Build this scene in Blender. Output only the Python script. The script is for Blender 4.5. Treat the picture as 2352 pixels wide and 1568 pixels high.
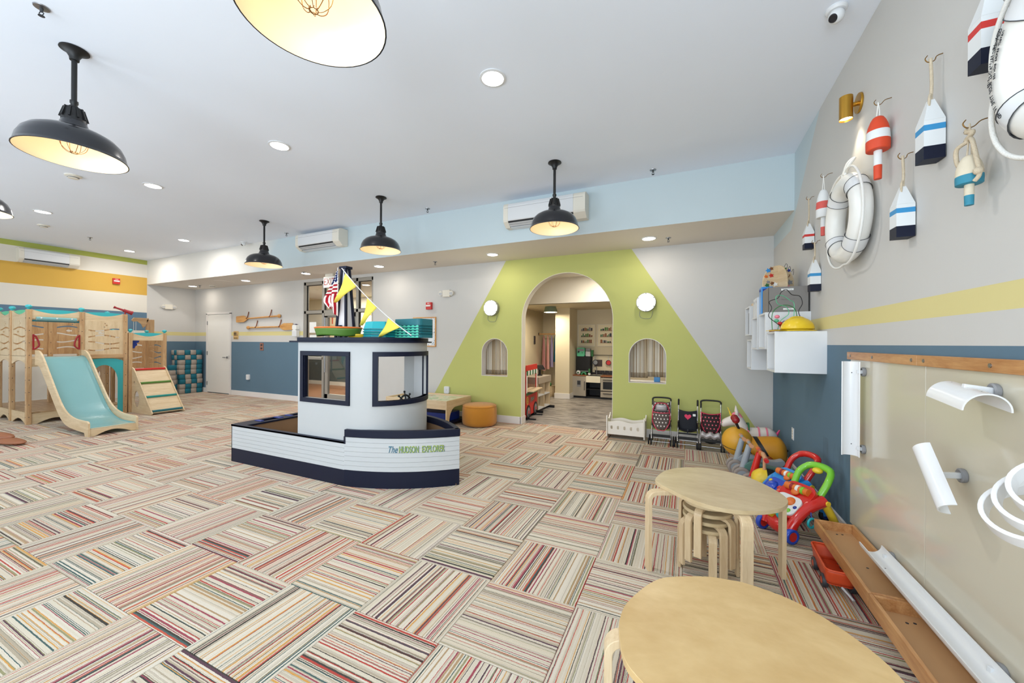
import bpy, math, random
import bmesh
from mathutils import Vector, Matrix, Quaternion
from mathutils.geometry import tessellate_polygon
random.seed(11)
for o in list(bpy.data.objects): bpy.data.objects.remove(o)
S = bpy.context.scene; C = S.collection
PI = math.pi
# ---------------------------------------------------------------- camera, world, exposure
XR, YB, YS, XL, ZC, ZS, YF = 1.017, 5.90, 4.865, -12.29, 3.368, 2.772, -2.4
CAMH, YAW, ROLL, FPX = 1.36, 0.43, 0.006, 876.0
cam = bpy.data.cameras.new('camera'); co = bpy.data.objects.new('camera', cam); C.objects.link(co)
cf = Vector((-math.sin(YAW), math.cos(YAW), 0)); cr = Vector((math.cos(YAW), math.sin(YAW), 0)); cu = Vector((0, 0, 1))
r2 = cr * math.cos(ROLL) + cu * math.sin(ROLL); u2 = cu * math.cos(ROLL) - cr * math.sin(ROLL)
mw = Matrix((r2, u2, -cf)).transposed().to_4x4(); mw.translation = (0, 0, CAMH); co.matrix_world = mw
cam.sensor_fit = 'HORIZONTAL'; cam.sensor_width = 36.0; cam.lens = FPX / 2352 * 36.0; cam.shift_y = 4 / 2352.0
cam.clip_start = 0.05; cam.clip_end = 100
S.camera = co
vs = S.view_settings; vs.view_transform = 'Standard'; vs.look = 'None'; vs.gamma = 1.0; vs.exposure = 0.34; vs.use_curve_mapping = False
W = bpy.data.worlds.new('World'); S.world = W; W.use_nodes = True
bg = W.node_tree.nodes['Background']; bg.inputs[0].default_value = (0.80, 0.90, 1.0, 1); bg.inputs[1].default_value = 0.9
def area(name, loc, rot, sx, sy, power, col, parent=None, shape='RECTANGLE', spread=PI):
    l = bpy.data.lights.new(name, 'AREA'); l.shape = shape; l.size = sx; l.size_y = sy; l.energy = power; l.color = col; l.spread = spread
    o = bpy.data.objects.new(name, l); C.objects.link(o); o.location = loc; o.rotation_euler = rot
    if parent: o.parent = parent
    return o
# daylight coming in through the tall windows of the wall behind the camera
DAY = (0.80, 0.91, 1.0)
WINDOWS = [(-11.2, -8.6), (-7.6, -5.0), (-4.0, -1.4), (-0.95, 0.75)]
for k, (xa, xb) in enumerate(WINDOWS):
    area('window_daylight', ((xa + xb) / 2, YF + 0.02 + 0.40, 1.55), (PI / 2 + 0.58, 0, 0), xb - xa, 2.0, (22, 26, 32, 52)[k] * (xb - xa), DAY)
# ---------------------------------------------------------------- materials
def lin(c):
    r = []
    for v in c[:3]:
        v /= 255.0
        r.append(v / 12.92 if v <= 0.04045 else ((v + 0.055) / 1.055) ** 2.4)
    return (*r, 1.0)
class NT:
    def __init__(s, m): s.t = m.node_tree; s.n = s.t.nodes; s.l = s.t.links
    def add(s, typ, **kw):
        n = s.n.new(typ)
        for k, v in kw.items():
            if k.startswith('i_'):
                n.inputs[int(k[2:]) if k[2:].isdigit() else k[2:]].default_value = v
            else: setattr(n, k, v)
        return n
    def link(s, a, b): s.l.new(a, b)
    def math(s, op, a, b=None, c=None, clamp=False):
        n = s.n.new('ShaderNodeMath'); n.operation = op; n.use_clamp = clamp
        for i, v in enumerate((a, b, c)):
            if v is None: continue
            if isinstance(v, (int, float)): n.inputs[i].default_value = v
            else: s.l.new(v, n.inputs[i])
        return n.outputs[0]
    def mix(s, f, a, b, mode='MIX'):
        n = s.n.new('ShaderNodeMix'); n.data_type = 'RGBA'; n.blend_type = mode
        for i, v in ((0, f), (6, a), (7, b)):
            if isinstance(v, (int, float)): n.inputs[i].default_value = v
            elif isinstance(v, tuple): n.inputs[i].default_value = v
            else: s.l.new(v, n.inputs[i])
        return n.outputs[2]
    def ramp(s, fac, stops, interp='CONSTANT'):
        n = s.n.new('ShaderNodeValToRGB'); cr = n.color_ramp; cr.interpolation = interp
        while len(cr.elements) > 1: cr.elements.remove(cr.elements[-1])
        cr.elements[0].position = stops[0][0]; cr.elements[0].color = stops[0][1]
        for p, c in stops[1:]:
            e = cr.elements.new(p); e.color = c
        if fac is not None: s.l.new(fac, n.inputs[0])
        return n.outputs[0]
MATS = {}
def newmat(name, rough=0.6, metal=0.0, spec=0.5):
    m = bpy.data.materials.new(name); m.use_nodes = True; t = NT(m); b = t.n['Principled BSDF']
    b.inputs['Roughness'].default_value = rough; b.inputs['Metallic'].default_value = metal
    b.inputs['Specular IOR Level'].default_value = spec
    MATS[name] = m
    return m, t, b
def M(name, col, rough=0.6, metal=0.0, var=0.06, vs=3.0, bump=0.0, bs=120.0, spec=0.5, coat=0.0, alpha=None, sheen=0):
    if name in MATS: return MATS[name]
    m, t, b = newmat(name, rough, metal, spec)
    c = lin(col)
    tc = t.add('ShaderNodeTexCoord')
    if var > 0:
        nz = t.add('ShaderNodeTexNoise'); nz.inputs['Scale'].default_value = vs; nz.inputs['Detail'].default_value = 4
        t.link(tc.outputs['Object'], nz.inputs['Vector'])
        f = t.math('MULTIPLY_ADD', nz.outputs[0], 2 * var, 1 - var)
        col2 = t.mix(1.0, c, f, 'MULTIPLY'); t.link(col2, b.inputs['Base Color'])
    else: b.inputs['Base Color'].default_value = c
    if bump > 0:
        n2 = t.add('ShaderNodeTexNoise'); n2.inputs['Scale'].default_value = bs; n2.inputs['Detail'].default_value = 3
        t.link(tc.outputs['Object'], n2.inputs['Vector'])
        bp = t.add('ShaderNodeBump'); bp.inputs['Strength'].default_value = bump; bp.inputs['Distance'].default_value = 0.004
        t.link(n2.outputs[0], bp.inputs['Height']); t.link(bp.outputs[0], b.inputs['Normal'])
    if coat: b.inputs['Coat Weight'].default_value = coat; b.inputs['Coat Roughness'].default_value = 0.08
    if sheen: b.inputs['Sheen Weight'].default_value = sheen
    if alpha is not None: b.inputs['Alpha'].default_value = alpha
    return m
def emis(name, col, strength):
    m = bpy.data.materials.new(name); m.use_nodes = True; t = NT(m); b = t.n['Principled BSDF']
    b.inputs['Base Color'].default_value = (0.8, 0.8, 0.8, 1)
    b.inputs['Emission Color'].default_value = lin(col); b.inputs['Emission Strength'].default_value = strength
    MATS[name] = m; return m
def wood(name, c1, c2, axis='X', scale=1.0, rough=0.45, coat=0.15, stretch=9.0):
    if name in MATS: return MATS[name]
    m, t, b = newmat(name, rough)
    tc = t.add('ShaderNodeTexCoord'); mp = t.add('ShaderNodeMapping'); t.link(tc.outputs['Object'], mp.inputs[0])
    s = {'X': (1, stretch, stretch), 'Y': (stretch, 1, stretch), 'Z': (stretch, stretch, 1)}[axis]
    mp.inputs['Scale'].default_value = tuple(v * scale for v in s)
    nz = t.add('ShaderNodeTexNoise'); nz.inputs['Scale'].default_value = 2.2; nz.inputs['Detail'].default_value = 7; nz.inputs['Roughness'].default_value = 0.62; nz.inputs['Distortion'].default_value = 0.6
    t.link(mp.outputs[0], nz.inputs['Vector'])
    n2 = t.add('ShaderNodeTexNoise'); n2.inputs['Scale'].default_value = 16; n2.inputs['Detail'].default_value = 3
    t.link(mp.outputs[0], n2.inputs['Vector'])
    f = t.math('MULTIPLY_ADD', n2.outputs[0], 0.35, nz.outputs[0])
    cc = t.ramp(f, [(0.45, lin(c1)), (0.85, lin(c2))], 'LINEAR')
    t.link(cc, b.inputs['Base Color'])
    b.inputs['Coat Weight'].default_value = coat; b.inputs['Coat Roughness'].default_value = 0.25
    return m
# ---------------------------------------------------------------- mesh builder
class MB:
    def __init__(s): s.v = []; s.f = []
    def add(s, vs, fs, mx=None):
        o = len(s.v)
        for p in vs:
            p = Vector(p); s.v.append(mx @ p if mx is not None else p)
        for f in fs: s.f.append([i + o for i in f])
        return s
    def box(s, x0, x1, y0, y1, z0, z1, mx=None):
        return s.add([(x0, y0, z0), (x1, y0, z0), (x1, y1, z0), (x0, y1, z0), (x0, y0, z1), (x1, y0, z1), (x1, y1, z1), (x0, y1, z1)],
                     [(0, 3, 2, 1), (4, 5, 6, 7), (0, 1, 5, 4), (1, 2, 6, 5), (2, 3, 7, 6), (3, 0, 4, 7)], mx)
    def bar(s, p0, p1, w, h, up=(0, 0, 1)):
        p0 = Vector(p0); p1 = Vector(p1); d = (p1 - p0); L = d.length; d.normalize(); up = Vector(up)
        a = d.cross(up)
        if a.length < 1e-4: a = d.cross(Vector((1, 0, 0)))
        a.normalize(); b = a.cross(d); mx = Matrix((a, b, d)).transposed().to_4x4(); mx.translation = p0
        return s.box(-w / 2, w / 2, -h / 2, h / 2, 0, L, mx)
    def cyl(s, p0, p1, r0, r1=None, n=16, caps=True):
        if r1 is None: r1 = r0
        p0 = Vector(p0); p1 = Vector(p1); d = (p1 - p0).normalized()
        a = d.cross(Vector((0, 0, 1)))
        if a.length < 1e-4: a = Vector((1, 0, 0))
        a.normalize(); b = d.cross(a); vs = []; fs = []
        for k in range(n):
            t = 2 * PI * k / n; w = a * math.cos(t) + b * math.sin(t)
            vs += [p0 + w * r0, p1 + w * r1]
        for k in range(n):
            j = (k + 1) % n; fs.append((2 * k, 2 * j, 2 * j + 1, 2 * k + 1))
        if caps: fs += [tuple(2 * k for k in range(n))[::-1], tuple(2 * k + 1 for k in range(n))]
        return s.add(vs, fs)
    def tube(s, pts, r, n=8, closed=False, caps=True):
        pts = [Vector(p) for p in pts]; N = len(pts); rs = r if isinstance(r, (list, tuple)) else [r] * N
        up = None; vs = []; fs = []
        for i, p in enumerate(pts):
            if closed: d = pts[(i + 1) % N] - pts[i - 1]
            else: d = pts[min(i + 1, N - 1)] - pts[max(i - 1, 0)]
            d.normalize()
            if up is None:
                up = d.cross(Vector((0, 0, 1)))
                if up.length < 1e-3: up = d.cross(Vector((1, 0, 0)))
            up = (up - d * up.dot(d)); up.normalize(); b = d.cross(up)
            for k in range(n):
                t = 2 * PI * k / n; vs.append(p + (up * math.cos(t) + b * math.sin(t)) * rs[i])
        for i in range(N if closed else N - 1):
            for k in range(n):
                j = (k + 1) % n; a = i * n; c = ((i + 1) % N) * n
                fs.append((a + k, a + j, c + j, c + k))
        if caps and not closed: fs += [tuple(range(n))[::-1], tuple((N - 1) * n + k for k in range(n))]
        return s.add(vs, fs)
    def lathe(s, prof, n=24, mx=None, close=False):
        vs = []; fs = []; L = len(prof)
        for k in range(n):
            t = 2 * PI * k / n
            for r, z in prof: vs.append((r * math.cos(t), r * math.sin(t), z))
        for k in range(n):
            j = (k + 1) % n
            for i in range(L if close else L - 1):
                i2 = (i + 1) % L
                fs.append((k * L + i, j * L + i, j * L + i2, k * L + i2))
        return s.add(vs, fs, mx)
    def ell(s, c, r, n=18, m=10, mx=None):
        c = Vector(c); r = (r, r, r) if isinstance(r, (int, float)) else r
        vs = [(c.x, c.y, c.z - r[2])]; fs = []
        for i in range(1, m):
            ph = -PI / 2 + PI * i / m
            for k in range(n):
                t = 2 * PI * k / n
                vs.append((c.x + r[0] * math.cos(ph) * math.cos(t), c.y + r[1] * math.cos(ph) * math.sin(t), c.z + r[2] * math.sin(ph)))
        vs.append((c.x, c.y, c.z + r[2])); T = len(vs) - 1
        for k in range(n):
            j = (k + 1) % n; fs.append((0, 1 + j, 1 + k)); fs.append((T, T - n + k, T - n + j))
            for i in range(m - 2): fs.append((1 + i * n + k, 1 + i * n + j, 1 + (i + 1) * n + j, 1 + (i + 1) * n + k))
        return s.add(vs, fs, mx)
    def shape(s, loops, t, mx=None):
        """plate in local xy, thickness along local z from 0 to t; loops[0] outer, others holes"""
        pls = [[Vector((p[0], p[1], 0)) for p in L] for L in loops]
        tris = tessellate_polygon(pls); flat = [p for L in pls for p in L]; n = len(flat)
        vs = [(p.x, p.y, 0) for p in flat] + [(p.x, p.y, t) for p in flat]
        fs = [tuple(tr) for tr in tris] + [tuple(i + n for i in tr[::-1]) for tr in tris]
        o = 0
        for L in pls:
            m = len(L)
            for k in range(m):
                j = (k + 1) % m; fs.append((o + k, o + j, o + j + n, o + k + n))
            o += m
        return s.add(vs, fs, mx)
    def grid(s, fn, nu, nv, closeu=False):
        vs = [fn(i / (nu if closeu else nu - 1), j / (nv - 1)) for i in range(nu) for j in range(nv)]; fs = []
        for i in range(nu if closeu else nu - 1):
            i2 = (i + 1) % nu
            for j in range(nv - 1): fs.append((i * nv + j, i2 * nv + j, i2 * nv + j + 1, i * nv + j + 1))
        return s.add(vs, fs)
    def build(s, name, mat, parent=None, loc=None, rot=None, smooth=None, bevel=0, seg=2, subsurf=0, solid=0, kind=None):
        me = bpy.data.meshes.new(name); me.from_pydata([tuple(v) for v in s.v], [], s.f)
        b = bmesh.new(); b.from_mesh(me); bmesh.ops.recalc_face_normals(b, faces=b.faces); b.to_mesh(me); b.free()
        mat = mat if isinstance(mat, bpy.types.Material) else MATS[mat]
        me.materials.append(mat)
        if smooth is not None:
            for p in me.polygons: p.use_smooth = True
            if smooth < 180: me.set_sharp_from_angle(angle=math.radians(smooth))
        o = bpy.data.objects.new(name, me); C.objects.link(o)
        if parent is not None: o.parent = parent
        if loc is not None: o.location = loc
        if rot is not None: o.rotation_euler = rot
        if solid:
            md = o.modifiers.new('s', 'SOLIDIFY'); md.thickness = solid; md.offset = 0
        if bevel:
            md = o.modifiers.new('b', 'BEVEL'); md.width = bevel; md.segments = seg; md.limit_method = 'ANGLE'; md.angle_limit = math.radians(40)
        if subsurf:
            md = o.modifiers.new('u', 'SUBSURF'); md.levels = subsurf; md.render_levels = subsurf
        if kind: o['kind'] = kind
        return o
def mx_plane(origin, ux, uy):
    ux = Vector(ux).normalized(); uy = Vector(uy).normalized(); un = ux.cross(uy)
    m = Matrix((ux, uy, un)).transposed().to_4x4(); m.translation = Vector(origin); return m
def thing(name, label, cat, loc=(0, 0, 0), rz=0, group=None):
    o = bpy.data.objects.new(name, None); C.objects.link(o); o.location = loc; o.rotation_euler = (0, 0, rz); o.empty_display_size = 0.1
    return tag(o, label, cat, group)
def tag(o, label, cat, group=None):
    o['label'] = label; o['category'] = cat
    if group: o['group'] = group
    return o
def struct(o): o['kind'] = 'structure'; return o
def copy_tree(o, loc=None, rz=None, label=None, parent=None, group=None):
    c = o.copy(); C.objects.link(c)
    if parent is not None: c.parent = parent
    if loc is not None: c.location = loc
    if rz is not None: c.rotation_euler = (0, 0, rz)
    if label: c['label'] = label
    if group: c['group'] = group
    for ch in list(o.children): copy_tree(ch, parent=c)
    return c
def text(name, body, size, mat, parent, mx, ext=0.001, align='CENTER', shear=0.0, sx=1.0, bold=0.0):
    cu_ = bpy.data.curves.new(name, 'FONT'); cu_.body = body; cu_.size = size; cu_.extrude = ext; cu_.align_x = align; cu_.align_y = 'CENTER'; cu_.shear = shear; cu_.offset = bold; cu_.resolution_u = 3
    tmp = bpy.data.objects.new(name, cu_); C.objects.link(tmp)
    dg = bpy.context.evaluated_depsgraph_get(); me = bpy.data.meshes.new_from_object(tmp.evaluated_get(dg))
    bpy.data.objects.remove(tmp); bpy.data.curves.remove(cu_)
    me.transform(Matrix.Diagonal((sx, 1, 1, 1))); me.transform(mx); me.materials.clear(); me.materials.append(MATS[mat] if isinstance(mat, str) else mat)
    o = bpy.data.objects.new(name, me); C.objects.link(o)
    if parent is not None: o.parent = parent
    return o
def rrect(x0, x1, y0, y1, r, n=5):
    out = []
    for cx, cy, a in ((x1 - r, y1 - r, 0), (x0 + r, y1 - r, 90), (x0 + r, y0 + r, 180), (x1 - r, y0 + r, 270)):
        for k in range(n + 1):
            t = math.radians(a + 90 * k / n); out.append((cx + r * math.cos(t), cy + r * math.sin(t)))
    return out
def circ(cx, cy, r, n=20, ry=None): return [(cx + r * math.cos(2 * PI * k / n), cy + (ry or r) * math.sin(2 * PI * k / n)) for k in range(n)]
def spline(pts, n=6, closed=False):
    pts = [Vector(p) for p in pts]; N = len(pts); out = []
    R = range(N) if closed else range(N - 1)
    for i in R:
        p0, p1, p2, p3 = (pts[(i - 1) % N], pts[i], pts[(i + 1) % N], pts[(i + 2) % N]) if closed else (pts[max(i - 1, 0)], pts[i], pts[i + 1], pts[min(i + 2, N - 1)])
        for k in range(n):
            t = k / n
            out.append(0.5 * ((2 * p1) + (p2 - p0) * t + (2 * p0 - 5 * p1 + 4 * p2 - p3) * t * t + (3 * p1 - p0 - 3 * p2 + p3) * t ** 3))
    if not closed: out.append(pts[-1])
    return out
def Rz(a): return Matrix.Rotation(a, 4, 'Z')
def Rx(a): return Matrix.Rotation(a, 4, 'X')
def Ry(a): return Matrix.Rotation(a, 4, 'Y')
def T(x, y, z): return Matrix.Translation((x, y, z))
# ---------------------------------------------------------------- shared materials
M('white_paint', (232, 230, 224), 0.55, var=0.02); M('trim_white', (228, 224, 220), 0.4, var=0.03)
M('ceiling_paint', (234, 240, 250), 0.8, var=0.01); M('soffit_under', (224, 216, 206), 0.75, var=0.01)
M('gloss_white', (222, 223, 224), 0.25, var=0.02); M('offwhite', (226, 220, 206), 0.5, var=0.03)
M('black', (18, 18, 19), 0.5, var=0.1); M('black_gloss', (22, 24, 30), 0.22, var=0.05, coat=0.3); M('navy', (10, 18, 42), 0.5, var=0.08, spec=0.3)
M('dark_gray', (52, 54, 58), 0.5); M('gray', (140, 140, 142), 0.5); M('light_gray', (190, 190, 190), 0.5)
M('chrome', (210, 210, 212), 0.2, 1.0, var=0.02); M('steel', (160, 160, 162), 0.35, 1.0, var=0.05); M('alu', (172, 168, 160), 0.45, 0.6, var=0.03)
M('hook_brass', (140, 104, 52), 0.4, 0.8); M('brass', (196, 150, 62), 0.33, 0.9, var=0.04); M('red', (200, 44, 38), 0.4, var=0.05); M('dark_red', (150, 26, 34), 0.35); M('red_gloss', (206, 36, 30), 0.22, var=0.03, coat=0.4)
M('teal', (60, 176, 182), 0.4, var=0.04); M('slide_blue', (124, 172, 174), 0.22, var=0.04, coat=0.35); M('teal_dark', (24, 104, 114), 0.5); M('teal_plastic', (22, 160, 170), 0.35, var=0.04)
M('green', (40, 130, 60), 0.4); M('green_gloss', (120, 196, 50), 0.25, coat=0.4, var=0.03); M('mint', (98, 196, 150), 0.4); M('leaf', (48, 110, 62), 0.5); M('olive_green', (86, 128, 50), 0.45)
M('yellow', (232, 196, 48), 0.35, var=0.04); M('helmet_yellow', (232, 196, 36), 0.28, var=0.04, coat=0.3); M('orange', (222, 112, 40), 0.35); M('wagon_orange', (212, 76, 36), 0.38, var=0.04)
M('blue_gloss', (24, 72, 190), 0.25, coat=0.4); M('sky_blue', (40, 140, 214), 0.28, coat=0.3); M('deep_blue', (22, 50, 140), 0.35); M('buoy_blue', (52, 142, 196), 0.5); M('pink', (240, 130, 150), 0.4); M('hot_pink', (226, 60, 120), 0.4)
M('rope', (206, 190, 164), 0.9, var=0.15, vs=60, bump=0.8, bs=250); M('rope_white', (232, 230, 224), 0.85, var=0.06, vs=60, bump=0.6, bs=250)
M('worn_white', (232, 230, 224), 0.35, var=0.05, vs=12); M('rubber', (30, 30, 32), 0.8)
wood('birch', (226, 204, 168), (204, 176, 136), 'Z'); wood('birch_x', (226, 204, 168), (204, 176, 136), 'X'); wood('birch_y', (226, 204, 168), (204, 176, 136), 'Y')
wood('pine', (208, 174, 130), (176, 136, 94), 'Z'); wood('pine_x', (208, 174, 130), (176, 136, 94), 'X'); wood('pine_y', (208, 174, 130), (176, 136, 94), 'Y')
wood('tabletop', (218, 186, 132), (196, 160, 104), 'X', 0.9, 0.32, 0.3, 1.6); wood('tabletop_pale', (214, 194, 156), (192, 168, 128), 'X', 0.9, 0.32, 0.3, 2.2)
wood('maple', (206, 156, 102), (166, 110, 62), 'Y', 1.0, 0.4); wood('oak', (222, 172, 104), (190, 130, 66), 'X', 1.3); wood('oak_dark', (150, 92, 48), (110, 62, 30), 'X', 1.3)
# ================================================================ PAINTED WALLS
WHITE_P = (202, 200, 196); BLUE_P = (94, 120, 138); GREEN_P = (188, 190, 114); ORANGE_P = (214, 170, 78); SKY_P = (196, 209, 213); STRIPE_P = (216, 204, 144)
def wall_mat(name, base, layers, rough=0.75):
    """layers: list of (function(t, x, y, z) -> mask socket, colour); all are paint edges fixed in the room"""
    m, t, b = newmat(name, rough, 0, 0.3)
    g = t.add('ShaderNodeNewGeometry'); sp = t.add('ShaderNodeSeparateXYZ'); t.link(g.outputs['Position'], sp.inputs[0])
    x, y, z = sp.outputs
    col = lin(base)
    for fn, c in layers: col = t.mix(fn(t, x, y, z), col, lin(c))
    nz = t.add('ShaderNodeTexNoise'); nz.inputs['Scale'].default_value = 1.3; nz.inputs['Detail'].default_value = 5
    t.link(g.outputs['Position'], nz.inputs['Vector'])
    col = t.mix(1.0, col, t.math('MULTIPLY_ADD', nz.outputs[0], 0.08, 0.96), 'MULTIPLY')
    t.link(col, b.inputs['Base Color'])
    n2 = t.add('ShaderNodeTexNoise'); n2.inputs['Scale'].default_value = 180; t.link(g.outputs['Position'], n2.inputs['Vector'])
    bp = t.add('ShaderNodeBump'); bp.inputs['Strength'].default_value = 0.06; bp.inputs['Distance'].default_value = 0.003
    t.link(n2.outputs[0], bp.inputs['Height']); t.link(bp.outputs[0], b.inputs['Normal'])
    return m
def band(a, lo, hi):
    def f(t, x, y, z):
        v = {'x': x, 'y': y, 'z': z}[a]
        return t.math('MULTIPLY', t.math('GREATER_THAN', v, lo), t.math('LESS_THAN', v, hi))
    return f
def wedge(t, x, y, z):   # sky-blue paint running from the soffit onto the right wall up to a slanted edge
    e = t.math('MULTIPLY_ADD', z, 1.255, y)
    return t.math('MULTIPLY', t.math('GREATER_THAN', e, 4.79 + 1.255 * 2.768), t.math('GREATER_THAN', z, 2.60))
def scuff(t, x, y, z):   # dark rub marks low on the blue paint beside the trays
    cx = t.add('ShaderNodeCombineXYZ'); t.link(t.math('MULTIPLY', y, 9.0), cx.inputs[1]); t.link(t.math('MULTIPLY', z, 3.0), cx.inputs[2])
    nz = t.add('ShaderNodeTexNoise'); nz.inputs['Scale'].default_value = 1.0; nz.inputs['Detail'].default_value = 6; t.link(cx.outputs[0], nz.inputs['Vector'])
    a = t.math('MULTIPLY', t.math('LESS_THAN', y, 3.9), t.math('LESS_THAN', z, 0.62))
    return t.math('MULTIPLY', a, t.math('MULTIPLY', t.math('SUBTRACT', nz.outputs[0], 0.5, clamp=True), 1.6, clamp=True))
wall_mat('paint_right', WHITE_P, [(band('z', 1.488, 1.586), STRIPE_P), (band('z', -1, 1.361), BLUE_P), (wedge, SKY_P), (scuff, (60, 66, 70))])
def green_mask(t, x, y, z):
    l = t.math('GREATER_THAN', t.math('MULTIPLY_ADD', z, -0.6234, x), -4.289 - 0.429 * 0.6234)
    r = t.math('LESS_THAN', t.math('MULTIPLY_ADD', z, 0.6314, x), 0.835 + 0.252 * 0.6314)
    return t.math('MULTIPLY', t.math('MULTIPLY', l, r), t.math('LESS_THAN', y, YB + 0.14))
def leftpart(lo, hi):
    def f(t, x, y, z): return t.math('MULTIPLY', band('z', lo, hi)(t, x, y, z), t.math('LESS_THAN', x, -7.93))
    return f
wall_mat('paint_back', WHITE_P, [(green_mask, GREEN_P), (leftpart(1.511, 1.605), STRIPE_P), (leftpart(-1, 1.356), BLUE_P)])
wall_mat('paint_alcove', WHITE_P, [(band('z', 1.511, 1.605), STRIPE_P), (band('z', -1, 1.356), BLUE_P)])
wall_mat('paint_left', (226, 220, 208), [(band('z', 3.262, 4), (176, 182, 90)), (band('z', 2.50, 2.938), ORANGE_P), (band('z', 1.62, 2.068), (96, 124, 146))])
def soft_sky(t, x, y, z): return t.math('MULTIPLY_ADD', t.math('MULTIPLY_ADD', z, -0.9, x), 2.2, 23.5, clamp=True)
wall_mat('paint_soffit', (222, 219, 212), [(soft_sky, SKY_P)])
wall_mat('paint_front', WHITE_P, []); wall_mat('paint_kitchen', (212, 200, 172), []); wall_mat('paint_lobby', (222, 214, 196), [(band('z', -1, 1.25), (66, 80, 84)), (band('z', -1, 0.12), (214, 208, 196))]); wall_mat('paint_bulkhead', (232, 226, 212), [])
def sbox(name, mat, *b): return struct(MB().box(*b).build(name, mat))
sbox('wall_right', 'paint_right', XR, XR + 0.12, YF - 0.12, YB + 0.15, -0.1, ZC + 0.1)
sbox('wall_left', 'paint_left', XL - 0.12, XL, YF - 0.12, YS, -0.1, ZC + 0.1)
sbox('wall_alcove', 'paint_alcove', XL - 0.12, XL, YS, YB + 0.15, -0.1, ZC)
sbox('ceiling', 'ceiling_paint', XL - 0.1, XR + 0.1, YF - 0.1, YS + 0.1, ZC, ZC + 0.1)
sbox('wall_soffit', 'paint_soffit', XL, XR, YS, YS + 0.1, ZS + 0.0006, ZC)
sbox('ceiling_soffit', 'soffit_under', XL, XR, YS + 0.001, YB + 0.15, ZS, ZS + 0.1)
ac = [(-1.775 + 0.755 * math.cos(PI - PI * k / 32), 1.742 + 0.755 * math.sin(PI * k / 32)) for k in range(33)]
def arch_loop(x0, x1, z0, zs_, n=20):
    c = (x0 + x1) / 2; r = (x1 - x0) / 2
    return [(x0, z0)] + [(c + r * math.cos(PI - PI * k / n), zs_ + r * math.sin(PI * k / n)) for k in range(n + 1)] + [(x1, z0)]
WL = arch_loop(-3.295, -2.79, 0.787, 1.19); WR = arch_loop(-0.788, -0.268, 0.786, 1.182)
outer = [(XL, 0), (-7.93, 0), (-7.93, 2.71), (-5.835, 2.71), (-5.835, 0), (-2.53, 0)] + ac + [(-1.02, 0), (XR, 0), (XR, ZS + 0.05), (XL, ZS + 0.05)]
wb = struct(MB().shape([outer, WL, WR], 0.15, mx_plane((0, YB + 0.15, 0), (1, 0, 0), (0, 0, 1))).build('wall_back', 'paint_back'))
def lining(name, path, mat='trim_white', w=0.152, th=0.007, closed=False):
    pts = [Vector((p[0], 0, p[1])) for p in path]; n = len(pts); vs = []; fs = []
    for i, p in enumerate(pts):
        a = pts[max(i - 1, 0)]; b = pts[min(i + 1, n - 1)]
        if closed: a = pts[i - 1]; b = pts[(i + 1) % n]
        d = (b - a).normalized(); nn = Vector((d.z, 0, -d.x))
        for q in (p, p + nn * th): vs += [(q.x, YB - 0.001, q.z), (q.x, YB + w, q.z)]
    for i in range(n if closed else n - 1):
        a = i * 4; c = ((i + 1) % n) * 4
        fs += [(a, c, c + 1, a + 1), (a + 2, a + 3, c + 3, c + 2), (a, a + 2, c + 2, c), (a + 1, c + 1, c + 3, a + 3)]
    if not closed: fs += [(0, 1, 3, 2), (4 * n - 4, 4 * n - 2, 4 * n - 1, 4 * n - 3)]
    return struct(MB().add(vs, fs).build(name, mat, smooth=35))
lining('trim_1', [(-2.53, 0.12)] + ac + [(-1.02, 0.12)], 'offwhite')
lining('trim_2', WL, closed=True); lining('trim_3', WR, closed=True)
# wall behind the camera with its tall windows
lo = [(XL, 0), (XR, 0), (XR, ZC), (XL, ZC)]
struct(MB().shape([lo] + [[(a, 0.7), (b, 0.7), (b, 2.8), (a, 2.8)] for a, b in WINDOWS], 0.12, mx_plane((0, YF, 0), (1, 0, 0), (0, 0, 1))).build('wall_front', 'paint_front'))
gm = bpy.data.materials.new('glass'); gm.use_nodes = True; t = NT(gm); MATS['glass'] = gm
t.n.remove(t.n['Principled BSDF']); tr = t.add('ShaderNodeBsdfTransparent'); tr.inputs[0].default_value = (0.93, 0.95, 0.95, 1); gl = t.add('ShaderNodeBsdfGlossy'); gl.inputs['Roughness'].default_value = 0.02
fr = t.add('ShaderNodeLayerWeight'); fr.inputs[0].default_value = 0.5; mixs = t.add('ShaderNodeMixShader'); t.link(t.math('MULTIPLY_ADD', t.math('POWER', fr.outputs['Facing'], 4.0), 0.6, 0.06), mixs.inputs[0]); t.link(tr.outputs[0], mixs.inputs[1]); t.link(gl.outputs[0], mixs.inputs[2]); t.link(mixs.outputs[0], t.n['Material Output'].inputs[0])
for k, (a, b) in enumerate(WINDOWS):
    f = MB()
    for x in (a + 0.03, (a + b) / 2, b - 0.03): f.box(x - 0.03, x + 0.03, YF - 0.1, YF - 0.04, 0.7, 2.8)
    for z in (0.73, 2.77): f.box(a, b, YF - 0.1, YF - 0.04, z - 0.03, z + 0.03)
    w = struct(f.build('window_%d' % (k + 1), 'alu')); MB().box(a, b, YF - 0.075, YF - 0.069, 0.7, 2.8).build('pane', 'glass', w)
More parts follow.
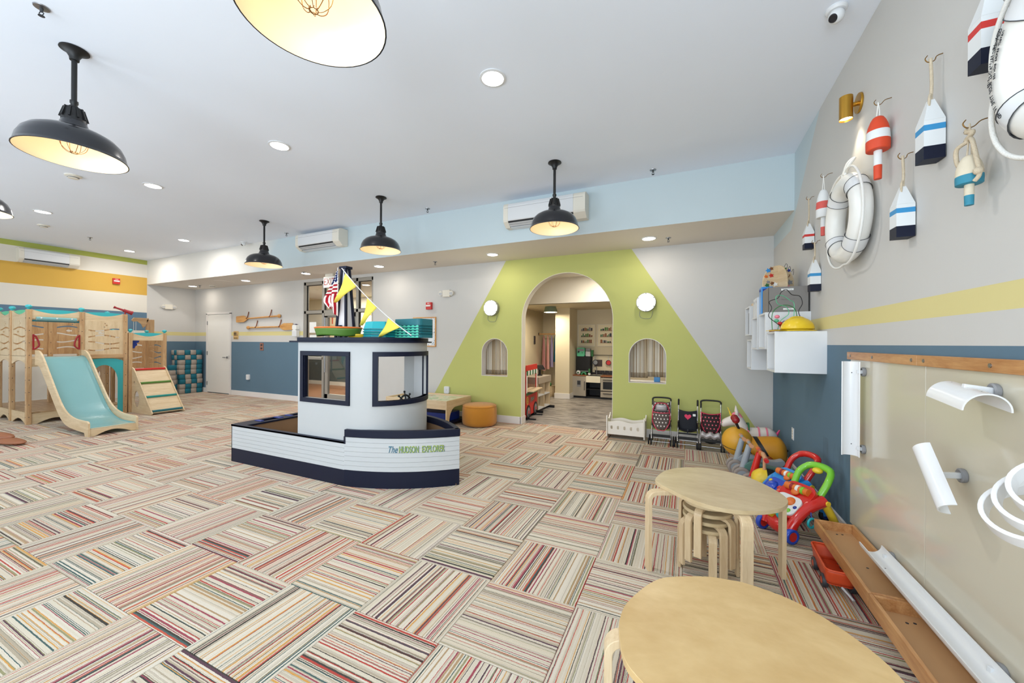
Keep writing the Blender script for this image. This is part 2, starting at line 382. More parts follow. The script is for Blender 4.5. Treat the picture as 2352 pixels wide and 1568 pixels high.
# baseboards
HB = 0.122
bb = MB()
for a, b in ((XL, -11.72), (-10.62, -7.93), (-5.835, -2.53), (-1.02, XR)): bb.box(a, b, YB - 0.016, YB, 0, HB)
struct(bb.build('baseboard_back', 'trim_white', bevel=0.003))
struct(MB().box(XR - 0.016, XR, YF, YB, 0, HB).build('baseboard_right', 'trim_white', bevel=0.003))
struct(MB().box(XL, XL + 0.016, YF, YB, 0, HB).build('baseboard_left', 'trim_white', bevel=0.003))
ab = MB(); ab.box(-2.546, -2.53 + 0.016, YB - 0.016, YB + 0.166, 0, HB); ab.box(-1.036, -1.02 + 0.016, YB - 0.016, YB + 0.166, 0, HB)
struct(ab.build('baseboard_arch', 'trim_white', bevel=0.003))
# ================================================================ CARPET TILES
CARPET = [(0, (208, 197, 178)), (.15, (190, 178, 160)), (.26, (216, 206, 190)), (.40, (172, 158, 136)), (.46, (208, 194, 172)), (.54, (150, 136, 116)), (.575, (176, 42, 36)), (.628, (210, 200, 180)),
          (.67, (38, 82, 84)), (.71, (206, 192, 170)), (.75, (206, 148, 66)), (.79, (150, 46, 72)), (.816, (212, 202, 182)), (.86, (142, 138, 98)), (.89, (20, 18, 22)), (.92, (170, 138, 100)), (.945, (72, 28, 58)), (.968, (192, 70, 52)), (.982, (30, 30, 36))]
def carpet(name, uv):
    m, t, b = newmat(name, 0.95, 0, 0.1)
    if uv:
        un = t.add('ShaderNodeUVMap'); un.uv_map = 'tile'; sp = t.add('ShaderNodeSeparateXYZ'); t.link(un.outputs[0], sp.inputs[0])
        at = t.add('ShaderNodeAttribute'); at.attribute_name = 'seed'; rnd = at.outputs['Fac']; vec = un.outputs[0]
    else:
        tc = t.add('ShaderNodeTexCoord'); sp = t.add('ShaderNodeSeparateXYZ'); t.link(tc.outputs['Object'], sp.inputs[0]); vec = tc.outputs['Object']
        oi = t.add('ShaderNodeObjectInfo'); rnd = oi.outputs['Random']
    seed = t.math('MULTIPLY', rnd, 913.0)
    nz = t.add('ShaderNodeTexNoise'); nz.inputs['Scale'].default_value = 26; nz.inputs['Detail'].default_value = 2; t.link(vec, nz.inputs['Vector'])
    n3 = t.add('ShaderNodeTexNoise'); n3.inputs['Scale'].default_value = 170; n3.inputs['Detail'].default_value = 1; t.link(vec, n3.inputs['Vector'])
    wob = t.math('ADD', t.math('MULTIPLY_ADD', nz.outputs[0], 0.004, sp.outputs[0]), t.math('MULTIPLY', n3.outputs[0], 0.0035))
    cols = []
    for scale, off in ((135.0, 0.0), (320.0, 41.0)):
        v = t.add('ShaderNodeTexVoronoi'); v.voronoi_dimensions = '1D'; v.feature = 'F1'; v.inputs['Scale'].default_value = 1.0; v.inputs['Randomness'].default_value = 1.0
        t.link(t.math('ADD', t.math('MULTIPLY', wob, scale), t.math('ADD', seed, off)), v.inputs['W'])
        sc = t.add('ShaderNodeSeparateColor'); t.link(v.outputs['Color'], sc.inputs[0]); cols.append(sc)
    wide = t.ramp(cols[0].outputs[0], [(p, lin(c)) for p, c in CARPET]); fine = t.ramp(cols[1].outputs[0], [(p, lin(c)) for p, c in CARPET])
    col = t.mix(t.math('LESS_THAN', cols[0].outputs[1], 0.60), wide, fine)
    # pale yarn mixed in, loop by loop
    n4 = t.add('ShaderNodeTexNoise'); n4.inputs['Scale'].default_value = 320; n4.inputs['Detail'].default_value = 2; t.link(vec, n4.inputs['Vector'])
    col = t.mix(t.math('MULTIPLY', n4.outputs[0], 0.20), col, lin((206, 194, 176)))
    # the border row of every tile, a shade darker where two tiles meet
    t.link(col, b.inputs['Base Color'])
    bp = t.add('ShaderNodeBump'); bp.inputs['Strength'].default_value = 0.7; bp.inputs['Distance'].default_value = 0.004
    t.link(n4.outputs[0], bp.inputs['Height']); t.link(bp.outputs[0], b.inputs['Normal'])
    return m
carpet('carpet_tile_yarn', False); carpet('carpet_field_yarn', True)
fl = sbox('floor', 'dark_gray', XL - 0.1, XR + 0.1, YF - 0.1, YB + 0.15, -0.12, -0.009)
def tile_mesh(w, h):
    key = (round(w, 3), round(h, 3))
    if key not in TM:
        a, b, e = w / 2 - 0.0008, h / 2 - 0.0008, 0.0025
        vs = [(-a, -b, -.009), (a, -b, -.009), (a, b, -.009), (-a, b, -.009), (-a, -b, -.0025), (a, -b, -.0025), (a, b, -.0025), (-a, b, -.0025), (-a + e, -b + e, 0), (a - e, -b + e, 0), (a - e, b - e, 0), (-a + e, b - e, 0)]
        fs = [(0, 3, 2, 1), (8, 9, 10, 11)] + [(i, (i + 1) % 4, 4 + (i + 1) % 4, 4 + i) for i in range(4)] + [(4 + i, 4 + (i + 1) % 4, 8 + (i + 1) % 4, 8 + i) for i in range(4)]
        me = bpy.data.meshes.new('carpet_tile'); me.from_pydata(vs, [], fs); me.materials.append(MATS['carpet_tile_yarn']); TM[key] = me
    return TM[key]
TM = {}
tiles = []
i0 = -24
for i in range(-24, 6):
    for j in range(-9, 11):
        x0, x1 = -1.017 + 0.5 * i, -1.017 + 0.5 * (i + 1); y0, y1 = 1.435 + 0.5 * j, 1.435 + 0.5 * (j + 1)
        x0, x1 = max(x0, XL), min(x1, XR); y0, y1 = max(y0, YF), min(y1, YB)
        if x1 - x0 < 0.01 or y1 - y0 < 0.01: continue
        tiles.append((x0, x1, y0, y1, (i + j) % 2))
for i in range(-4, 1): 
    x0, x1 = max(-1.017 + 0.5 * i, -2.515), min(-1.017 + 0.5 * (i + 1), -1.035)
    if x1 - x0 > 0.02: tiles.append((x0, x1, YB, YB + 0.15, i % 2))
near = sorted(tiles, key=lambda q: ((q[0] + q[1]) / 2) ** 2 + ((q[2] + q[3]) / 2) ** 2 + (1e3 if (q[2] + q[3]) / 2 < 0.3 else 0))
for (x0, x1, y0, y1, rot) in near[:298]:
    w, h = x1 - x0, y1 - y0
    o = bpy.data.objects.new('carpet_tile', tile_mesh(h, w) if rot == 0 else tile_mesh(w, h)); C.objects.link(o); o.parent = fl
    o.location = ((x0 + x1) / 2, (y0 + y1) / 2, 0); o.rotation_euler = (0, 0, PI / 2 if rot == 0 else 0)
rest = near[298:]; vs = []; fs = []; uvs = []; seeds = []
for (x0, x1, y0, y1, rot) in rest:
    n = len(vs); g = 0.0008
    vs += [(x0 + g, y0 + g, -.009), (x1 - g, y0 + g, -.009), (x1 - g, y1 - g, -.009), (x0 + g, y1 - g, -.009), (x0 + g, y0 + g, 0), (x1 - g, y0 + g, 0), (x1 - g, y1 - g, 0), (x0 + g, y1 - g, 0)]
    fs += [(n + 4, n + 5, n + 6, n + 7), (n, n + 1, n + 5, n + 4), (n + 1, n + 2, n + 6, n + 5), (n + 2, n + 3, n + 7, n + 6), (n + 3, n, n + 4, n + 7)]
    seeds += [random.random()] * 8
me = bpy.data.meshes.new('carpet_field'); me.from_pydata(vs, [], fs); me.materials.append(MATS['carpet_field_yarn'])
uvl = me.uv_layers.new(name='tile'); at = me.attributes.new('seed', 'FLOAT', 'POINT'); at.data.foreach_set('value', seeds)
for p in me.polygons:
    q = rest[p.index // 5]
    for li in p.loop_indices:
        v = me.vertices[me.loops[li].vertex_index].co; u, w = v.x - (q[0] + q[1]) / 2, v.y - (q[2] + q[3]) / 2
        uvl.data[li].uv = (w, u) if q[4] == 0 else (u, w)
o = bpy.data.objects.new('carpet_field', me); C.objects.link(o); o.parent = fl; o['kind'] = 'stuff'
# ================================================================ KITCHEN ROOM BEHIND THE ARCH
m, t, b = newmat('vinyl', 0.4)
g = t.add('ShaderNodeNewGeometry'); mp = t.add('ShaderNodeMapping'); t.link(g.outputs['Position'], mp.inputs[0]); mp.inputs['Rotation'].default_value = (0, 0, 0.0); mp.inputs['Scale'].default_value = (2.2, 9, 1)
nz = t.add('ShaderNodeTexNoise'); nz.inputs['Scale'].default_value = 1.6; nz.inputs['Detail'].default_value = 6; nz.inputs['Distortion'].default_value = 0.5; t.link(mp.outputs[0], nz.inputs['Vector'])
br = t.add('ShaderNodeTexBrick'); br.inputs['Scale'].default_value = 1.0; br.inputs['Mortar Size'].default_value = 0.004; br.inputs['Brick Width'].default_value = 1.2; br.inputs['Row Height'].default_value = 0.18
br.inputs['Color1'].default_value = (1, 1, 1, 1); br.inputs['Color2'].default_value = (.86, .86, .86, 1); br.inputs['Mortar'].default_value = (.5, .5, .5, 1); t.link(g.outputs['Position'], br.inputs['Vector'])
c = t.ramp(nz.outputs[0], [(0.3, lin((84, 78, 76))), (0.48, lin((146, 140, 134))), (0.7, lin((186, 180, 172)))], 'LINEAR')
t.link(t.mix(1.0, c, br.outputs[0], 'MULTIPLY'), b.inputs['Base Color'])
KX0, KX1, KY0, KY1 = -3.75, 1.0, YB + 0.15, 10.3
sbox('floor_kitchen', 'vinyl', KX0 - 0.1, KX1 + 0.1, KY0, KY1 + 0.1, -0.12, 0.0)
sbox('wall_kitchen_left', 'paint_kitchen', KX0 - 0.1, KX0, KY0, KY1 + 0.1, -0.1, 2.8)
sbox('wall_kitchen_back', 'paint_kitchen', KX0, KX1, KY1, KY1 + 0.1, -0.1, 2.8)
sbox('wall_kitchen_right', 'paint_kitchen', KX1, KX1 + 0.1, KY0, KY1, -0.1, 2.8)
sbox('wall_kitchen_unit', 'paint_kitchen', -2.62, KX1, 9.80, 9.88, 0, 2.24)
sbox('wall_column', 'paint_kitchen', -2.985, -2.62, 9.10, KY1, 0, 2.24)
struct(MB().box(-3.0, -2.605, 9.085, 9.8, 0, 0.13).build('baseboard_column', 'trim_white', bevel=0.003))
struct(MB().box(KX0, KX0 + 0.015, KY0, KY1, 0, 0.12).build('baseboard_kitchen', 'trim_white', bevel=0.003))
sbox('wall_bulkhead', 'paint_bulkhead', KX0, KX1, 8.0, 8.08, 2.24, 2.8)
sbox('ceiling_kitchen', 'paint_bulkhead', KX0, KX1, KY0, 8.0, 2.79, 2.85)
sbox('ceiling_kitchen_low', 'paint_kitchen', KX0, KX1, 8.001, KY1, 2.24, 2.30)
# ================================================================ LOBBY BEHIND THE GLASS
wood('lobby_floor', (150, 104, 70), (110, 70, 44), 'X', 0.8)
sbox('floor_lobby', 'lobby_floor', -12.5, -4.95, YB + 0.15, 8.7, -0.12, 0.0)
sbox('wall_lobby_back', 'paint_lobby', -12.5, -4.95, 8.6, 8.7, 0, 2.8)
sbox('wall_lobby_left', 'paint_lobby', -12.6, -12.5, YB + 0.15, 8.7, 0, 2.8)
sbox('wall_lobby_right', 'paint_lobby', -4.95, -4.85, YB + 0.15, 8.7, 0, 2.8)
sbox('ceiling_lobby', 'paint_lobby', -12.5, -4.95, YB + 0.15, 8.7, 2.72, 2.8)
# storefront: aluminium frame, panes and the door leaf
sf = struct(bpy.data.objects.new('window_5', None)); C.objects.link(sf)
X0, X1 = -7.93, -5.835; F = MB(); y0, y1 = YB + 0.02, YB + 0.10
MULL = [X0 + 0.03, -7.32, -6.30, X1 - 0.03]
for x in MULL: F.box(x - 0.032, x + 0.032, y0, y1, 0, 2.71)
for z in (2.675, 2.03, 0.05): F.box(X0, X1, y0, y1, z - 0.035, z + 0.035)
F.box(X0, -7.32, y0, y1, 1.0 - 0.03, 1.0 + 0.03)
F.build('window_frame', 'alu', sf, bevel=0.004)
for a, b in zip(MULL[:-1], MULL[1:]):
    for z0, z1 in ((0.085, 1.995), (2.065, 2.64)):
        MB().box(a + 0.03, b - 0.03, YB + 0.055, YB + 0.061, z0, z1).build('pane', 'glass', sf)
        G = MB()
        for x in (a + 0.036, b - 0.036): G.box(x - 0.006, x + 0.006, YB + 0.045, YB + 0.072, z0, z1)
        for z in (z0 + 0.005, z1 - 0.005): G.box(a + 0.03, b - 0.03, YB + 0.045, YB + 0.072, z - 0.006, z + 0.006)
        G.build('gasket', 'black', sf)
dr = struct(bpy.data.objects.new('door_2', None)); C.objects.link(dr)
D = MB(); D.box(-7.27, -7.18, YB + 0.03, YB + 0.09, 0.03, 1.98); D.box(-6.44, -6.35, YB + 0.03, YB + 0.09, 0.03, 1.98); D.box(-7.27, -6.35, YB + 0.03, YB + 0.09, 1.90, 1.98); D.box(-7.27, -6.35, YB + 0.03, YB + 0.09, 0.03, 0.22)
D.build('door_frame', 'alu', dr, bevel=0.003)
MB().cyl((-7.19, YB - 0.03, 0.7), (-7.19, YB - 0.03, 1.9), 0.014).cyl((-7.19, YB - 0.03, 1.2), (-7.19, YB + 0.04, 1.2), 0.01).build('door_handle', 'steel', dr, smooth=40)
MB().box(-7.2, -6.75, YB - 0.04, YB + 0.03, 1.93, 1.99).build('door_closer', 'alu', dr, bevel=0.004)
# restroom door in the alcove
d1 = struct(bpy.data.objects.new('door_1', None)); C.objects.link(d1); d1.location = (-11.17, YB, 0)
J = MB(); J.box(-0.545, -0.49, -0.03, 0, 0, 2.10); J.box(0.49, 0.545, -0.03, 0, 0, 2.10); J.box(-0.545, 0.545, -0.03, 0, 2.07, 2.125)
J.build('door_frame', 'trim_white', d1, bevel=0.004)
MB().box(-0.487, 0.487, -0.022, -0.002, 0.02, 2.065).build('door_leaf', 'white_paint', d1, bevel=0.002)
for z in (0.25, 1.05, 1.85): MB().box(-0.50, -0.475, -0.036, -0.02, z - 0.05, z + 0.05).build('hinge', 'steel', d1, bevel=0.003)
hd = MB(); hd.cyl((0.41, -0.022, 0.95), (0.41, -0.035, 0.95), 0.03, n=20); hd.cyl((0.41, -0.03, 0.95), (0.41, -0.075, 0.95), 0.01); hd.cyl((0.41, -0.07, 0.95), (0.30, -0.075, 0.95), 0.011, n=10); hd.box(0.475, 0.489, -0.028, -0.02, 0.9, 1.0)
hd.build('door_handle', 'steel', d1, smooth=40)
# ================================================================ CEILING FIXTURES
emis('lens_lit', (255, 252, 246), 14.0); emis('lens_soffit', (255, 246, 232), 14.0); emis('bulb_lit', (255, 226, 170), 14.0); M('shade_inner', (246, 232, 206), 0.35, var=0.01); M('cage_gold', (120, 76, 24), 0.35, 0.8)
def downlight(name, label, x, y, z, power, col, lens, group):
    t = thing(name, label, 'downlight', (x, y, z), 0, group)
    MB().lathe([(0.082, 0), (0.100, 0), (0.100, -0.006), (0.082, -0.010)], 28, close=True).build('trim_ring', 'gloss_white', t, smooth=40)
    MB().lathe([(0.0, -0.004), (0.083, -0.004), (0.083, -0.001), (0.0, -0.001)], 28).build('lens', lens, t)
    area('lamp_light', (0, 0, -0.014), (0, 0, 0), 0.16, 0.16, power, col, t, 'DISK')
    return t
ML = [(-1.347, 2.56, 'ceiling downlight in front of the boat, nearest the right-hand wall'), (-3.80, 2.55, 'ceiling downlight straight above the white boat cabin'),
      (-6.28, 2.54, 'ceiling downlight between the boat and the slide, right of the near smoke detector'), (-9.14, 2.35, 'ceiling downlight above the play tower, near the round smoke detector by the striped wall'),
      (-9.085, 4.16, 'ceiling downlight near the soffit, left of the farthest pendant lamp'), (-11.31, 4.17, 'ceiling downlight closest to the corner of the striped wall and soffit')]
for x, y, lb in ML: downlight('ceiling_downlight', lb, x, y, ZC, 14, (1.0, 0.97, 0.93), 'lens_lit', 'main ceiling downlights')
SL = [(-11.5, 5.46, 'soffit downlight in the alcove corner above the foam cube stack'), (-9.27, 5.44, 'soffit downlight in front of the restroom door and paddles'), (-7.13, 5.36, 'soffit downlight just left of the exit sign'),
      (-5.19, 5.39, 'soffit downlight above the wall right of the glass door'), (-2.82, 5.385, 'soffit downlight in front of the left round sconce'), (-0.47, 5.387, 'soffit downlight in front of the right round sconce')]
for x, y, lb in SL: downlight('soffit_downlight', lb, x, y, ZS, 3.2, (1.0, 0.91, 0.79), 'lens_soffit', 'soffit downlights')
def pendant(x, y, label):
    t = thing('pendant_lamp', label, 'pendant lamp', (x, y, ZC), 0, 'black barn pendant lamps')
    MB().lathe([(0.0, 0), (0.072, 0), (0.074, -0.008), (0.060, -0.014), (0.040, -0.030), (0.026, -0.055), (0.024, -0.075), (0.0, -0.075)], 28).build('canopy', 'black', t, smooth=40)
    MB().cyl((0, 0, -0.07), (0, 0, -0.375), 0.0145, n=16).build('pole', 'black', t, smooth=40)
    MB().lathe([(0.0, -0.355), (0.021, -0.355), (0.021, -0.372), (0.017, -0.378), (0.017, -0.395), (0.023, -0.40), (0.023, -0.41), (0, -0.41)], 20).build('collar', 'black', t, smooth=40)
    s = MB().lathe([(0.0, -0.405), (0.040, -0.405), (0.050, -0.425), (0.058, -0.47), (0.062, -0.485), (0.062, -0.50), (0.0, -0.50)], 24)
    for k in range(10):
        a = 2 * PI * k / 10; s.bar((0.044 * math.cos(a), 0.044 * math.sin(a), -0.408), (0.064 * math.cos(a), 0.064 * math.sin(a), -0.482), 0.010, 0.014, (math.cos(a), math.sin(a), 0))
    s.build('socket_cup', 'black', t, smooth=35)
    out = [(0.060, -0.497), (0.064, -0.505), (0.072, -0.53), (0.086, -0.552), (0.098, -0.560), (0.125, -0.563), (0.165, -0.574), (0.205, -0.597), (0.235, -0.630), (0.254, -0.672), (0.263, -0.715), (0.268, -0.733), (0.272, -0.735)]
    MB().lathe(out + [(0.272, -0.739), (0.266, -0.739)], 48).build('shade', 'black_gloss', t, smooth=50)
    MB().lathe([(0.266, -0.739)] + [(max(r - 0.006, 0), z - 0.003) for r, z in out[::-1][2:]] + [(0.0, -0.50)], 48).build('shade_lining', 'shade_inner', t, smooth=50)
    MB().ell((0, 0, -0.60), (0.032, 0.032, 0.045), 16, 10).build('bulb', 'bulb_lit', t, smooth=180)
    cg = MB()
    for k in range(8):
        a = 2 * PI * k / 8
        pts = [(r * math.cos(a + w), r * math.sin(a + w), z) for r, z, w in ((0.035, -0.52, 0), (0.058, -0.57, 0), (0.070, -0.625, 0), (0.062, -0.675, 0), (0.036, -0.705, 0), (0.014, -0.712, 0.3), (0.018, -0.704, 1.0))]
        cg.tube(spline(pts, 3), 0.0016, 5)
    for r, z in ((0.0585, -0.57), (0.0165, -0.712)): cg.tube([(r * math.cos(2 * PI * k / 20), r * math.sin(2 * PI * k / 20), z) for k in range(20)], 0.0016, 5, True)
    cg.build('wire_cage', 'cage_gold', t, smooth=60)
    l = bpy.data.lights.new('lamp_light', 'POINT'); l.energy = 0.5; l.color = (1.0, 0.78, 0.56); l.shadow_soft_size = 0.03
    o = bpy.data.objects.new('lamp_light', l); C.objects.link(o); o.parent = t; o.location = (0, 0, -0.665)
    return t
p0 = pendant(-1.345, 4.04, 'black pendant lamp hanging in front of the right-hand air conditioner')
for x, y, lb in [(-3.861, 4.04, 'black pendant lamp hanging just right of the middle air conditioner'), (-6.41, 4.05, 'smallest black pendant lamp, left of the middle air conditioner'),
                 (-3.858, 1.13, 'large black pendant lamp at upper left, seen whole from below'), (-1.335, 1.03, 'largest black pendant lamp cut by the top edge, its wire cage in full view'),
                 (-6.39, 1.17, 'black pendant lamp cut off by the left edge of the picture')]:
    copy_tree(p0, (x, y, ZC), 0, lb)
def sprinkler(x, y, z, label):
    t = thing('sprinkler_head', label, 'sprinkler', (x, y, z), 0, 'fire sprinkler heads')
    MB().lathe([(0, 0), (0.036, 0), (0.034, -0.006), (0.016, -0.010), (0, -0.010)], 20).build('escutcheon', 'steel', t, smooth=40)
    s = MB().cyl((0, 0, -0.008), (0, 0, -0.03), 0.009, 0.007, 10)
    for q in (-1, 1): s.tube([(0.006 * q, 0, -0.028), (0.013 * q, 0, -0.038), (0.004 * q, 0, -0.052)], 0.0025, 6)
    s.lathe([(0, -0.05), (0.014, -0.052), (0.015, -0.055), (0, -0.055)], 12); s.build('sprinkler_body', 'dark_gray', t, smooth=40)
    return t
s0 = sprinkler(-0.366, 4.671, ZC, 'sprinkler head on the main ceiling near the right end of the soffit')
for x, y, z, lb in [(-3.543, 4.661, ZC, 'sprinkler head on the main ceiling between the two soffit air conditioners'), (-6.729, 4.658, ZC, 'sprinkler head on the main ceiling left of the middle air conditioner'), (-10.56, 3.316, ZC, 'sprinkler head on the ceiling near the wall-mounted air conditioner on the striped wall'),
                    (-3.546, 0.902, ZC, 'sprinkler head at the top left corner of the picture'), (-3.996, 5.48, ZS, 'sprinkler head under the soffit between glass door and arch'), (-0.232, 5.467, ZS, 'sprinkler head under the soffit right of the arch'),
                    (-7.04, 5.24, ZS, 'sprinkler head under the soffit beside a downlight left of the exit sign'), (-11.165, 5.453, ZS, 'sprinkler head under the soffit in the alcove corner')]:
    copy_tree(s0, (x, y, z), 0.5, lb)
copy_tree(s0, (-1.5, 7.3, 2.79), 0.2, 'sprinkler head seen through the top of the arch')
def smoke(x, y, z, label):
    t = thing('smoke_detector', label, 'smoke detector', (x, y, z), 0, 'round smoke detectors')
    MB().lathe([(0, 0), (0.075, 0), (0.072, -0.012), (0.05, -0.018), (0.05, -0.022), (0.046, -0.036), (0.0, -0.040)], 24).build('housing', 'offwhite', t, smooth=35)
    MB().lathe([(0.049, -0.022), (0.0505, -0.024), (0.049, -0.030), (0.047, -0.030)], 24, close=True).build('vent_ring', 'dark_gray', t)
    return t
s1 = smoke(-6.801, 1.988, ZC, 'white smoke detector below the large pendant lamp at upper left')
copy_tree(s1, (-10.207, 2.634, ZC), 0, 'white smoke detector on the ceiling close to the striped wall'); copy_tree(s1, (-10.9, 5.6, ZS), 0, 'white smoke detector under the soffit before the restroom door'); copy_tree(s1, (-2.2, 7.2, 2.79), 0, 'smoke detector on the ceiling seen through the arch top')
def dome_camera(x, y, z, rz, label):
    t = thing('security_camera', label, 'camera', (x, y, z), rz, 'white ceiling cameras')
    MB().lathe([(0, 0), (0.052, 0), (0.054, -0.010), (0.046, -0.022), (0, -0.022)], 24).build('mount', 'gloss_white', t, smooth=40)
    MB().ell((0, 0, -0.045), 0.040, 20, 12).build('ball', 'gloss_white', t, smooth=180)
    d = Vector((0, -0.8, -0.6)); p = Vector((0, 0, -0.045))
    b = MB().cyl(p + d * 0.034, p + d * 0.041, 0.024, 0.020, 20).build('lens_cover', 'black_gloss', t, smooth=40)
    return t
c0 = dome_camera(-8.123, 4.72, ZC, -0.3, 'white security camera on the ceiling left of the middle air conditioner'); copy_tree(c0, (0.80, 2.87, ZC), -0.9, 'white security camera cut by the top edge near the right wall')
MB().lathe([(0, 0), (0.165, 0), (0.165, -0.006), (0, -0.006)], 36)
cv = MB().lathe([(0, 0), (0.20, 0), (0.20, -0.005), (0, -0.005)], 36).build('access_cover', 'soffit_under', loc=(-9.95, 5.35, ZS)); tag(cv, 'round flat access cover under the soffit above the paddles', 'cover')
# ---- split air conditioners
def ac_unit(label, loc, rz, L, H=0.29, D=0.2):
    t = thing('air_conditioner', label, 'air conditioner', loc, rz, 'white split air conditioners')
    full = [(0, 0), (0, H), (D * 0.72, H), (D * 0.93, H - 0.018), (D, H - 0.05), (D, 0.085), (D * 0.94, 0.06), (D * 0.55, 0.0)]
    notch = [(0, 0), (0, H), (D * 0.72, H), (D * 0.93, H - 0.018), (D, H - 0.05), (D, 0.085), (D * 0.96, 0.07), (D * 0.55, 0.075), (D * 0.50, 0.02), (D * 0.55, 0.0)]
    def pr(pf, a, b): return MB().shape([pf], b - a, Matrix(((0, 0, 1, a), (-1, 0, 0, 0), (0, 1, 0, 0), (0, 0, 0, 1))))
    e = 0.07
    pr(notch, -L / 2 + e, L / 2 - e * 2.2).build('housing', 'gloss_white', t, bevel=0.003)
    pr(full, -L / 2, -L / 2 + e).build('end_cap', 'offwhite', t, bevel=0.006); pr(full, L / 2 - e * 2.2, L / 2).build('end_cap', 'offwhite', t, bevel=0.006)
    MB().box(-L / 2 + e, L / 2 - e * 2.2, -D * 0.9, -D * 0.52, 0.050, 0.072).build('air_outlet', 'black', t)
    for z, w in ((0.045, 0.03), (0.022, 0.026)): MB().bar((-L / 2 + e, -D * 0.82 + (0.045 - z), z), (L / 2 - e * 2.2, -D * 0.82 + (0.045 - z), z), 0.004, w, (0, -0.7, 0.7)).build('louvre', 'light_gray', t)
    MB().box(-L / 2 + 0.02, L / 2 - 0.03, -D - 0.001, -D + 0.002, H - 0.075, H - 0.072).build('panel_seam', 'gray', t)
    MB().box(L / 2 - 0.12, L / 2 - 0.06, -D * 0.985 - 0.002, -D * 0.97, 0.105, 0.118).build('display', 'light_gray', t)
    return t
ac_unit('white air conditioner on the soffit, behind the middle pendant lamps', (-5.95, YS, 3.03), 0, 1.10)
ac_unit('white air conditioner on the soffit, partly behind the right-hand pendant lamp', (-1.72, YS, 2.945), 0, 1.13, 0.32)
ac_unit('white air conditioner high on the yellow and white striped wall', (XL, 3.225, 2.935), PI / 2, 0.84)
# ================================================================ THE PLAY BOAT
boat = thing('play_boat', 'white and navy wooden play boat with a cabin standing on the striped carpet', 'play boat', (-3.35, 3.117, 0))
BX, BY = 3.35, -3.117
M('hull_white', (196, 199, 200), 0.42, var=0.02); M('cabin_white', (190, 192, 192), 0.5, var=0.02); M('hull_inside', (150, 118, 88), 0.6, var=0.1, vs=6)
def bp(x, y): return (x + BX, y + BY)
def bow(s, n=14):
    a, c, b = (-2.94, s * 0.497), (-2.37, s * 0.40), (-1.977, 0.0); out = []
    for k in range(n + 1):
        q = k / n; out.append(((1 - q) ** 2 * a[0] + 2 * q * (1 - q) * c[0] + q * q * b[0] + BX, (1 - q) ** 2 * a[1] + 2 * q * (1 - q) * c[1] + q * q * b[1]))
    return out
def strip(mb, path, th, z0, z1, side=1):
    """solid band along a plan path, thickness th to the left of the path (side=1)"""
    n = len(path); P = [Vector((p[0], p[1])) for p in path]; vs = []; fs = []
    for i, p in enumerate(P):
        d = (P[min(i + 1, n - 1)] - P[max(i - 1, 0)]).normalized(); nn = Vector((-d.y, d.x)) * side * th; q = p + nn
        vs += [(p.x, p.y, z0), (p.x, p.y, z1), (q.x, q.y, z1), (q.x, q.y, z0)]
    for i in range(n - 1):
        a, c = 4 * i, 4 * i + 4
        for k in range(4): fs.append((a + k, a + (k + 1) % 4, c + (k + 1) % 4, c + k))
    fs += [(0, 1, 2, 3), (4 * n - 4, 4 * n - 1, 4 * n - 2, 4 * n - 3)]
    return mb.add(vs, fs)
XA, XBW = -4.71 + BX, -2.94 + BX
for s, nm in ((-1, 'near'), (1, 'far')):
    side = [(XA, s * 0.497), (XBW, s * 0.497)]; bw = bow(s)
    core = MB(); strip(core, [(p[0], p[1]) for p in side], 0.03, 0.0, 0.402, -s); strip(core, bw, 0.03, 0.0, 0.468, -s)
    ins = [(p[0], p[1] - s * 0.006) for p in side]
    core2 = MB(); strip(core2, ins, 0.028, 0.0, 0.402, -s)
    insb = [(p[0] - 0.012, p[1] - s * 0.006) for p in bw[:-2]]; strip(core2, insb, 0.028, 0.0, 0.468, -s)
    core2.build('hull_core', 'hull_inside', boat)
    k = MB(); strip(k, side, 0.010, 0.0, 0.152, -s); k.build('hull_band', 'navy', boat)
    k = MB(); strip(k, bw, 0.010, 0.0, 0.155, -s); k.build('bow_band', 'navy', boat, smooth=50)
    for i in range(6): strip(MB(), side, 0.012, 0.1535 + i * 0.0413, 0.1535 + i * 0.0413 + 0.0395, -s).build('hull_plank', 'hull_white', boat)
    for i in range(7): strip(MB(), bw, 0.012, 0.1565 + i * 0.0443, 0.1565 + i * 0.0443 + 0.0425, -s).build('bow_plank', 'hull_white', boat, smooth=50)
    bo = [(p[0] + 0.004, p[1] + s * 0.006) for p in bw]
    k = MB(); strip(k, bo, 0.050, 0.468, 0.537, -s); k.build('bow_rail', 'navy', boat, smooth=50, bevel=0.003)
    MB().box(XA - 0.004, XBW, s * 0.497 - (0.0 if s > 0 else 0.004), s * 0.497 + (0.004 if s > 0 else 0), 0.40, 0.42).box(XA - 0.004, XBW, min(s * 0.501, s * 0.455), max(s * 0.501, s * 0.455), 0.402, 0.421).build('side_rail', 'navy', boat, bevel=0.002)
    MB().box(XBW - 0.006, XBW + 0.012, min(s * 0.5, s * 0.47), max(s * 0.5, s * 0.47), 0.40, 0.47).build('rail_step', 'navy', boat)
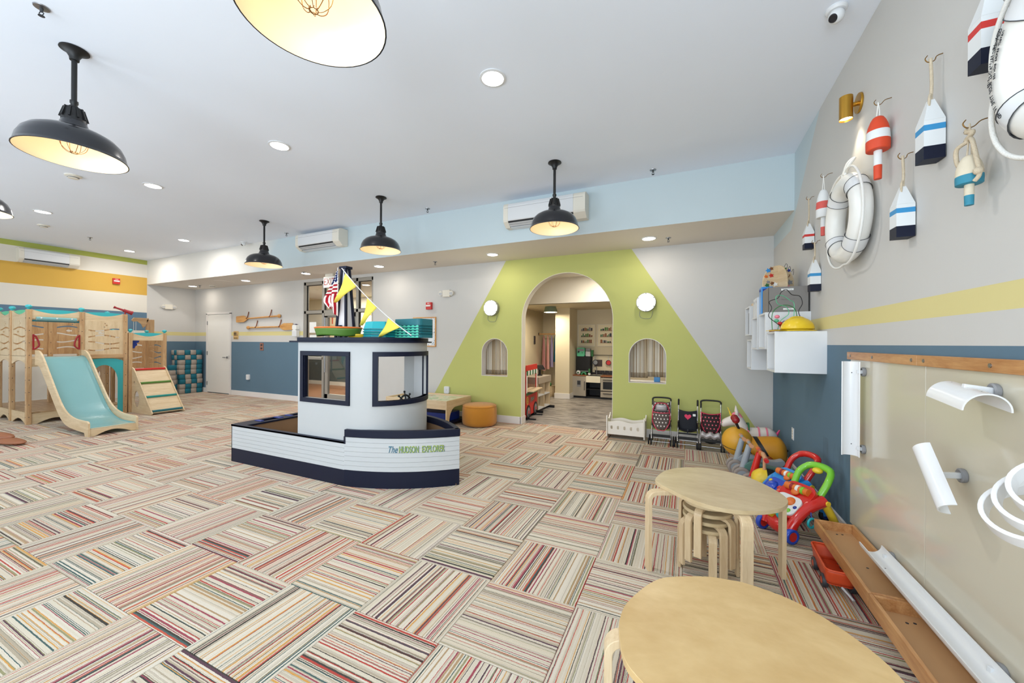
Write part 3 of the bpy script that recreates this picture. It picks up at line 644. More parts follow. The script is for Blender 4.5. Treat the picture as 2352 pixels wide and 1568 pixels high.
# stern wall with its wide slotted seat
st = MB().box(XA + 0.006, XA + 0.03, -0.49, 0.49, 0, 0.402); st.box(XA + 0.18, XA + 0.20, -0.46, 0.46, 0, 0.402); st.build('stern_core', 'hull_inside', boat)
MB().box(XA, XA + 0.01, -0.497, 0.497, 0, 0.152).build('stern_band', 'navy', boat)
for i in range(6): MB().box(XA - 0.001, XA + 0.011, -0.497, 0.497, 0.1535 + i * 0.0413, 0.1535 + i * 0.0413 + 0.0395).build('stern_plank', 'hull_white', boat)
seat = [[(XA - 0.004, -0.46), (XA + 0.215, -0.46), (XA + 0.215, 0.46), (XA - 0.004, 0.46)], rrect(XA + 0.05, XA + 0.16, -0.25, 0.0, 0.02)[::-1], rrect(XA + 0.05, XA + 0.16, 0.12, 0.38, 0.02)[::-1]]
MB().shape(seat, 0.02, T(0, 0, 0.402)).build('stern_rail', 'navy', boat, bevel=0.002)
for y0, y1 in ((-0.27, -0.23), (-0.05, 0.01), (0.10, 0.14)): MB().box(XA + 0.045, XA + 0.165, y0, y1, 0.422, 0.430).build('strap', 'deep_blue', boat, bevel=0.003)
fo = [(XA + 0.02, -0.47)] + [(p[0] - 0.02, p[1] + 0.03) for p in bow(-1)] + [(p[0] - 0.02, p[1] - 0.03) for p in bow(1)[::-1]] + [(XA + 0.02, 0.47)]
MB().shape([fo], 0.012, T(0, 0, 0.004)).build('deck', 'hull_inside', boat)
# name on the bow
def bow_pt(q):
    pts = bow(-1, 60); i = q * 60; k = min(int(i), 59); a, b = Vector((*pts[k], 0)), Vector((*pts[k + 1], 0)); p = a.lerp(b, i - k); d = (b - a).normalized(); return p, d
M('sign_green', (168, 186, 62), 0.5); M('sign_blue', (44, 104, 128), 0.5)
for word, q, sz, mat, sh, sx in (('The', 0.43, 0.085, 'sign_blue', 0.35, 0.70), ('HUDSON', 0.57, 0.088, None, 0, 0.49), ('EXPLORER', 0.775, 0.088, None, 0, 0.50)):
    p, d = bow_pt(q); nrm = Vector((d.y, -d.x, 0)); mx = mx_plane(p + Vector((0, 0, 0.362)) + nrm * 0.0012, d, (0, 0, 1))
    if mat: text('name_lettering', word, sz, mat, boat, mx, 0.0012, shear=sh, sx=sx, bold=0.0005)
    else:
        text('name_shadow', word, sz, 'sign_blue', boat, mx_plane(p + Vector((0, 0, 0.360)) + nrm * 0.0008 + d * 0.004, d, (0, 0, 1)), 0.0008, sx=sx, bold=0.0012)
        text('name_lettering', word, sz, 'sign_green', boat, mx, 0.0016, sx=sx)
# cabin
CXC, CR = -2.95 + BX, 0.467; CX0, CXF = -3.635 + BX, -3.02 + BX
NA = 36
def cab_arc(a0, a1, r=CR, n=None):
    n = n or max(3, int(abs(a1 - a0) / 5)); return [(CXC + r * math.cos(math.radians(a0 + (a1 - a0) * k / n)), r * math.sin(math.radians(a0 + (a1 - a0) * k / n))) for k in range(n + 1)]
near_ = [(CX0, -CR), (CXC, -CR)]; full = near_ + cab_arc(-90, 90)[1:] + [(CXF, CR)]
WZ0, WZ1, A0, A1 = 0.80, 1.225, -51, 40
cw = MB(); strip(cw, full, 0.035, 0.012, WZ0, 1); strip(cw, full, 0.035, WZ1, 1.357, 1)
W1a, W1b = -3.545 + BX, -2.95 + BX
strip(cw, [(CX0, -CR), (W1a, -CR)], 0.035, WZ0, WZ1, 1); strip(cw, [(W1b, -CR), (CXC, -CR)] + cab_arc(-90, A0)[1:] if W1b < CXC - 0.001 else cab_arc(-90, A0), 0.035, WZ0, WZ1, 1)
strip(cw, cab_arc(A1, 90) + [(CXF, CR)], 0.035, WZ0, WZ1, 1)
cw.build('cabin_wall', 'cabin_white', boat, smooth=50)
inn = MB()
for k in range(26):
    a = math.radians(A1 + 2 + k * 1.45); r = CR - 0.036; p = Vector((CXC + r * math.cos(a), r * math.sin(a), 0)); nn = Vector((math.cos(a), math.sin(a), 0)); inn.cyl(p + Vector((0, 0, 0.03)), p + Vector((0, 0, 1.35)), 0.0055, n=6)
inn.build('cabin_lining', 'gloss_white', boat, smooth=60)
MB().box(CX0, CX0 + 0.035, CR - 0.035, CR, 0.012, 1.357).build('cabin_post', 'cabin_white', boat)
wf = MB(); fw = 0.045
for y0, y1 in ((-CR - 0.014, -CR + 0.004), (-CR + 0.03, -CR + 0.045)):
    wf.box(W1a - fw, W1b + fw, y0, y1, WZ1, WZ1 + fw); wf.box(W1a - fw, W1b + fw, y0, y1, WZ0 - fw, WZ0); wf.box(W1a - fw, W1a, y0, y1, WZ0, WZ1); wf.box(W1b, W1b + fw, y0, y1, WZ0, WZ1)
wf.box(W1a, W1a + 0.006, -CR, -CR + 0.035, WZ0, WZ1); wf.box(W1b - 0.006, W1b, -CR, -CR + 0.035, WZ0, WZ1)
wf.build('window_frame', 'navy', boat, bevel=0.002)
wg = MB(); ro = CR + 0.014; df = 6
strip(wg, cab_arc(A0 - df, A1 + df, ro), 0.062, WZ1, WZ1 + fw, 1); strip(wg, cab_arc(A0 - df, A1 + df, ro), 0.062, WZ0 - fw, WZ0, 1)
strip(wg, cab_arc(A0 - df, A0, ro), 0.062, WZ0, WZ1, 1); strip(wg, cab_arc(A1, A1 + df, ro), 0.062, WZ0, WZ1, 1)
wg.build('bow_window_frame', 'navy', boat, smooth=50)
ro1 = [(CX0 - 0.10, -CR - 0.03), (CXC, -CR - 0.03)] + cab_arc(-90, 90, CR + 0.05)[1:-1] + [(CXC, CR + 0.03), (CX0 - 0.10, CR + 0.03)]
ro2 = [(CX0 - 0.004, -CR - 0.012), (CXC, -CR - 0.012)] + cab_arc(-90, 90, CR + 0.012)[1:-1] + [(CXC, CR + 0.012), (CX0 - 0.004, CR + 0.012)]
MB().shape([ro1], 0.016, T(0, 0, 1.357)).build('roof_board', 'navy', boat, bevel=0.002)
MB().shape([ro2], 0.034, T(0, 0, 1.373)).build('roof', 'navy', boat, bevel=0.003)
wh = MB()
cw_ = Vector((-2.66 + BX, 0.05, 0.725))
for k in range(8):
    a = 2 * PI * k / 8; d = Vector((-0.25, math.cos(a), math.sin(a))); wh.cyl(cw_, cw_ + d * 0.115, 0.007, n=8); wh.ell(cw_ + d * 0.12, 0.012, 8, 6)
wh.tube([cw_ + Vector((-0.25 * 0.085, 0.085 * math.cos(2 * PI * k / 24), 0.085 * math.sin(2 * PI * k / 24))) for k in range(24)], 0.010, 8, True); wh.cyl(cw_, cw_ + Vector((0.16, 0, -0.02)), 0.014)
wh.build('steering_wheel', 'black', boat, smooth=60)
# mast
mt = MB(); B0, T0, zb, zt = 0.078, 0.028, 1.407, 2.19; mxm, mym = -3.47 + BX, -0.02
for sx in (-1, 1):
    for sy in (-1, 1): mt.bar((mxm + sx * B0, mym + sy * B0 * 0.8, zb), (mxm + sx * T0, mym + sy * T0 * 0.8, zt), 0.024, 0.024, (0, 1, 0))
mt.box(mxm - 0.055, mxm + 0.055, mym - 0.045, mym + 0.045, zt - 0.015, zt + 0.012)
for sy in (-1, 1): mt.box(mxm - 0.02, mxm + 0.02, mym + sy * 0.075 - 0.012, mym + sy * 0.075 + 0.012, zb, zb + 0.14)
mt.build('mast_frame', 'navy', boat, bevel=0.002)
a, b = B0 - 0.012, T0 - 0.006
MB().add([(mxm - a, mym - a * .8, zb), (mxm + a, mym - a * .8, zb), (mxm + a, mym + a * .8, zb), (mxm - a, mym + a * .8, zb), (mxm - b, mym - b * .8, zt), (mxm + b, mym - b * .8, zt), (mxm + b, mym + b * .8, zt), (mxm - b, mym + b * .8, zt)],
         [(0, 3, 2, 1), (4, 5, 6, 7), (0, 1, 5, 4), (1, 2, 6, 5), (2, 3, 7, 6), (3, 0, 4, 7)]).build('mast_panel', 'gloss_white', boat)
# ---- flag hung on the mast
m, t, b = newmat('flag_cloth', 0.8, 0, 0.1)
un = t.add('ShaderNodeUVMap'); sp = t.add('ShaderNodeSeparateXYZ'); t.link(un.outputs[0], sp.inputs[0]); u, v = sp.outputs[0], sp.outputs[1]
stripe = t.math('LESS_THAN', t.math('FRACT', t.math('MULTIPLY', v, 6.5)), 0.5)
col = t.mix(stripe, lin((236, 232, 226)), lin((168, 32, 44)))
can = t.math('MULTIPLY', t.math('LESS_THAN', u, 0.42), t.math('LESS_THAN', v, 0.5385))
fx = t.math('SUBTRACT', t.math('FRACT', t.math('MULTIPLY', u, 13.0)), 0.5); fy = t.math('SUBTRACT', t.math('FRACT', t.math('MULTIPLY', v, 9.0)), 0.5)
star = t.math('LESS_THAN', t.math('ADD', t.math('POWER', fx, 2.0), t.math('POWER', fy, 2.0)), 0.075)
col = t.mix(can, col, t.mix(star, lin((28, 42, 92)), lin((240, 240, 240)))); t.link(col, b.inputs['Base Color'])
def flag_pt(u, v):   # u runs down the hanging cloth, v from the mast outwards
    wdt = 0.02 + 0.16 * min(u / 0.62, 1.0) - 0.13 * max(0, (u - 0.72) / 0.28)
    sh = 0.02 * max(0, u - 0.5) * 2
    return (-wdt * v + 0.006 * math.sin(u * 8) - sh, 0.03 * math.sin(v * 10 + u * 2) * (0.25 + u * 0.6) - 0.04, -0.47 * u - 0.05 * v * (1 - u) + (0.10 * (v - 0.4) if u > 0.9 else 0))
fg = MB().grid(flag_pt, 30, 20)
flag = thing('flag', 'small stars and stripes flag hanging from the boat mast', 'flag', (-3.475, 3.03, 2.155))
fo = fg.build('cloth', 'flag_cloth', flag, smooth=180, solid=0.002)
uvl = fo.data.uv_layers.new(name='UVMap')
for p in fo.data.polygons:
    rows = [fo.data.loops[li].vertex_index // 20 for li in p.loop_indices]; rmin = min(rows)
    for li in p.loop_indices:
        vi = fo.data.loops[li].vertex_index; u, v = (vi // 20) / 29, (vi % 20) / 19
        if rmin < 8: uv = (0.05 + 0.36 * v, 0.02 + 0.51 * u / 0.276)          # blue field at the hoist
        elif rmin < 16: uv = (0.7, 0.54 + (u - 0.276) * 1.65)                  # fold showing the stripes level
        else: uv = (0.7, 0.08 + v * 0.70)                                      # fly end hanging, stripes upright
        uvl.data[li].uv = uv
MB().cyl((0.0, -0.035, 0.02), (0.004, -0.035, -0.33), 0.004, n=8).build('flag_stick', 'gloss_white', flag, smooth=40)
# ---- bunting from mast top to the roof edge
bt = thing('bunting', 'white cord with yellow pennants from the mast top down to the cabin roof', 'bunting', (-3.42, 3.0, 2.165))
S0, S1 = Vector((0, 0, 0)), Vector((1.035, -0.10, -0.735))
def sag(q): return S0.lerp(S1, q) + Vector((0, 0, -0.20 * q * (1 - q)))
MB().tube([sag(k / 24) for k in range(25)], 0.005, 6).build('cord', 'gloss_white', bt, smooth=60)
M('pennant_yellow', (222, 206, 78), 0.7, var=0.04)
for q0, q1, tipo in ((0.06, 0.24, Vector((-0.165, -0.06, -0.245))), (0.40, 0.545, Vector((-0.12, -0.03, -0.235))), (0.70, 0.86, Vector((-0.13, -0.06, -0.145)))):
    a, b = sag(q0), sag(q1); tip = (a + b) / 2 + tipo
    def pf(u, v, a=a, b=b, tip=tip): p = a.lerp(b, u).lerp(tip, v); return (p.x, p.y + 0.02 * math.sin(v * 5 + u * 3) * v, p.z)
    MB().grid(pf, 7, 9).build('pennant', 'pennant_yellow', bt, smooth=180, solid=0.002)
# ---- toys stored on the cabin roof
RZ = 1.408
def wavy_dish(name, label, loc, rx, ry, h, mat, mat2, rz=0, wav=0.006):
    t = thing(name, label, 'stepping stone', loc, rz, 'stepping stones on the boat roof')
    def w(u, v):
        a = 2 * PI * u; r = 0.90 + 0.10 * v; zz = h * v + wav * math.sin(3 * a) * (1 if v < 0.99 else 0.6)
        return (rx * r * math.cos(a), ry * r * math.sin(a), zz + wav)
    MB().grid(w, 40, 6, True).build('rim', mat, t, smooth=180, solid=0.008)
    MB().shape([[(rx * 0.97 * math.cos(2 * PI * k / 40), ry * 0.97 * math.sin(2 * PI * k / 40)) for k in range(40)]], 0.012, T(0, 0, h - 0.004)).build('top', mat2, t, bevel=0.003)
    MB().tube([(rx * math.cos(2 * PI * k / 40), ry * math.sin(2 * PI * k / 40), h + 0.006 + wav) for k in range(40)], 0.009, 8, True).build('lip', mat2, t, smooth=60)
    return t
wavy_dish('stepping_stone', 'green wavy stepping stone with an orange top on the boat roof', (-3.29, 2.85, RZ + 0.012), 0.25, 0.20, 0.075, 'olive_green', 'orange')
wavy_dish('stepping_stone', 'flat yellow stepping stone half hidden under the green one', (-3.10, 2.93, RZ), 0.10, 0.08, 0.02, 'yellow', 'yellow', 0.3, 0.002)
M('teal_a', (30, 168, 178), 0.35, var=0.03); M('teal_b', (16, 112, 124), 0.4, var=0.03); M('teal_c', (24, 140, 132), 0.4, var=0.03); M('scallop', (78, 196, 168), 0.4)
names6 = ['bottom', 'second from the bottom', 'third from the bottom', 'top']
for k in range(4):
    h0 = 0.0 + k * 0.026; H = 0.075 if k < 3 else 0.085
    t = thing('hexagonal_stepping_stone', 'turquoise hexagonal stepping stone on the boat roof, %s of its stack' % names6[k], 'stepping stone', (-2.88, 3.02, RZ + h0), 0.25, 'turquoise hexagonal stones')
    pr = [(0.172, 0.0), (0.176, 0.006), (0.172, 0.012), (0.150, H - 0.006), (0.138, H), (0, H)]
    MB().lathe(pr, 8).build('shell', 'teal_a' if k != 1 else 'teal_c', t, bevel=0.002); MB().lathe([(0.172, 0.002), (0.180, 0.004), (0.180, 0.011), (0.172, 0.013)], 8, close=True).build('lip', 'teal_b', t)
for k in range(5):
    nm = ['bottom', 'second', 'middle', 'fourth', 'topmost'][k]
    t = thing('scalloped_balance_block', 'dark teal balance block with scalloped edge on the boat roof, %s of five' % nm, 'balance block', (-2.55, 3.14, RZ + k * 0.026), -0.12, 'dark teal balance blocks')
    H = 0.05 if k < 4 else 0.085
    MB().shape([rrect(-0.185, 0.185, -0.11, 0.11, 0.05)], H, T(0, 0, 0.001)).build('shell', 'teal_b' if k % 2 else 'teal_dark', t, bevel=0.006)
    ed = [(-0.18, 0.0), (0.18, 0.0)] + [(0.18 - 0.36 * q / 40, 0.014 + 0.006 * math.sin(q / 40 * 2 * PI * 6)) for q in range(41)]
    MB().shape([ed], 0.006, mx_plane((0, -0.1105, 0.001), (1, 0, 0), (0, 0, 1))).build('scalloped_edge', 'scallop', t)
# ================================================================ WOODEN PLAY TOWER
def wb_(mb, name, mat, root, parent=None, **kw):
    L = root.location
    for i, v in enumerate(mb.v): mb.v[i] = Vector(v) - L
    return mb.build(name, mat, parent or root, **kw)
def slot(cx, cy, w, amp, th=0.017, ph=0.0, n=14):
    top = [(cx - w / 2 + w * k / n, cy + th / 2 + amp * math.sin(ph + PI * 1.6 * k / n)) for k in range(n + 1)]; bot = [(p[0], p[1] - th) for p in top[::-1]]
    return top + bot
def fish(cx, cy, s): return [(cx + s * a, cy + s * b) for a, b in ((-1, 0.05), (-.6, .45), (0, .55), (.5, .25), (.8, .5), (.95, .45), (.8, .0), (.95, -.4), (.8, -.45), (.5, -.2), (0, -.4), (-.6, -.35))]
def slot_panel(w, h, seed=0, fsh=True, narrow=0.8):
    loops = [[(0, 0), (w, 0), (w, h), (0, h)]]
    for k in range(4): loops.append(slot(w / 2, h * (0.17 + 0.19 * k), w * narrow, 0.021 if k % 2 else -0.021, 0.023, seed + k)[::-1])
    if fsh:
        loops.append(fish(w * 0.42, h * 0.645, 0.045)[::-1])
        for a, b, r in ((0.52, 0.93, 0.010), (0.56, 0.88, 0.014), (0.50, 0.83, 0.009)): loops.append(circ(w * a, h * b, r, 10)[::-1])
    return loops
tw = thing('play_tower', 'tall natural wood play tower with wavy-slotted panels, teal trim and post caps', 'play tower', (-10.3, 2.92, 0))
PZ = 1.86
posts = [(-9.65, 2.34, PZ), (-9.65, 2.93, PZ), (-9.65, 3.50, PZ), (-10.38, 2.34, PZ), (-11.0, 2.34, PZ), (-11.0, 3.50, PZ), (-11.0, 2.93, PZ), (-10.38, 3.50, PZ), (-11.62, 2.34, PZ), (-11.62, 3.50, PZ)]
for i, (x, y, h) in enumerate(posts):
    po = wb_(MB().box(x - 0.03, x + 0.03, y - 0.03, y + 0.03, 0, h), 'post', 'pine', tw, bevel=0.006)
    if i != 2:
        fn = MB().lathe([(0.0, h), (0.022, h), (0.026, h + 0.004), (0.014, h + 0.012), (0.016, h + 0.016), (0.034, h + 0.03), (0.040, h + 0.047), (0.033, h + 0.066), (0.014, h + 0.077), (0, h + 0.078)], 18, T(x, y, 0))
        wb_(fn, 'post_cap', 'teal', tw, smooth=60)
    bl = MB()
    for k in range(9):
        z = 0.12 + k * 0.2
        for dx, dy in ((0.031, 0), (0, -0.031)): bl.cyl((x + dx * 0.95, y + dy * 0.95, z), (x + dx * 1.06, y + dy * 1.06, z), 0.006, n=8)
    wb_(bl, 'post_bolts', 'dark_gray', tw)
def xpanel(x, y0, y1, z0, z1, loops, mat='birch', th=0.016):
    mx = mx_plane((x, y0, z0), (0, 1, 0), (0, 0, 1)); return MB().shape(loops, th, mx)
def ypanel(y, x0, x1, z0, z1, loops, th=0.016):
    mx = mx_plane((x0, y, z0), (1, 0, 0), (0, 0, 1)); return MB().shape(loops, th, mx)
def topboard(w, h=0.15):
    return [[(0, 0), (w, 0), (w, h)] + [(w - w * k / 14, h - 0.06 * math.sin(PI * k / 14) - 0.002) for k in range(1, 14)] + [(0, h)]]
def skirt(w, h=0.14, leg=0.06, rise=0.07):
    return [[(0, 0), (leg, 0)] + [(leg + (w - 2 * leg) * k / 14, rise * math.sin(PI * k / 14)) for k in range(1, 14)] + [(w - leg, 0), (w, 0), (w, h), (0, h)]]
def cloth(p0, p1, z, nrm):
    """teal lens-shaped plate filling the scoop of a top board (its ends reach the board ends)"""
    p0 = Vector(p0); p1 = Vector(p1); d = (p1 - p0); L = d.length; d.normalize()
    lens = [(L * k / 18, -0.058 * math.sin(PI * k / 18)) for k in range(19)] + [(L - L * k / 18, 0.012 * math.sin(PI * k / 18)) for k in range(1, 18)]
    return MB().shape([lens], 0.010, mx_plane((p0.x - nrm[0] * 0.010, p0.y - nrm[1] * 0.010, z), d, (0, 0, 1)))
# front face, bay with the slide
wb_(xpanel(-9.655, 2.37, 2.90, 1.715, 1.86, topboard(0.53)), 'top_board', 'birch_y', tw, bevel=0.002)
wb_(cloth((-9.64, 2.38, 0), (-9.64, 2.895, 0), 1.86, (1, 0, 0)), 'wave_trim', 'teal', tw, bevel=0.002)
ro = MB().cyl((-9.62, 2.41, 1.715), (-9.62, 2.86, 1.715), 0.032, n=16); wb_(ro, 'rolled_curtain', 'slide_blue', tw, smooth=40)
wb_(MB().box(-9.66, -9.64, 2.37, 2.90, 1.668, 1.698), 'curtain_rail', 'teal_dark', tw)
for y in (2.46, 2.63, 2.80): wb_(MB().ell((-9.587, y, 1.725), 0.012, 10, 6), 'snap_button', 'gloss_white', tw, smooth=180)
for y, s in ((2.385, 1), (2.885, -1)):
    h = [(-9.60, y, 1.44), (-9.60, y + s * 0.02, 1.42), (-9.60, y + s * 0.05, 1.32), (-9.60, y + s * 0.045, 1.26), (-9.60, y, 1.215)]
    wb_(MB().tube(spline(h, 4), 0.012, 8).bar((-9.605, y - s * 0.006, 1.205), (-9.605, y - s * 0.006, 1.46), 0.02, 0.016), 'grab_handle', 'dark_red', tw, smooth=60)
wb_(xpanel(-9.655, 2.37, 2.90, 0.0, 0.15, skirt(0.53, 0.17)), 'skirt_board', 'birch_y', tw, bevel=0.002)
wb_(xpanel(-9.655, 2.37, 2.90, 0.93, 1.07, skirt(0.53, 0.13, 0.05, 0.05)), 'platform_apron', 'birch_y', tw, bevel=0.002)
# front face, bay with the panel and the teal doorway
wb_(xpanel(-9.655, 2.96, 3.47, 1.715, 1.86, topboard(0.51)), 'top_board', 'birch_y', tw, bevel=0.002)
wb_(cloth((-9.64, 2.965, 0), (-9.64, 3.465, 0), 1.86, (1, 0, 0)), 'wave_trim', 'teal', tw, bevel=0.002)
wb_(xpanel(-9.650, 2.96, 3.47, 1.10, 1.72, slot_panel(0.51, 0.615, 0.4)), 'slotted_panel', 'birch', tw, bevel=0.0015)
wb_(MB().box(-9.64, -9.615, 2.96, 3.47, 1.045, 1.115), 'panel_rail', 'pine_y', tw, bevel=0.004)
do = [[(0, 0), (0.07, 0), (0.07, 0.62)] + [(0.255 - 0.185 * math.cos(PI * k / 16), 0.62 + 0.30 * math.sin(PI * k / 16)) for k in range(1, 16)] + [(0.44, 0.62), (0.44, 0), (0.51, 0), (0.51, 0.98)] + [(0.255 + 0.255 * math.cos(PI * k / 14), 0.98 + 0.06 * math.sin(PI * k / 14)) for k in range(1, 14)] + [(0, 0.98)]]
wb_(xpanel(-9.645, 2.96, 3.47, 0, 1, do), 'doorway_arch', 'teal', tw, bevel=0.002)
# near side towards the camera: two bays
for x0, x1 in ((-10.35, -9.68), (-10.97, -10.41), (-11.59, -11.03)):
    w = x1 - x0
    wb_(ypanel(2.345, x0, x1, 1.10, 1.72, slot_panel(w, 0.615, x0, True, 0.82)), 'slotted_panel', 'birch', tw, bevel=0.0015)
    wb_(ypanel(2.345, x0, x1, 1.715, 1.85, topboard(w, 0.135)), 'top_board', 'birch_x', tw, bevel=0.002)
    wb_(ypanel(2.345, x0, x1, 0.97, 1.10, skirt(w, 0.135, 0.04, 0.06)), 'platform_apron', 'birch_x', tw, bevel=0.002)
    wb_(ypanel(2.345, x0, x1, 0.0, 0.18, skirt(w, 0.19, 0.05, 0.08)), 'skirt_board', 'birch_x', tw, bevel=0.002)
    wb_(cloth((x0 + 0.01, 2.345, 0), (x1 - 0.01, 2.345, 0), 1.85, (0, -1, 0)), 'wave_trim', 'mint', tw, bevel=0.002)
# back panels seen through the slide bay, and the deck boards
for y0, y1 in ((2.37, 2.90), (2.96, 3.47)):
    wb_(xpanel(-11.005, y0, y1, 1.10, 1.80, slot_panel(y1 - y0, 0.70, y0, True, 0.8)), 'slotted_panel', 'pine', tw, bevel=0.0015)
wb_(MB().box(-11.6, -9.68, 2.36, 3.48, 1.02, 1.045), 'upper_deck', 'birch_x', tw, bevel=0.002)
wb_(MB().box(-11.6, -9.68, 2.36, 3.48, 0.165, 0.19), 'lower_deck', 'pine_x', tw, bevel=0.002)
wb_(ypanel(3.505, -10.97, -10.41, 0.2, 0.95, [[(0, 0), (0.56, 0), (0.56, 0.8), (0, 0.8)], circ(0.28, 0.5, 0.06, 18)[::-1]]), 'hole_panel', 'pine', tw, bevel=0.002)
# red spyglass on the corner post
sg = MB().cyl((-9.65, 3.50, 1.86), (-9.65, 3.50, 1.91), 0.012, n=10); d0, d1 = Vector((-9.70, 3.36, 1.99)), Vector((-9.62, 3.60, 1.885))
sg.cyl(d0, d0.lerp(d1, 0.12), 0.026, 0.018); sg.cyl(d0.lerp(d1, 0.1), d0.lerp(d1, 0.5), 0.015, 0.020); sg.cyl(d0.lerp(d1, 0.5), d0.lerp(d1, 0.56), 0.032, 0.032); sg.cyl(d0.lerp(d1, 0.55), d0.lerp(d1, 0.9), 0.028, 0.034); sg.cyl(d0.lerp(d1, 0.9), d1, 0.040, 0.036)
spy = thing('toy_spyglass', 'red toy spyglass mounted on the play tower corner post', 'spyglass', (-9.65, 3.50, 1.86)); wb_(sg, 'tube', 'dark_red', spy, smooth=40)
# ---- slide
sl = thing('slide', 'light turquoise slide with plywood sides running down from the play tower', 'slide', (-8.6, 2.67, 0))
top = [(-9.60, 1.20), (-9.46, 1.19), (-9.34, 1.13), (-9.22, 1.02), (-8.98, 0.78), (-8.62, 0.43), (-8.38, 0.285), (-8.12, 0.225), (-7.85, 0.215), (-7.70, 0.215), (-7.655, 0.19)]
bot = [(-7.655, 0), (-7.76, 0), (-7.78, 0.05), (-8.05, 0.06), (-8.40, 0.10), (-8.66, 0.235), (-9.02, 0.57), (-9.33, 0.87), (-9.45, 0.95), (-9.60, 0.96)]
pt = [(p.x, p.y) for p in spline([(*p, 0) for p in top], 3)]; pb = [(p.x, p.y) for p in spline([(*p, 0) for p in bot[3:]], 3)]
for y in (2.405, 2.925):
    wb_(MB().shape([pt + bot[:3] + pb], 0.022, mx_plane((0, y + 0.011, 0), (1, 0, 0), (0, 0, 1))), 'side_board', 'birch_x', sl, bevel=0.003)
bed = [(p[0], p[1] - 0.105 + 0.02 * max(0, (p[0] + 9.0)) * 0) for p in top[:-1]] + [(-7.665, 0.105)]
bs = spline([(*p, 0) for p in bed], 8)
bd = MB().grid(lambda u, v: (bs[min(int(round(u * (len(bs) - 1))), len(bs) - 1)].x, 2.416 + 0.498 * v, bs[min(int(round(u * (len(bs) - 1))), len(bs) - 1)].y), len(bs), 3)
wb_(bd, 'slide_bed', 'slide_blue', sl, solid=0.006)
for y in (2.418, 2.900): wb_(MB().grid(lambda u, v, y=y: (bs[min(int(round(u * (len(bs) - 1))), len(bs) - 1)].x, y + 0.012 * (1 - v if y < 2.6 else v) * 0, bs[min(int(round(u * (len(bs) - 1))), len(bs) - 1)].y + 0.012 * v), len(bs), 3), 'bed_edge', 'slide_blue', sl, smooth=180, solid=0.006)
wb_(MB().shape(skirt(0.498, 0.115, 0.05, 0.065), 0.02, mx_plane((-7.685, 2.416, 0), (0, 1, 0), (0, 0, 1))), 'end_apron', 'birch_y', sl, bevel=0.002)
# ---- low tower with the ladder ramp
lt = thing('low_play_tower', 'low wooden play tower with a teal-trimmed top beside the foam cubes', 'play tower', (-9.95, 3.8, 0))
for x, y, h in ((-9.65, 4.10, 1.52), (-10.36, 4.10, 1.52), (-10.36, 3.58, 1.52), (-9.65, 3.575, 1.52)):
    wb_(MB().box(x - 0.028, x + 0.028, y - 0.028, y + 0.028, 0, h), 'post', 'pine', lt, bevel=0.006)
    wb_(MB().lathe([(0.0, h), (0.022, h), (0.014, h + 0.012), (0.032, h + 0.028), (0.037, h + 0.043), (0.031, h + 0.06), (0.0, h + 0.072)], 18, T(x, y, 0)), 'post_cap', 'teal', lt, smooth=60)
wb_(xpanel(-9.655, 3.60, 4.075, 1.37, 1.5, topboard(0.475, 0.14)), 'top_board', 'birch_y', lt, bevel=0.002)
wb_(cloth((-9.64, 3.605, 0), (-9.64, 4.07, 0), 1.51, (1, 0, 0)), 'wave_trim', 'teal', lt, bevel=0.002)
wb_(xpanel(-10.365, 3.60, 4.075, 0.80, 1.42, slot_panel(0.475, 0.62, 1.0, False)), 'slotted_panel', 'pine', lt, bevel=0.0015)
wb_(ypanel(4.105, -10.33, -9.68, 0.80, 1.42, slot_panel(0.65, 0.62, 2.0, True, 0.78)), 'slotted_panel', 'pine', lt, bevel=0.0015)
wb_(MB().box(-10.33, -9.66, 3.60, 4.08, 0.76, 0.785), 'deck', 'birch_x', lt, bevel=0.002)
bl = [(3.60, 1.37), (3.72, 1.37), (3.71, 1.33), (3.68, 1.32), (3.69, 1.28), (3.66, 1.255), (3.65, 1.22), (3.60, 1.215)]
wb_(MB().shape([bl], 0.02, mx_plane((-9.69, 0, 0), (0, 1, 0), (0, 0, 1))), 'wave_panel', 'deep_blue', lt, bevel=0.004)
rp = thing('ladder_ramp', 'plywood ladder ramp with red, yellow, green and teal rungs', 'ramp', (-9.25, 3.83, 0))
for y in (3.60, 4.085):
    tri = [(-9.62, 0.0), (-8.90, 0.0), (-8.865, 0.03), (-8.90, 0.075), (-9.55, 0.83), (-9.62, 0.86)]
    holes = [circ(-9.44, 0.26, 0.10, 20, 0.155)[::-1], circ(-9.53, 0.56, 0.028, 12, 0.04)[::-1]] + [[(-9.43 + 0.115 * k + a, 0.60 - 0.135 * k + b) for a, b in ((0, 0), (0.012, 0.012), (0.062, -0.045), (0.050, -0.058))][::-1] for k in range(4)]
    wb_(MB().shape([tri] + holes, 0.018, mx_plane((0, y + 0.009, 0), (1, 0, 0), (0, 0, 1))), 'side_board', 'birch_x', rp, bevel=0.003)
wb_(MB().bar((-9.585, 3.843, 0.815), (-8.90, 3.843, 0.035), 0.464, 0.012, (0.7, 0, 0.7)), 'ramp_sheet', 'birch_y', rp, bevel=0.002)
for k, mt_ in enumerate(('red', 'olive_green', 'teal_c', 'teal_dark')):
    q = 0.02 + k * 0.315; x, z = -9.575 + 0.685 * q, 0.83 - 0.79 * q
    wb_(MB().cyl((x, 3.615, z), (x, 4.07, z), 0.021, n=14), 'rung', mt_, rp, smooth=40)
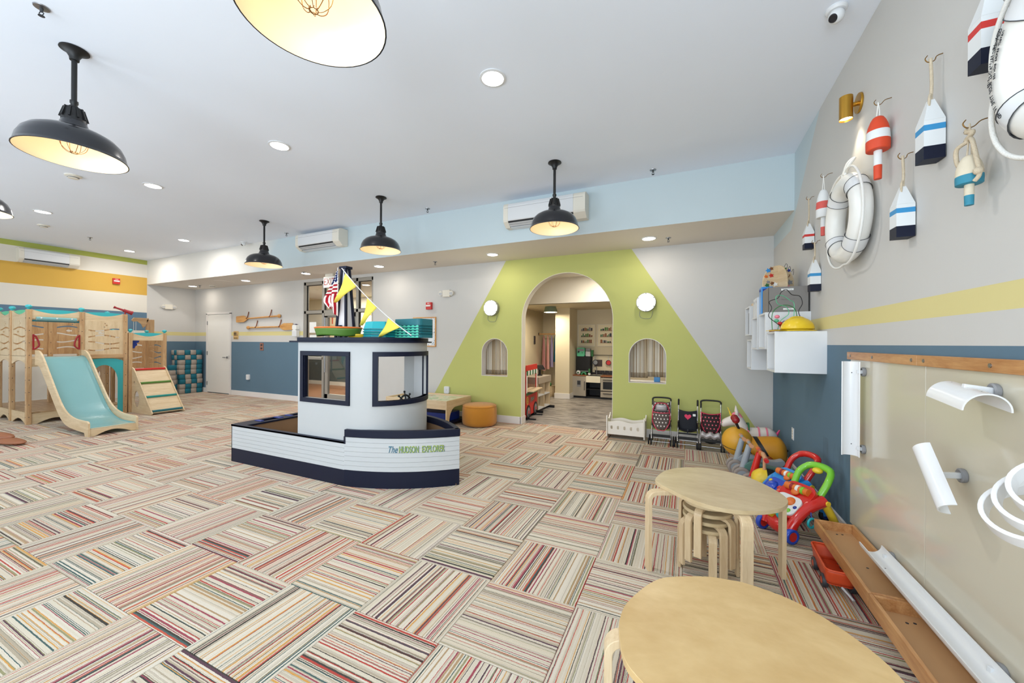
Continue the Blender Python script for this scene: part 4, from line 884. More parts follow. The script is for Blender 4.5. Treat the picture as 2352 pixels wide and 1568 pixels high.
# little crane behind the low tower
cr_ = thing('toy_crane', 'light wooden toy crane arm against the blue wall behind the low tower', 'crane', (-11.2, 4.35, 0))
wb_(MB().box(-11.23, -11.17, 4.42, 4.48, 0, 1.85).box(-11.23, -11.17, 4.48, 4.56, 0, 1.85), 'mast', 'pine', cr_, bevel=0.005)
wb_(MB().shape([[(0, 0.0), (0.04, 0.06), (0.30, 0.06), (0.30, 0.03), (0.24, -0.12), (0.20, -0.16), (0.17, -0.08), (0.1, -0.02), (0.03, -0.03)]], 0.03, mx_plane((-11.2, 4.16, 1.82), (0, 1, 0), (0, 0, 1))), 'jib', 'pine_y', cr_, bevel=0.003)
wb_(MB().cyl((-11.19, 4.2, 1.8), (-11.19, 4.2, 1.35), 0.004, n=6).cyl((-11.19, 4.24, 1.8), (-11.19, 4.24, 1.35), 0.004, n=6), 'cord', 'rope_white', cr_)
# ---- foam cubes
M('foam_teal', (22, 108, 128), 0.85, var=0.08, bump=0.3, bs=300); M('foam_gray', (168, 158, 148), 0.9, var=0.08, bump=0.3, bs=300)
fm = {}
for nm in ('foam_teal', 'foam_gray'):
    b = bmesh.new(); bmesh.ops.create_cube(b, size=1.0); bmesh.ops.scale(b, vec=(0.127, 0.127, 0.124), verts=b.verts); bmesh.ops.bevel(b, geom=b.edges[:], offset=0.012, segments=1, affect='EDGES')
    me = bpy.data.meshes.new('foam_cube'); b.to_mesh(me); b.free(); me.materials.append(MATS[nm])
    for p in me.polygons: p.use_smooth = True
    fm[nm] = me
ORD = ['bottom', 'second', 'third', 'fourth', 'fifth', 'sixth', 'seventh', 'eighth', 'top']; COL = ['nearest the ladder ramp', 'second from the ramp', 'second from the door', 'nearest the door']
jit = [0.0, 0.012, 0.02, 0.0, -0.01, -0.006, 0.006, -0.008, -0.02]
off = [0, 0, 1, 1, 0, 0, 0, 1, 0]
for lv in range(9):
    for iy in range(4):
        for ix in range(3):
            if not (ix == 0 or iy == 0): continue
            teal = (iy + ix + off[lv]) % 2 == 1
            o = bpy.data.objects.new('foam_cube', fm['foam_teal' if teal else 'foam_gray']); C.objects.link(o)
            o.location = (-11.90 - ix * 0.128, 5.405 + iy * 0.128 + jit[lv] * 0.6, 0.0625 + lv * 0.1255); o.rotation_euler = (0, 0, 0)
            cn = 'teal' if teal else 'grey'
            if ix == 0: lb = '%s foam cube, %s layer of the tall stack, column %s' % (cn, ORD[lv], COL[iy])
            elif iy == 0: lb = '%s foam cube, %s layer of the tall stack, side face, %s' % (cn, ORD[lv], ['', 'one behind the corner', 'against the wall'][ix])
            tag(o, lb, 'foam cube', 'teal and grey foam cubes')
for k in range(6):
    o = bpy.data.objects.new('foam_cube', fm['foam_teal' if k in (5, 1) else 'foam_gray']); C.objects.link(o); o.location = (-11.86, 5.19, 0.0625 + k * 0.1255)
    tag(o, '%s foam cube in the low single column left of the tall stack, %s' % ('teal' if k in (5, 1) else 'grey', ['bottom', 'second up', 'third up', 'fourth up', 'fifth up', 'topmost'][k]), 'foam cube', 'low column of foam cubes')
# ---- brown rocker reaching into the left edge
M('brown_plastic', (150, 92, 60), 0.45, var=0.06)
rk = thing('floor_rocker', 'brown rounded rocker lying on the carpet at the left edge', 'rocker', (-8.15, 1.80, 0), 0.12)
MB().ell((0.02, 0, 0.035), (0.36, 0.10, 0.035), 24, 10).build('runner', 'brown_plastic', rk, smooth=180); MB().ell((-0.25, 0.02, 0.07), (0.30, 0.09, 0.05), 20, 10).build('seat_pad', 'brown_plastic', rk, smooth=180)
# ================================================================ THINGS ON THE RIGHT-HAND WALL
WX = XR
M('stripe_red', (206, 50, 44), 0.5); M('buoy_teal', (46, 132, 156), 0.6, var=0.1, vs=30); M('buoy_orange', (214, 70, 34), 0.55, var=0.05); M('buoy_white', (226, 228, 228), 0.55, var=0.03); M('faded_red', (214, 92, 84), 0.7, var=0.15, vs=30); M('faded_cream', (216, 204, 180), 0.75, var=0.14, vs=30)
def hook(t, dx, top):
    """brass screw hook from the wall out to the rope; local origin under the hook, dx = distance wall -> rope"""
    pts = [(dx, 0, top + 0.012), (dx * 0.5, 0, top + 0.006), (0.012, 0, top - 0.012), (-0.008, 0, top - 0.014), (-0.018, 0, top + 0.002), (-0.010, 0, top + 0.016)]
    MB().tube(spline(pts, 4), 0.002, 6).build('hook', 'hook_brass', t, smooth=60)
def rope2(t, pts, r=0.005, mat='rope', name='rope'): return MB().tube(spline(pts, 5), r, 7).build(name, mat, t, smooth=60)
def square_buoy(label, y, z0, H, w, rz, stripe, hz, x=0.977):
    t = thing('square_buoy', label, 'buoy', (x, y, z0), 0, 'painted wooden buoys'); R = Rz(rz); k = H / 0.34
    def seg(name, za, zb, wa, wb, mat):
        a, b = wa / 2, wb / 2
        m = MB().add([(-a, -a, za), (a, -a, za), (a, a, za), (-a, a, za), (-b, -b, zb), (b, -b, zb), (b, b, zb), (-b, b, zb)], [(0, 3, 2, 1), (4, 5, 6, 7), (0, 1, 5, 4), (1, 2, 6, 5), (2, 3, 7, 6), (3, 0, 4, 7)], R)
        m.build(name, mat, t)
    seg('base_band', 0, 0.072 * k, w, w, 'navy'); seg('lower_body', 0.072 * k, 0.158 * k, w, w, 'buoy_white'); seg('stripe', 0.158 * k, 0.19 * k, w, w, stripe); seg('upper_body', 0.19 * k, 0.215 * k, w, w, 'buoy_white'); seg('tapered_top', 0.2155 * k, H, w, w * 0.28, 'buoy_white')
    dy = 0.0
    rope2(t, [(0, 0, H - 0.02), (0.004, 0, H + (hz - z0 - H) * 0.4), (0, 0, hz - z0)], 0.006); rope2(t, [(-0.01, -0.014, H - 0.03), (-0.008, -0.012, H + 0.01), (0.0, 0, H + 0.03)], 0.005)
    hook(t, WX - x, hz - z0)
    return t
square_buoy('largest square white buoy with a red stripe and navy base, at the top right corner', 1.955, 2.359, 0.27, 0.070, 0, 'stripe_red', 2.76)
square_buoy('square white buoy with blue stripe hanging highest, between red-orange buoy and rope buoy', 2.312, 2.178, 0.27, 0.070, 0, 'buoy_blue', 2.635)
square_buoy('square white buoy with blue stripe right of the white life ring', 2.550, 1.897, 0.257, 0.070, 0, 'buoy_blue', 2.31)
square_buoy('small square buoy with a red stripe, leftmost above the shelf toys', 4.18, 2.212, 0.225, 0.070, 0, 'stripe_red', 2.665)
square_buoy('square white buoy with blue stripe hanging low beside the grey fabric bin', 4.00, 1.815, 0.265, 0.074, 0, 'buoy_blue', 2.232)
def round_buoy(label, y, z0, zb, zt, r, mats, hz, x=0.96, knots=False):
    """z0 stick bottom, zb body bottom, zt body top"""
    t = thing('round_buoy', label, 'buoy', (x, y, z0), 0, 'painted wooden buoys'); h = zt - zb; b = zb - z0
    m1, m2, m3, ms, me_ = mats
    MB().cyl((0, 0, 0), (0, 0, b * 0.48), r * 0.34, r * 0.36, 14).build('stick_end', me_, t, smooth=40); MB().cyl((0, 0, b * 0.48), (0, 0, b + 0.005), r * 0.36, n=14).build('stick', ms, t, smooth=40)
    pr = [(0.0, 0.0), (0.92, 0), (1.0, 0.02), (1.02, 0.20), (1.0, 0.40), (0.96, 0.55), (0.84, 0.72), (0.64, 0.88), (0.46, 0.97), (0.30, 1.0), (0, 1.0)]
    def at(q):
        for (ra, qa), (rb, qb) in zip(pr[1:], pr[2:]):
            if qa <= q <= qb: return ra + (rb - ra) * (q - qa) / max(qb - qa, 1e-6)
    for q0, q1, mm, nm in ((0.0, 0.30, m1, 'lower_body'), (0.30, 0.56, m2, 'band'), (0.56, 1.0, m3, 'upper_body')):
        ps = [(at(q0), q0)] + [p for p in pr[1:-1] if q0 < p[1] < q1] + [(at(q1) if q1 < 1 else 0.3, q1)]
        ps = [(0, q0)] + ps + [(0, q1)]; MB().lathe([(a * r, b + q * h) for a, q in ps], 24).build(nm, mm, t, smooth=40)
    rope2(t, [(0.006, 0, b + h - 0.015), (0.006, 0.0, b + h + 0.03), (0.0, 0, hz - z0)], 0.0028, 'rope_white' if not knots else 'rope'); rope2(t, [(-0.008, 0, b + h - 0.015), (-0.004, 0.0, b + h + 0.03), (0.0, 0, hz - z0)], 0.0028, 'rope_white' if not knots else 'rope')
    hook(t, WX - x, hz - z0)
    if knots:
        MB().tube(spline([(0, 0.018 * math.sin(k * 1.3), b + h + 0.055 + 0.007 * k) for k in range(8)], 4), 0.008, 8).build('rope_coil', 'rope', t, smooth=60)
        MB().tube(spline([(0, 0, b + h + 0.055), (-0.015, 0.04, b + h + 0.045), (-0.01, 0.052, b + h), (0, 0.05, b + h - 0.03)], 5), 0.007, 8).build('rope_end', 'rope', t, smooth=60)
        MB().tube(spline([(0, 0, b + h + 0.06), (-0.01, -0.035, b + h + 0.045), (-0.005, -0.05, b + h - 0.03), (0, -0.055, b + 0.02), (-0.005, -0.04, b + 0.0)], 5), 0.007, 8).ell((-0.003, -0.055, b + 0.03), 0.014, 10, 8).build('rope_end', 'rope', t, smooth=60)
    return t
round_buoy('red-orange and white round buoy hanging by the brass wall lamp', 2.775, 2.285, 2.442, 2.63, 0.051, ('buoy_orange', 'buoy_white', 'buoy_orange', 'buoy_white', 'buoy_orange'), 2.712)
round_buoy('white round buoy with one faded red band left of the life ring', 3.71, 2.213, 2.352, 2.568, 0.045, ('buoy_white', 'faded_red', 'buoy_white', 'buoy_white', 'faded_red'), 2.68)
round_buoy('small weathered cream buoy with turquoise bands tied in thick rope', 2.005, 1.885, 1.962, 2.07, 0.036, ('buoy_teal', 'faded_cream', 'faded_cream', 'faded_cream', 'buoy_teal'), 2.19, 0.955, True)
# life rings
def life_ring(label, y, z, R=0.222, r=0.063, x=0.948):
    t = thing('life_ring', label, 'life ring', (x, y, z), 0, 'white life rings')
    MB().grid(lambda u, v: (0.88 * r * math.sin(2 * PI * v), (R + r * math.cos(2 * PI * v)) * math.cos(2 * PI * u), (R + r * math.cos(2 * PI * v)) * math.sin(2 * PI * u)), 64, 25, True).build('ring', 'worn_white', t, smooth=180)
    for k in range(4):
        a0 = PI / 4 + k * PI / 2 - 0.16 + 0.1
        MB().grid(lambda u, v, a0=a0: (0.90 * (r + 0.003) * math.sin(2 * PI * v), (R + (r + 0.003) * math.cos(2 * PI * v)) * math.cos(a0 + 0.32 * u), (R + (r + 0.003) * math.cos(2 * PI * v)) * math.sin(a0 + 0.32 * u)), 8, 25).build('strap', 'gloss_white', t, smooth=180)
        e = MB()
        for q in (0, 1): e.tube([(0.90 * (r + 0.004) * math.sin(2 * PI * v / 24), (R + (r + 0.004) * math.cos(2 * PI * v / 24)) * math.cos(a0 + 0.32 * q), (R + (r + 0.004) * math.cos(2 * PI * v / 24)) * math.sin(a0 + 0.32 * q)) for v in range(24)], 0.0016, 5, True)
        e.build('strap_edge', 'dark_gray', t)
    pts = []
    for k in range(4):
        a0 = PI / 2 + k * PI / 2
        for q in range(8): pts.append((-0.015 - 0.01 * math.sin(PI * q / 8), (R + r + 0.012 + 0.035 * math.sin(PI * q / 8)) * math.cos(a0 + PI / 2 * q / 8), (R + r + 0.012 + 0.035 * math.sin(PI * q / 8)) * math.sin(a0 + PI / 2 * q / 8)))
    MB().tube(spline(pts, 3, True), 0.0075, 8, True).build('grab_rope', 'rope_white', t, smooth=60)
    return t
lr = life_ring('white ring buoy with rope hanging whole above the white cube shelves', 3.18, 2.185)
MB().tube(spline([(-0.02, 0.03, 0.27), (0.0, 0.0, 0.36), (0.03, -0.02, 0.385), (0.0, -0.03, 0.34), (-0.02, -0.02, 0.28)], 4), 0.009, 8).build('hanging_rope', 'rope_white', lr, smooth=60)
lr2 = life_ring('white ring buoy with printed lettering cut by the right edge', 1.535, 2.215, 0.222, 0.063)
for k, (ln, rr, sz) in enumerate((('COMMERCIAL RING BUOY TYPE IV PFD', 0.232, 0.017), ('MODEL NO. 20-24 IN. SIZE', 0.25, 0.011), ('INSPECT BEFORE EACH USE', 0.214, 0.011))):
    n = len(ln)
    for i, chx in enumerate(ln):
        if chx == ' ': continue
        a = 0.62 - i * (0.040 if k == 0 else 0.028); q = math.acos(max(-1, min(1, (rr - 0.222) / 0.065)))
        p = Vector((-0.058 * math.sin(q) - 0.002, rr * math.cos(a), rr * math.sin(a))); tx = Vector((0, math.sin(a), -math.cos(a))); ty = Vector((0, math.cos(a), math.sin(a)))
        text('printed_letter', chx, sz, 'dark_gray', lr2, mx_plane(p, tx, ty), 0.0006)
# wall lamp
wl = thing('wall_spotlight', 'brass cylinder spotlight on the wall beside the buoys', 'wall lamp', (0.945, 3.2, 2.845))
MB().lathe([(0.030, 0.02), (0.036, 0.0), (0.036, 0.15), (0.0, 0.15)], 28).build('barrel', 'brass', wl, smooth=40); MB().lathe([(0, 0.012), (0.034, 0.012)], 24).build('lens', emis('spot_lens', (255, 238, 206), 8.0), wl)
MB().cyl((0.03, 0, 0.09), (0.066, 0, 0.095), 0.014, n=14).build('arm', 'brass', wl, smooth=40); MB().cyl((0.058, 0, 0.095), (0.0715, 0, 0.095), 0.062, n=32).build('back_plate', 'brass', wl, smooth=40, bevel=0.003)
sl_ = bpy.data.lights.new('lamp_light', 'SPOT'); sl_.energy = 5; sl_.color = (1.0, 0.86, 0.62); sl_.spot_size = 1.5; sl_.spot_blend = 0.7; sl_.shadow_soft_size = 0.02
so = bpy.data.objects.new('lamp_light', sl_); C.objects.link(so); so.parent = wl; so.location = (0, 0, -0.004)
# ---- magnetic ball-run board
M('board_cream', (206, 199, 180), 0.16, var=0.04, vs=1.5, coat=0.4); M('pvc_white', (230, 230, 230), 0.25, var=0.02)
gb = thing('ball_run_board', 'large glossy cream magnetic board with a wood rail on the right wall', 'board', (1.01, 2.0, 0.17))
for y0, y1 in ((2.403, 3.29), (0.5, 2.400)): MB().box(-0.005, 0.0065, y0 - 2.0, y1 - 2.0, 0, 1.10).build('panel', 'board_cream', gb, bevel=0.001)
for y0, y1 in ((2.445, 3.31), (0.5, 2.443)): MB().box(-0.02, 0.0065, y0 - 2.0, y1 - 2.0, 1.095, 1.145).build('rail', 'maple', gb, bevel=0.002)
for y in (3.25, 2.92, 2.49, 2.385, 1.96, 1.5): MB().cyl((-0.019, y - 2.0, 1.12), (-0.0225, y - 2.0, 1.12), 0.0085, n=14).cyl((-0.022, y - 2, 1.12), (-0.0235, y - 2, 1.12), 0.0035, n=8).build('screw', 'steel', gb, smooth=40)
for y, z in ((2.385, 0.66), (2.34, 0.64)): MB().cyl((-0.0045, y - 2.0, z), (-0.009, y - 2.0, z), 0.005, n=8).build('screw', 'steel', gb)
def half_pipe(mb, p0, p1, r, od, n=18, th=0.005):
    p0, p1, od = Vector(p0), Vector(p1), Vector(od); d = (p1 - p0).normalized(); od = (od - d * od.dot(d)).normalized(); s = d.cross(od); prof = []
    for rr, rng in ((r, range(n + 1)), (r - th, range(n, -1, -1))): prof += [s * (math.cos(PI * k / n) * rr) - od * (math.sin(PI * k / n) * rr) for k in rng]
    N = len(prof); vs = [p0 + q for q in prof] + [p1 + q for q in prof]; fs = [(k, (k + 1) % N, N + (k + 1) % N, N + k) for k in range(N)]
    for k in range(n): fs += [(k, k + 1, N - 2 - k, N - 1 - k), (N + k, N + N - 1 - k, N + N - 2 - k, N + k + 1)]
    return mb.add(vs, fs)
def track(label, loc, p0, p1, r, od, mounts):
    t = thing('ball_run_pipe', label, 'pipe', loc, 0, 'white ball-run half pipes'); L = Vector(loc)
    m = half_pipe(MB(), Vector(p0) - L, Vector(p1) - L, r, od); m.build('half_pipe', 'pvc_white', t, smooth=40)
    for a, w in mounts:
        a = Vector(a) - L; w = Vector(w) - L
        MB().lathe([(0.0, 0), (0.026, 0), (0.028, 0.004), (0.028, 0.014), (0.022, 0.018), (0.012, 0.012), (0, 0.012)], 24, T(*w) @ Ry(-PI / 2)).build('magnet_disc', 'gray', t, smooth=40)
        MB().bar(a, w + Vector((-0.006, 0, 0)), 0.016, 0.022).build('arm', 'gloss_white', t, bevel=0.002)
    dd = Vector(p1) - Vector(p0)
    for q in (0.12, 0.88):
        p = Vector(p0).lerp(Vector(p1), q) - L - Vector(od).normalized() * (r - 0.003); MB().ell(p, 0.004, 8, 6).build('bolt', 'dark_gray', t, smooth=180)
    return t
track('white upright half pipe at the left end of the cream board', (0.935, 3.06, 0.66), (0.935, 3.06, 1.258), (0.935, 3.06, 0.665), 0.044, (-0.40, -0.92, 0), [((0.965, 3.062, 1.195), (1.004, 3.062, 1.195)), ((0.965, 3.062, 0.72), (1.004, 3.062, 0.715))])
track('short white half pipe like a small roof, upper right on the cream board', (0.925, 1.945, 1.14), (0.925, 2.06, 1.162), (0.925, 1.845, 1.138), 0.062, (0, 0, -1), [((0.915, 1.95, 1.212), (1.004, 1.952, 1.20))])
track('short white half pipe tilted steeply in the middle of the cream board', (0.915, 2.08, 0.72), (0.912, 2.165, 0.935), (0.915, 1.995, 0.745), 0.045, (0.75, -0.45, -0.35), [((0.925, 2.10, 0.845), (1.004, 2.125, 0.845))])
track('long white half pipe gutter running low above the wooden trays', (0.93, 2.0, 0.25), (0.932, 2.755, 0.262), (0.930, 1.30, 0.262), 0.050, (0, 0, 1), [((0.96, 2.68, 0.235), (1.004, 2.69, 0.233)), ((0.96, 1.90, 0.235), (1.004, 1.91, 0.232))])
sp_ = thing('spiral_track', 'white spiral ring track on the cream board cut by the right edge', 'spiral track', (0.90, 1.58, 0.88))
for k in range(3):
    mx = T(-0.03 + 0.012 * k, -0.028 - 0.030 * k, 0.015 + 0.045 * k) @ Rx(0.50) @ Ry(-0.55)
    MB().lathe([(0.086, -0.021), (0.098, -0.021), (0.098, 0.021), (0.086, 0.021)], 40, mx, True).build('ring', 'pvc_white', sp_, smooth=40, bevel=0.0015)
MB().bar((0.02, -0.10, 0.06), (0.104, -0.10, 0.06), 0.016, 0.022).build('arm', 'gloss_white', sp_)
# ---- wooden trays under the board
M('tray_ply', (188, 146, 102), 0.5, var=0.06)
for k, (y0, y1) in enumerate(((2.325, 3.16), (1.25, 2.32))):
    t = thing('ball_tray', ['long open wooden tray on legs, far one against the cream board', 'long open wooden tray on legs, near one running out of the picture'][k], 'tray', (0.882, (y0 + y1) / 2, 0), 0, 'wooden ball trays')
    h = (y1 - y0) / 2; z0, z1 = 0.132, 0.202
    MB().box(-0.095, 0.095, -h + 0.002, h - 0.002, z0, z0 + 0.014).build('bottom_board', 'tray_ply', t)
    for x in (-0.104, 0.090): MB().box(x, x + 0.016, -h, h, z0, z1).build('side_board', 'maple', t, bevel=0.002)
    for y in (-h, h - 0.016): MB().box(-0.088, 0.090, y, y + 0.016, z0, z1).build('end_board', 'maple', t, bevel=0.002)
    for y in ((-0.15, 0.30) if k == 0 else (0.46, 0.1)):
        MB().box(0.02, 0.062, y - 0.02, y + 0.02, 0, z0).build('leg', 'pine', t, bevel=0.002)
    for x, y in ((0.0, h * 0.85), (0.03, h * 0.87), (0.02, -h * 0.1), (0.05, -h * 0.8)): MB().cyl((x, y, z0 + 0.0135), (x, y, z0 + 0.0155), 0.006, n=10).build('screw', 'dark_gray', t)
# ---- white wall cubes
def cube(label, y0, z0, s=0.345):
    t = thing('wall_cube', label, 'shelf cube', (WX - 0.175, y0 + s / 2, z0), 0, 'white wall cubes'); a = s / 2; e = 0.016; d = 0.175
    MB().box(-d, d, -a, -a + e, 0, s).build('side_panel', 'gloss_white', t, bevel=0.001); MB().box(-d, d, a - e, a, 0, s).build('side_panel', 'gloss_white', t, bevel=0.001)
    MB().box(-d, d, -a + e, a - e, s - e, s).build('top_panel', 'gloss_white', t, bevel=0.001); MB().box(-d, d, -a + e, a - e, 0, e).build('bottom_panel', 'gloss_white', t, bevel=0.001)
    MB().box(d - 0.01, d - 0.002, -a + e, a - e, e, s - e).build('back_panel', 'offwhite', t)
    return t
cube('white wall cube nearest the camera, with the yellow hard hat on top', 3.812, 1.128); cube('white wall cube under the grey fabric bin', 4.252, 1.320); cube('white wall cube under the white magazine files', 4.700, 1.310); cube('lowest white wall cube, set back and empty', 5.085, 1.075); cube('farthest white wall cube holding two books', 5.255, 1.470)
# on the cubes
hh = thing('hard_hat', 'yellow toy hard hat on the nearest white wall cube', 'hard hat', (0.850, 3.945, 1.475), 0.5)
def hat(u, v):
    a = 2 * PI * u; ph = PI / 2 * v; r = math.cos(ph) ** 0.85
    return (0.125 * r * math.cos(a), 0.105 * r * math.sin(a), 0.018 + 0.10 * math.sin(ph))
MB().grid(hat, 36, 12, True).build('shell', 'helmet_yellow', hh, smooth=180, solid=0.003)
MB().lathe([(0.100, 0.018), (0.142, 0.006), (0.144, 0.002), (0.10, 0.012)], 36, Matrix.Diagonal((1.0, 0.86, 1, 1)), True).build('brim', 'helmet_yellow', hh, smooth=60); MB().shape([[(0.08, -0.08), (0.165, -0.05), (0.185, 0), (0.165, 0.05), (0.08, 0.08)]], 0.004, T(-0.30, 0, 0.004) @ Matrix.Identity(4)).build('peak', 'helmet_yellow', hh)
MB().tube(spline([(-0.115, 0, 0.06), (-0.06, 0, 0.111), (0, 0, 0.122), (0.06, 0, 0.111), (0.115, 0, 0.06)], 5), 0.007, 8).build('ridge', 'helmet_yellow', hh, smooth=60)
bm_ = thing('bead_maze', 'wire bead maze toy on a small wood base behind the hard hat', 'bead maze', (0.80, 4.09, 1.475), 0.3)
MB().box(-0.12, 0.13, -0.045, 0.045, 0, 0.02).build('base', 'oak_dark', bm_, bevel=0.004)
MB().tube(spline([(-0.115, 0, 0.02), (-0.115, 0, 0.16), (-0.06, 0, 0.225), (0.02, 0, 0.235), (0.08, 0, 0.18), (0.09, 0, 0.02)], 6), 0.003, 6).build('green_wire', 'green', bm_, smooth=60)
MB().tube(spline([(-0.06, 0.02, 0.02), (-0.03, 0.03, 0.10), (0.03, 0.02, 0.16), (0.0, 0.0, 0.22), (-0.07, 0, 0.25), (-0.09, -0.01, 0.31), (-0.04, 0, 0.325), (0.03, 0, 0.28), (0.07, 0.01, 0.24), (0.06, 0.01, 0.02)], 6), 0.003, 6).build('green_wire', 'mint', bm_, smooth=60)
MB().tube(spline([(-0.02, -0.03, 0.02), (-0.10, -0.03, 0.08), (-0.155, -0.02, 0.14), (-0.13, -0.02, 0.21), (-0.14, 0, 0.27), (-0.07, 0, 0.30), (-0.045, 0, 0.35), (0.0, 0, 0.375), (0.045, 0, 0.33), (0.11, 0, 0.315), (0.13, 0, 0.25), (0.10, 0, 0.18), (0.125, 0, 0.10), (0.12, 0, 0.02)], 6), 0.003, 6).build('black_wire', 'black', bm_, smooth=60)
for p, m_ in (((-0.075, 0.0, 0.135), 'pink'), ((-0.07, 0.02, 0.10), 'mint'), ((-0.05, 0.0, 0.075), 'red'), ((-0.03, 0.01, 0.05), 'orange'), ((0.02, 0, 0.10), 'pink'), ((-0.01, 0, 0.085), 'deep_blue'), ((-0.02, 0, 0.035), 'black'), ((0.0, 0.02, 0.06), 'red')):
    MB().ell(p, (0.020, 0.020, 0.016), 12, 8).build('bead', m_, bm_, smooth=180)
M('bin_gray', (134, 130, 126), 0.9, var=0.05, bump=0.3, bs=400); M('bin_inside', (214, 204, 186), 0.9); M('label_white', (236, 236, 232), 0.6, var=0.01)
def fabric_bin(label, x, y, z, w, d, h, plate=True):
    t = thing('fabric_bin', label, 'bin', (x, y, z), 0, 'grey fabric bins')
    a, b = w / 2, d / 2
    for q in ((-a, a, -b, -b + 0.006), (-a, a, b - 0.006, b), (-a, -a + 0.006, -b, b), (a - 0.006, a, -b, b)): MB().box(*q, 0.0, h).build('side', 'bin_gray', t, bevel=0.002)
    MB().box(-a + 0.006, a - 0.006, -b + 0.006, b - 0.006, 0, 0.006).build('base', 'bin_inside', t)
    if plate:
        MB().box(-0.05, 0.05, -b - 0.004, -b, h * 0.5, h * 0.5 + 0.03).box(-0.075, 0.085, -b - 0.002, -b, h * 0.49, h * 0.49 + 0.04).build('handle', 'bin_gray', t, bevel=0.002)
        MB().box(-0.055, 0.04, -b - 0.0015, -b, h - 0.035, h - 0.018).build('name_strip', 'label_white', t); text('strip_text', 'Please put all toys', 0.010, 'dark_gray', t, mx_plane((-0.0075, -b - 0.0018, h - 0.0265), (1, 0, 0), (0, 0, 1)), 0.0003)
        MB().box(-0.04, 0.045, -b - 0.0015, -b, 0.02, 0.036).build('name_strip', 'label_white', t); text('strip_text', 'in the bins', 0.010, 'dark_gray', t, mx_plane((0.0025, -b - 0.0018, 0.028), (1, 0, 0), (0, 0, 1)), 0.0003)
    return t
fabric_bin('grey fabric storage bin with white strips, on the wall cube behind the hard hat', 0.850, 4.42, 1.665, 0.31, 0.30, 0.235); fabric_bin('grey fabric bin half hidden behind the magazine files', 0.905, 4.872, 1.655, 0.21, 0.33, 0.25, False)
bb_ = tag(MB().box(-0.05, 0.05, -0.06, 0.06, 0, 0.28).build('blue_box', 'sky_blue', None, (0.735, 4.64, 1.668), bevel=0.006), 'bright blue box behind the white magazine files on the wall cubes', 'box')
for k, y in enumerate((4.79, 4.93)):
    t = thing('magazine_file', ['white magazine file on the wall cube, next to the grey bin', 'white magazine file on the wall cube, farther from the grey bin'][k], 'magazine file', (0.735, y, 1.655), 0, 'white magazine files')
    side = [(-0.065, 0), (0.065, 0), (0.065, 0.235), (0.0, 0.235), (-0.065, 0.20)]
    for yy in (-0.055, 0.052): MB().shape([side], 0.003, mx_plane((0, yy + 0.003, 0), (1, 0, 0), (0, 0, 1))).build('side', 'gloss_white', t)
    MB().box(-0.065, -0.062, -0.052, 0.052, 0, 0.20).box(0.062, 0.065, -0.052, 0.052, 0, 0.235).box(-0.062, 0.062, -0.052, 0.052, 0, 0.003).build('body', 'gloss_white', t)
    MB().box(-0.0665, -0.065, -0.015, 0.015, 0.15, 0.175).build('tag', 'gray', t)
for k, (y, w, h, m_) in enumerate(((5.50, 0.02, 0.26, 'gray'), (5.44, 0.03, 0.25, 'buoy_blue'))):
    t = thing('picture_book', ['thin grey book standing in the farthest wall cube', 'blue-grey book standing in the farthest wall cube'][k], 'book', (0.80, y, 1.487), 0, 'books in the wall cube'); MB().box(-0.11, 0.10, -w / 2, w / 2, 0, h).build('cover', m_, t, bevel=0.002); MB().box(-0.104, 0.103, -w / 2 + 0.003, w / 2 - 0.003, 0.004, h - 0.004).build('pages', 'label_white', t)
wd = thing('wooden_toy_board', 'small light wooden toy lying on the farthest wall cube', 'wooden toy', (0.84, 5.43, 1.816)); MB().shape([[(-0.12, -0.1), (0.1, -0.1), (0.1, 0.1), (-0.12, 0.1)]], 0.05, T(0, 0, 0)).build('block', 'birch_x', wd, bevel=0.01); MB().ell((-0.08, -0.02, 0.05), (0.03, 0.02, 0.014), 10, 6).build('dot', 'green', wd, smooth=180)
# sea-life activity dome
ad = thing('activity_dome', 'round wooden sea-life activity toy with blue base on the fabric bins', 'activity toy', (0.84, 4.66, 1.905), 0.35)
MB().shape([circ(0, 0, 0.165, 32, 0.15)], 0.022, T(0, 0, 0)).build('base', 'deep_blue', ad, bevel=0.006)
arch_ = [(-0.15, 0), (0.15, 0)] + [(0.15 * math.cos(PI * k / 24), 0.06 + 0.18 * math.sin(PI * k / 24)) for k in range(25)]
MB().shape([arch_], 0.012, mx_plane((0, 0.006, 0.022), (1, 0, 0), (0, 0, 1))).build('panel', 'birch_x', ad, bevel=0.002); MB().shape([arch_], 0.012, mx_plane((-0.006, -0.13, 0.022) if False else (-0.006, 0, 0.022), (0, 1, 0), (0, 0, 1))).build('cross_panel', 'birch_y', ad, bevel=0.002)
random.seed(5)
for (x, z, m_, s) in ((-0.10, 0.19, 'sky_blue', 0.020), (-0.07, 0.21, 'oak_dark', 0.016), (-0.12, 0.13, 'orange', 0.015), (-0.07, 0.14, 'red', 0.018), (0.05, 0.20, 'leaf', 0.024), (0.10, 0.19, 'deep_blue', 0.014), (0.03, 0.12, 'teal_dark', 0.022), (-0.06, 0.06, 'oak_dark', 0.016), (0.05, 0.07, 'oak_dark', 0.024), (0.11, 0.07, 'gray', 0.022), (-0.03, 0.05, 'label_white', 0.02), (0.09, 0.03, 'pink', 0.014), (-0.11, 0.04, 'leaf', 0.018), (-0.1, 0.075, 'gray', 0.014)):
    MB().shape([[(x + 1.45 * s * (1 if k % 2 else 0.55) * math.cos(PI * k / 5), z + 0.02 + 1.3 * s * (1 if k % 2 else 0.55) * math.sin(PI * k / 5)) for k in range(10)]], 0.008, mx_plane((0, -0.005, 0), (1, 0, 0), (0, 0, 1))).build('sea_creature', m_, ad, bevel=0.002)
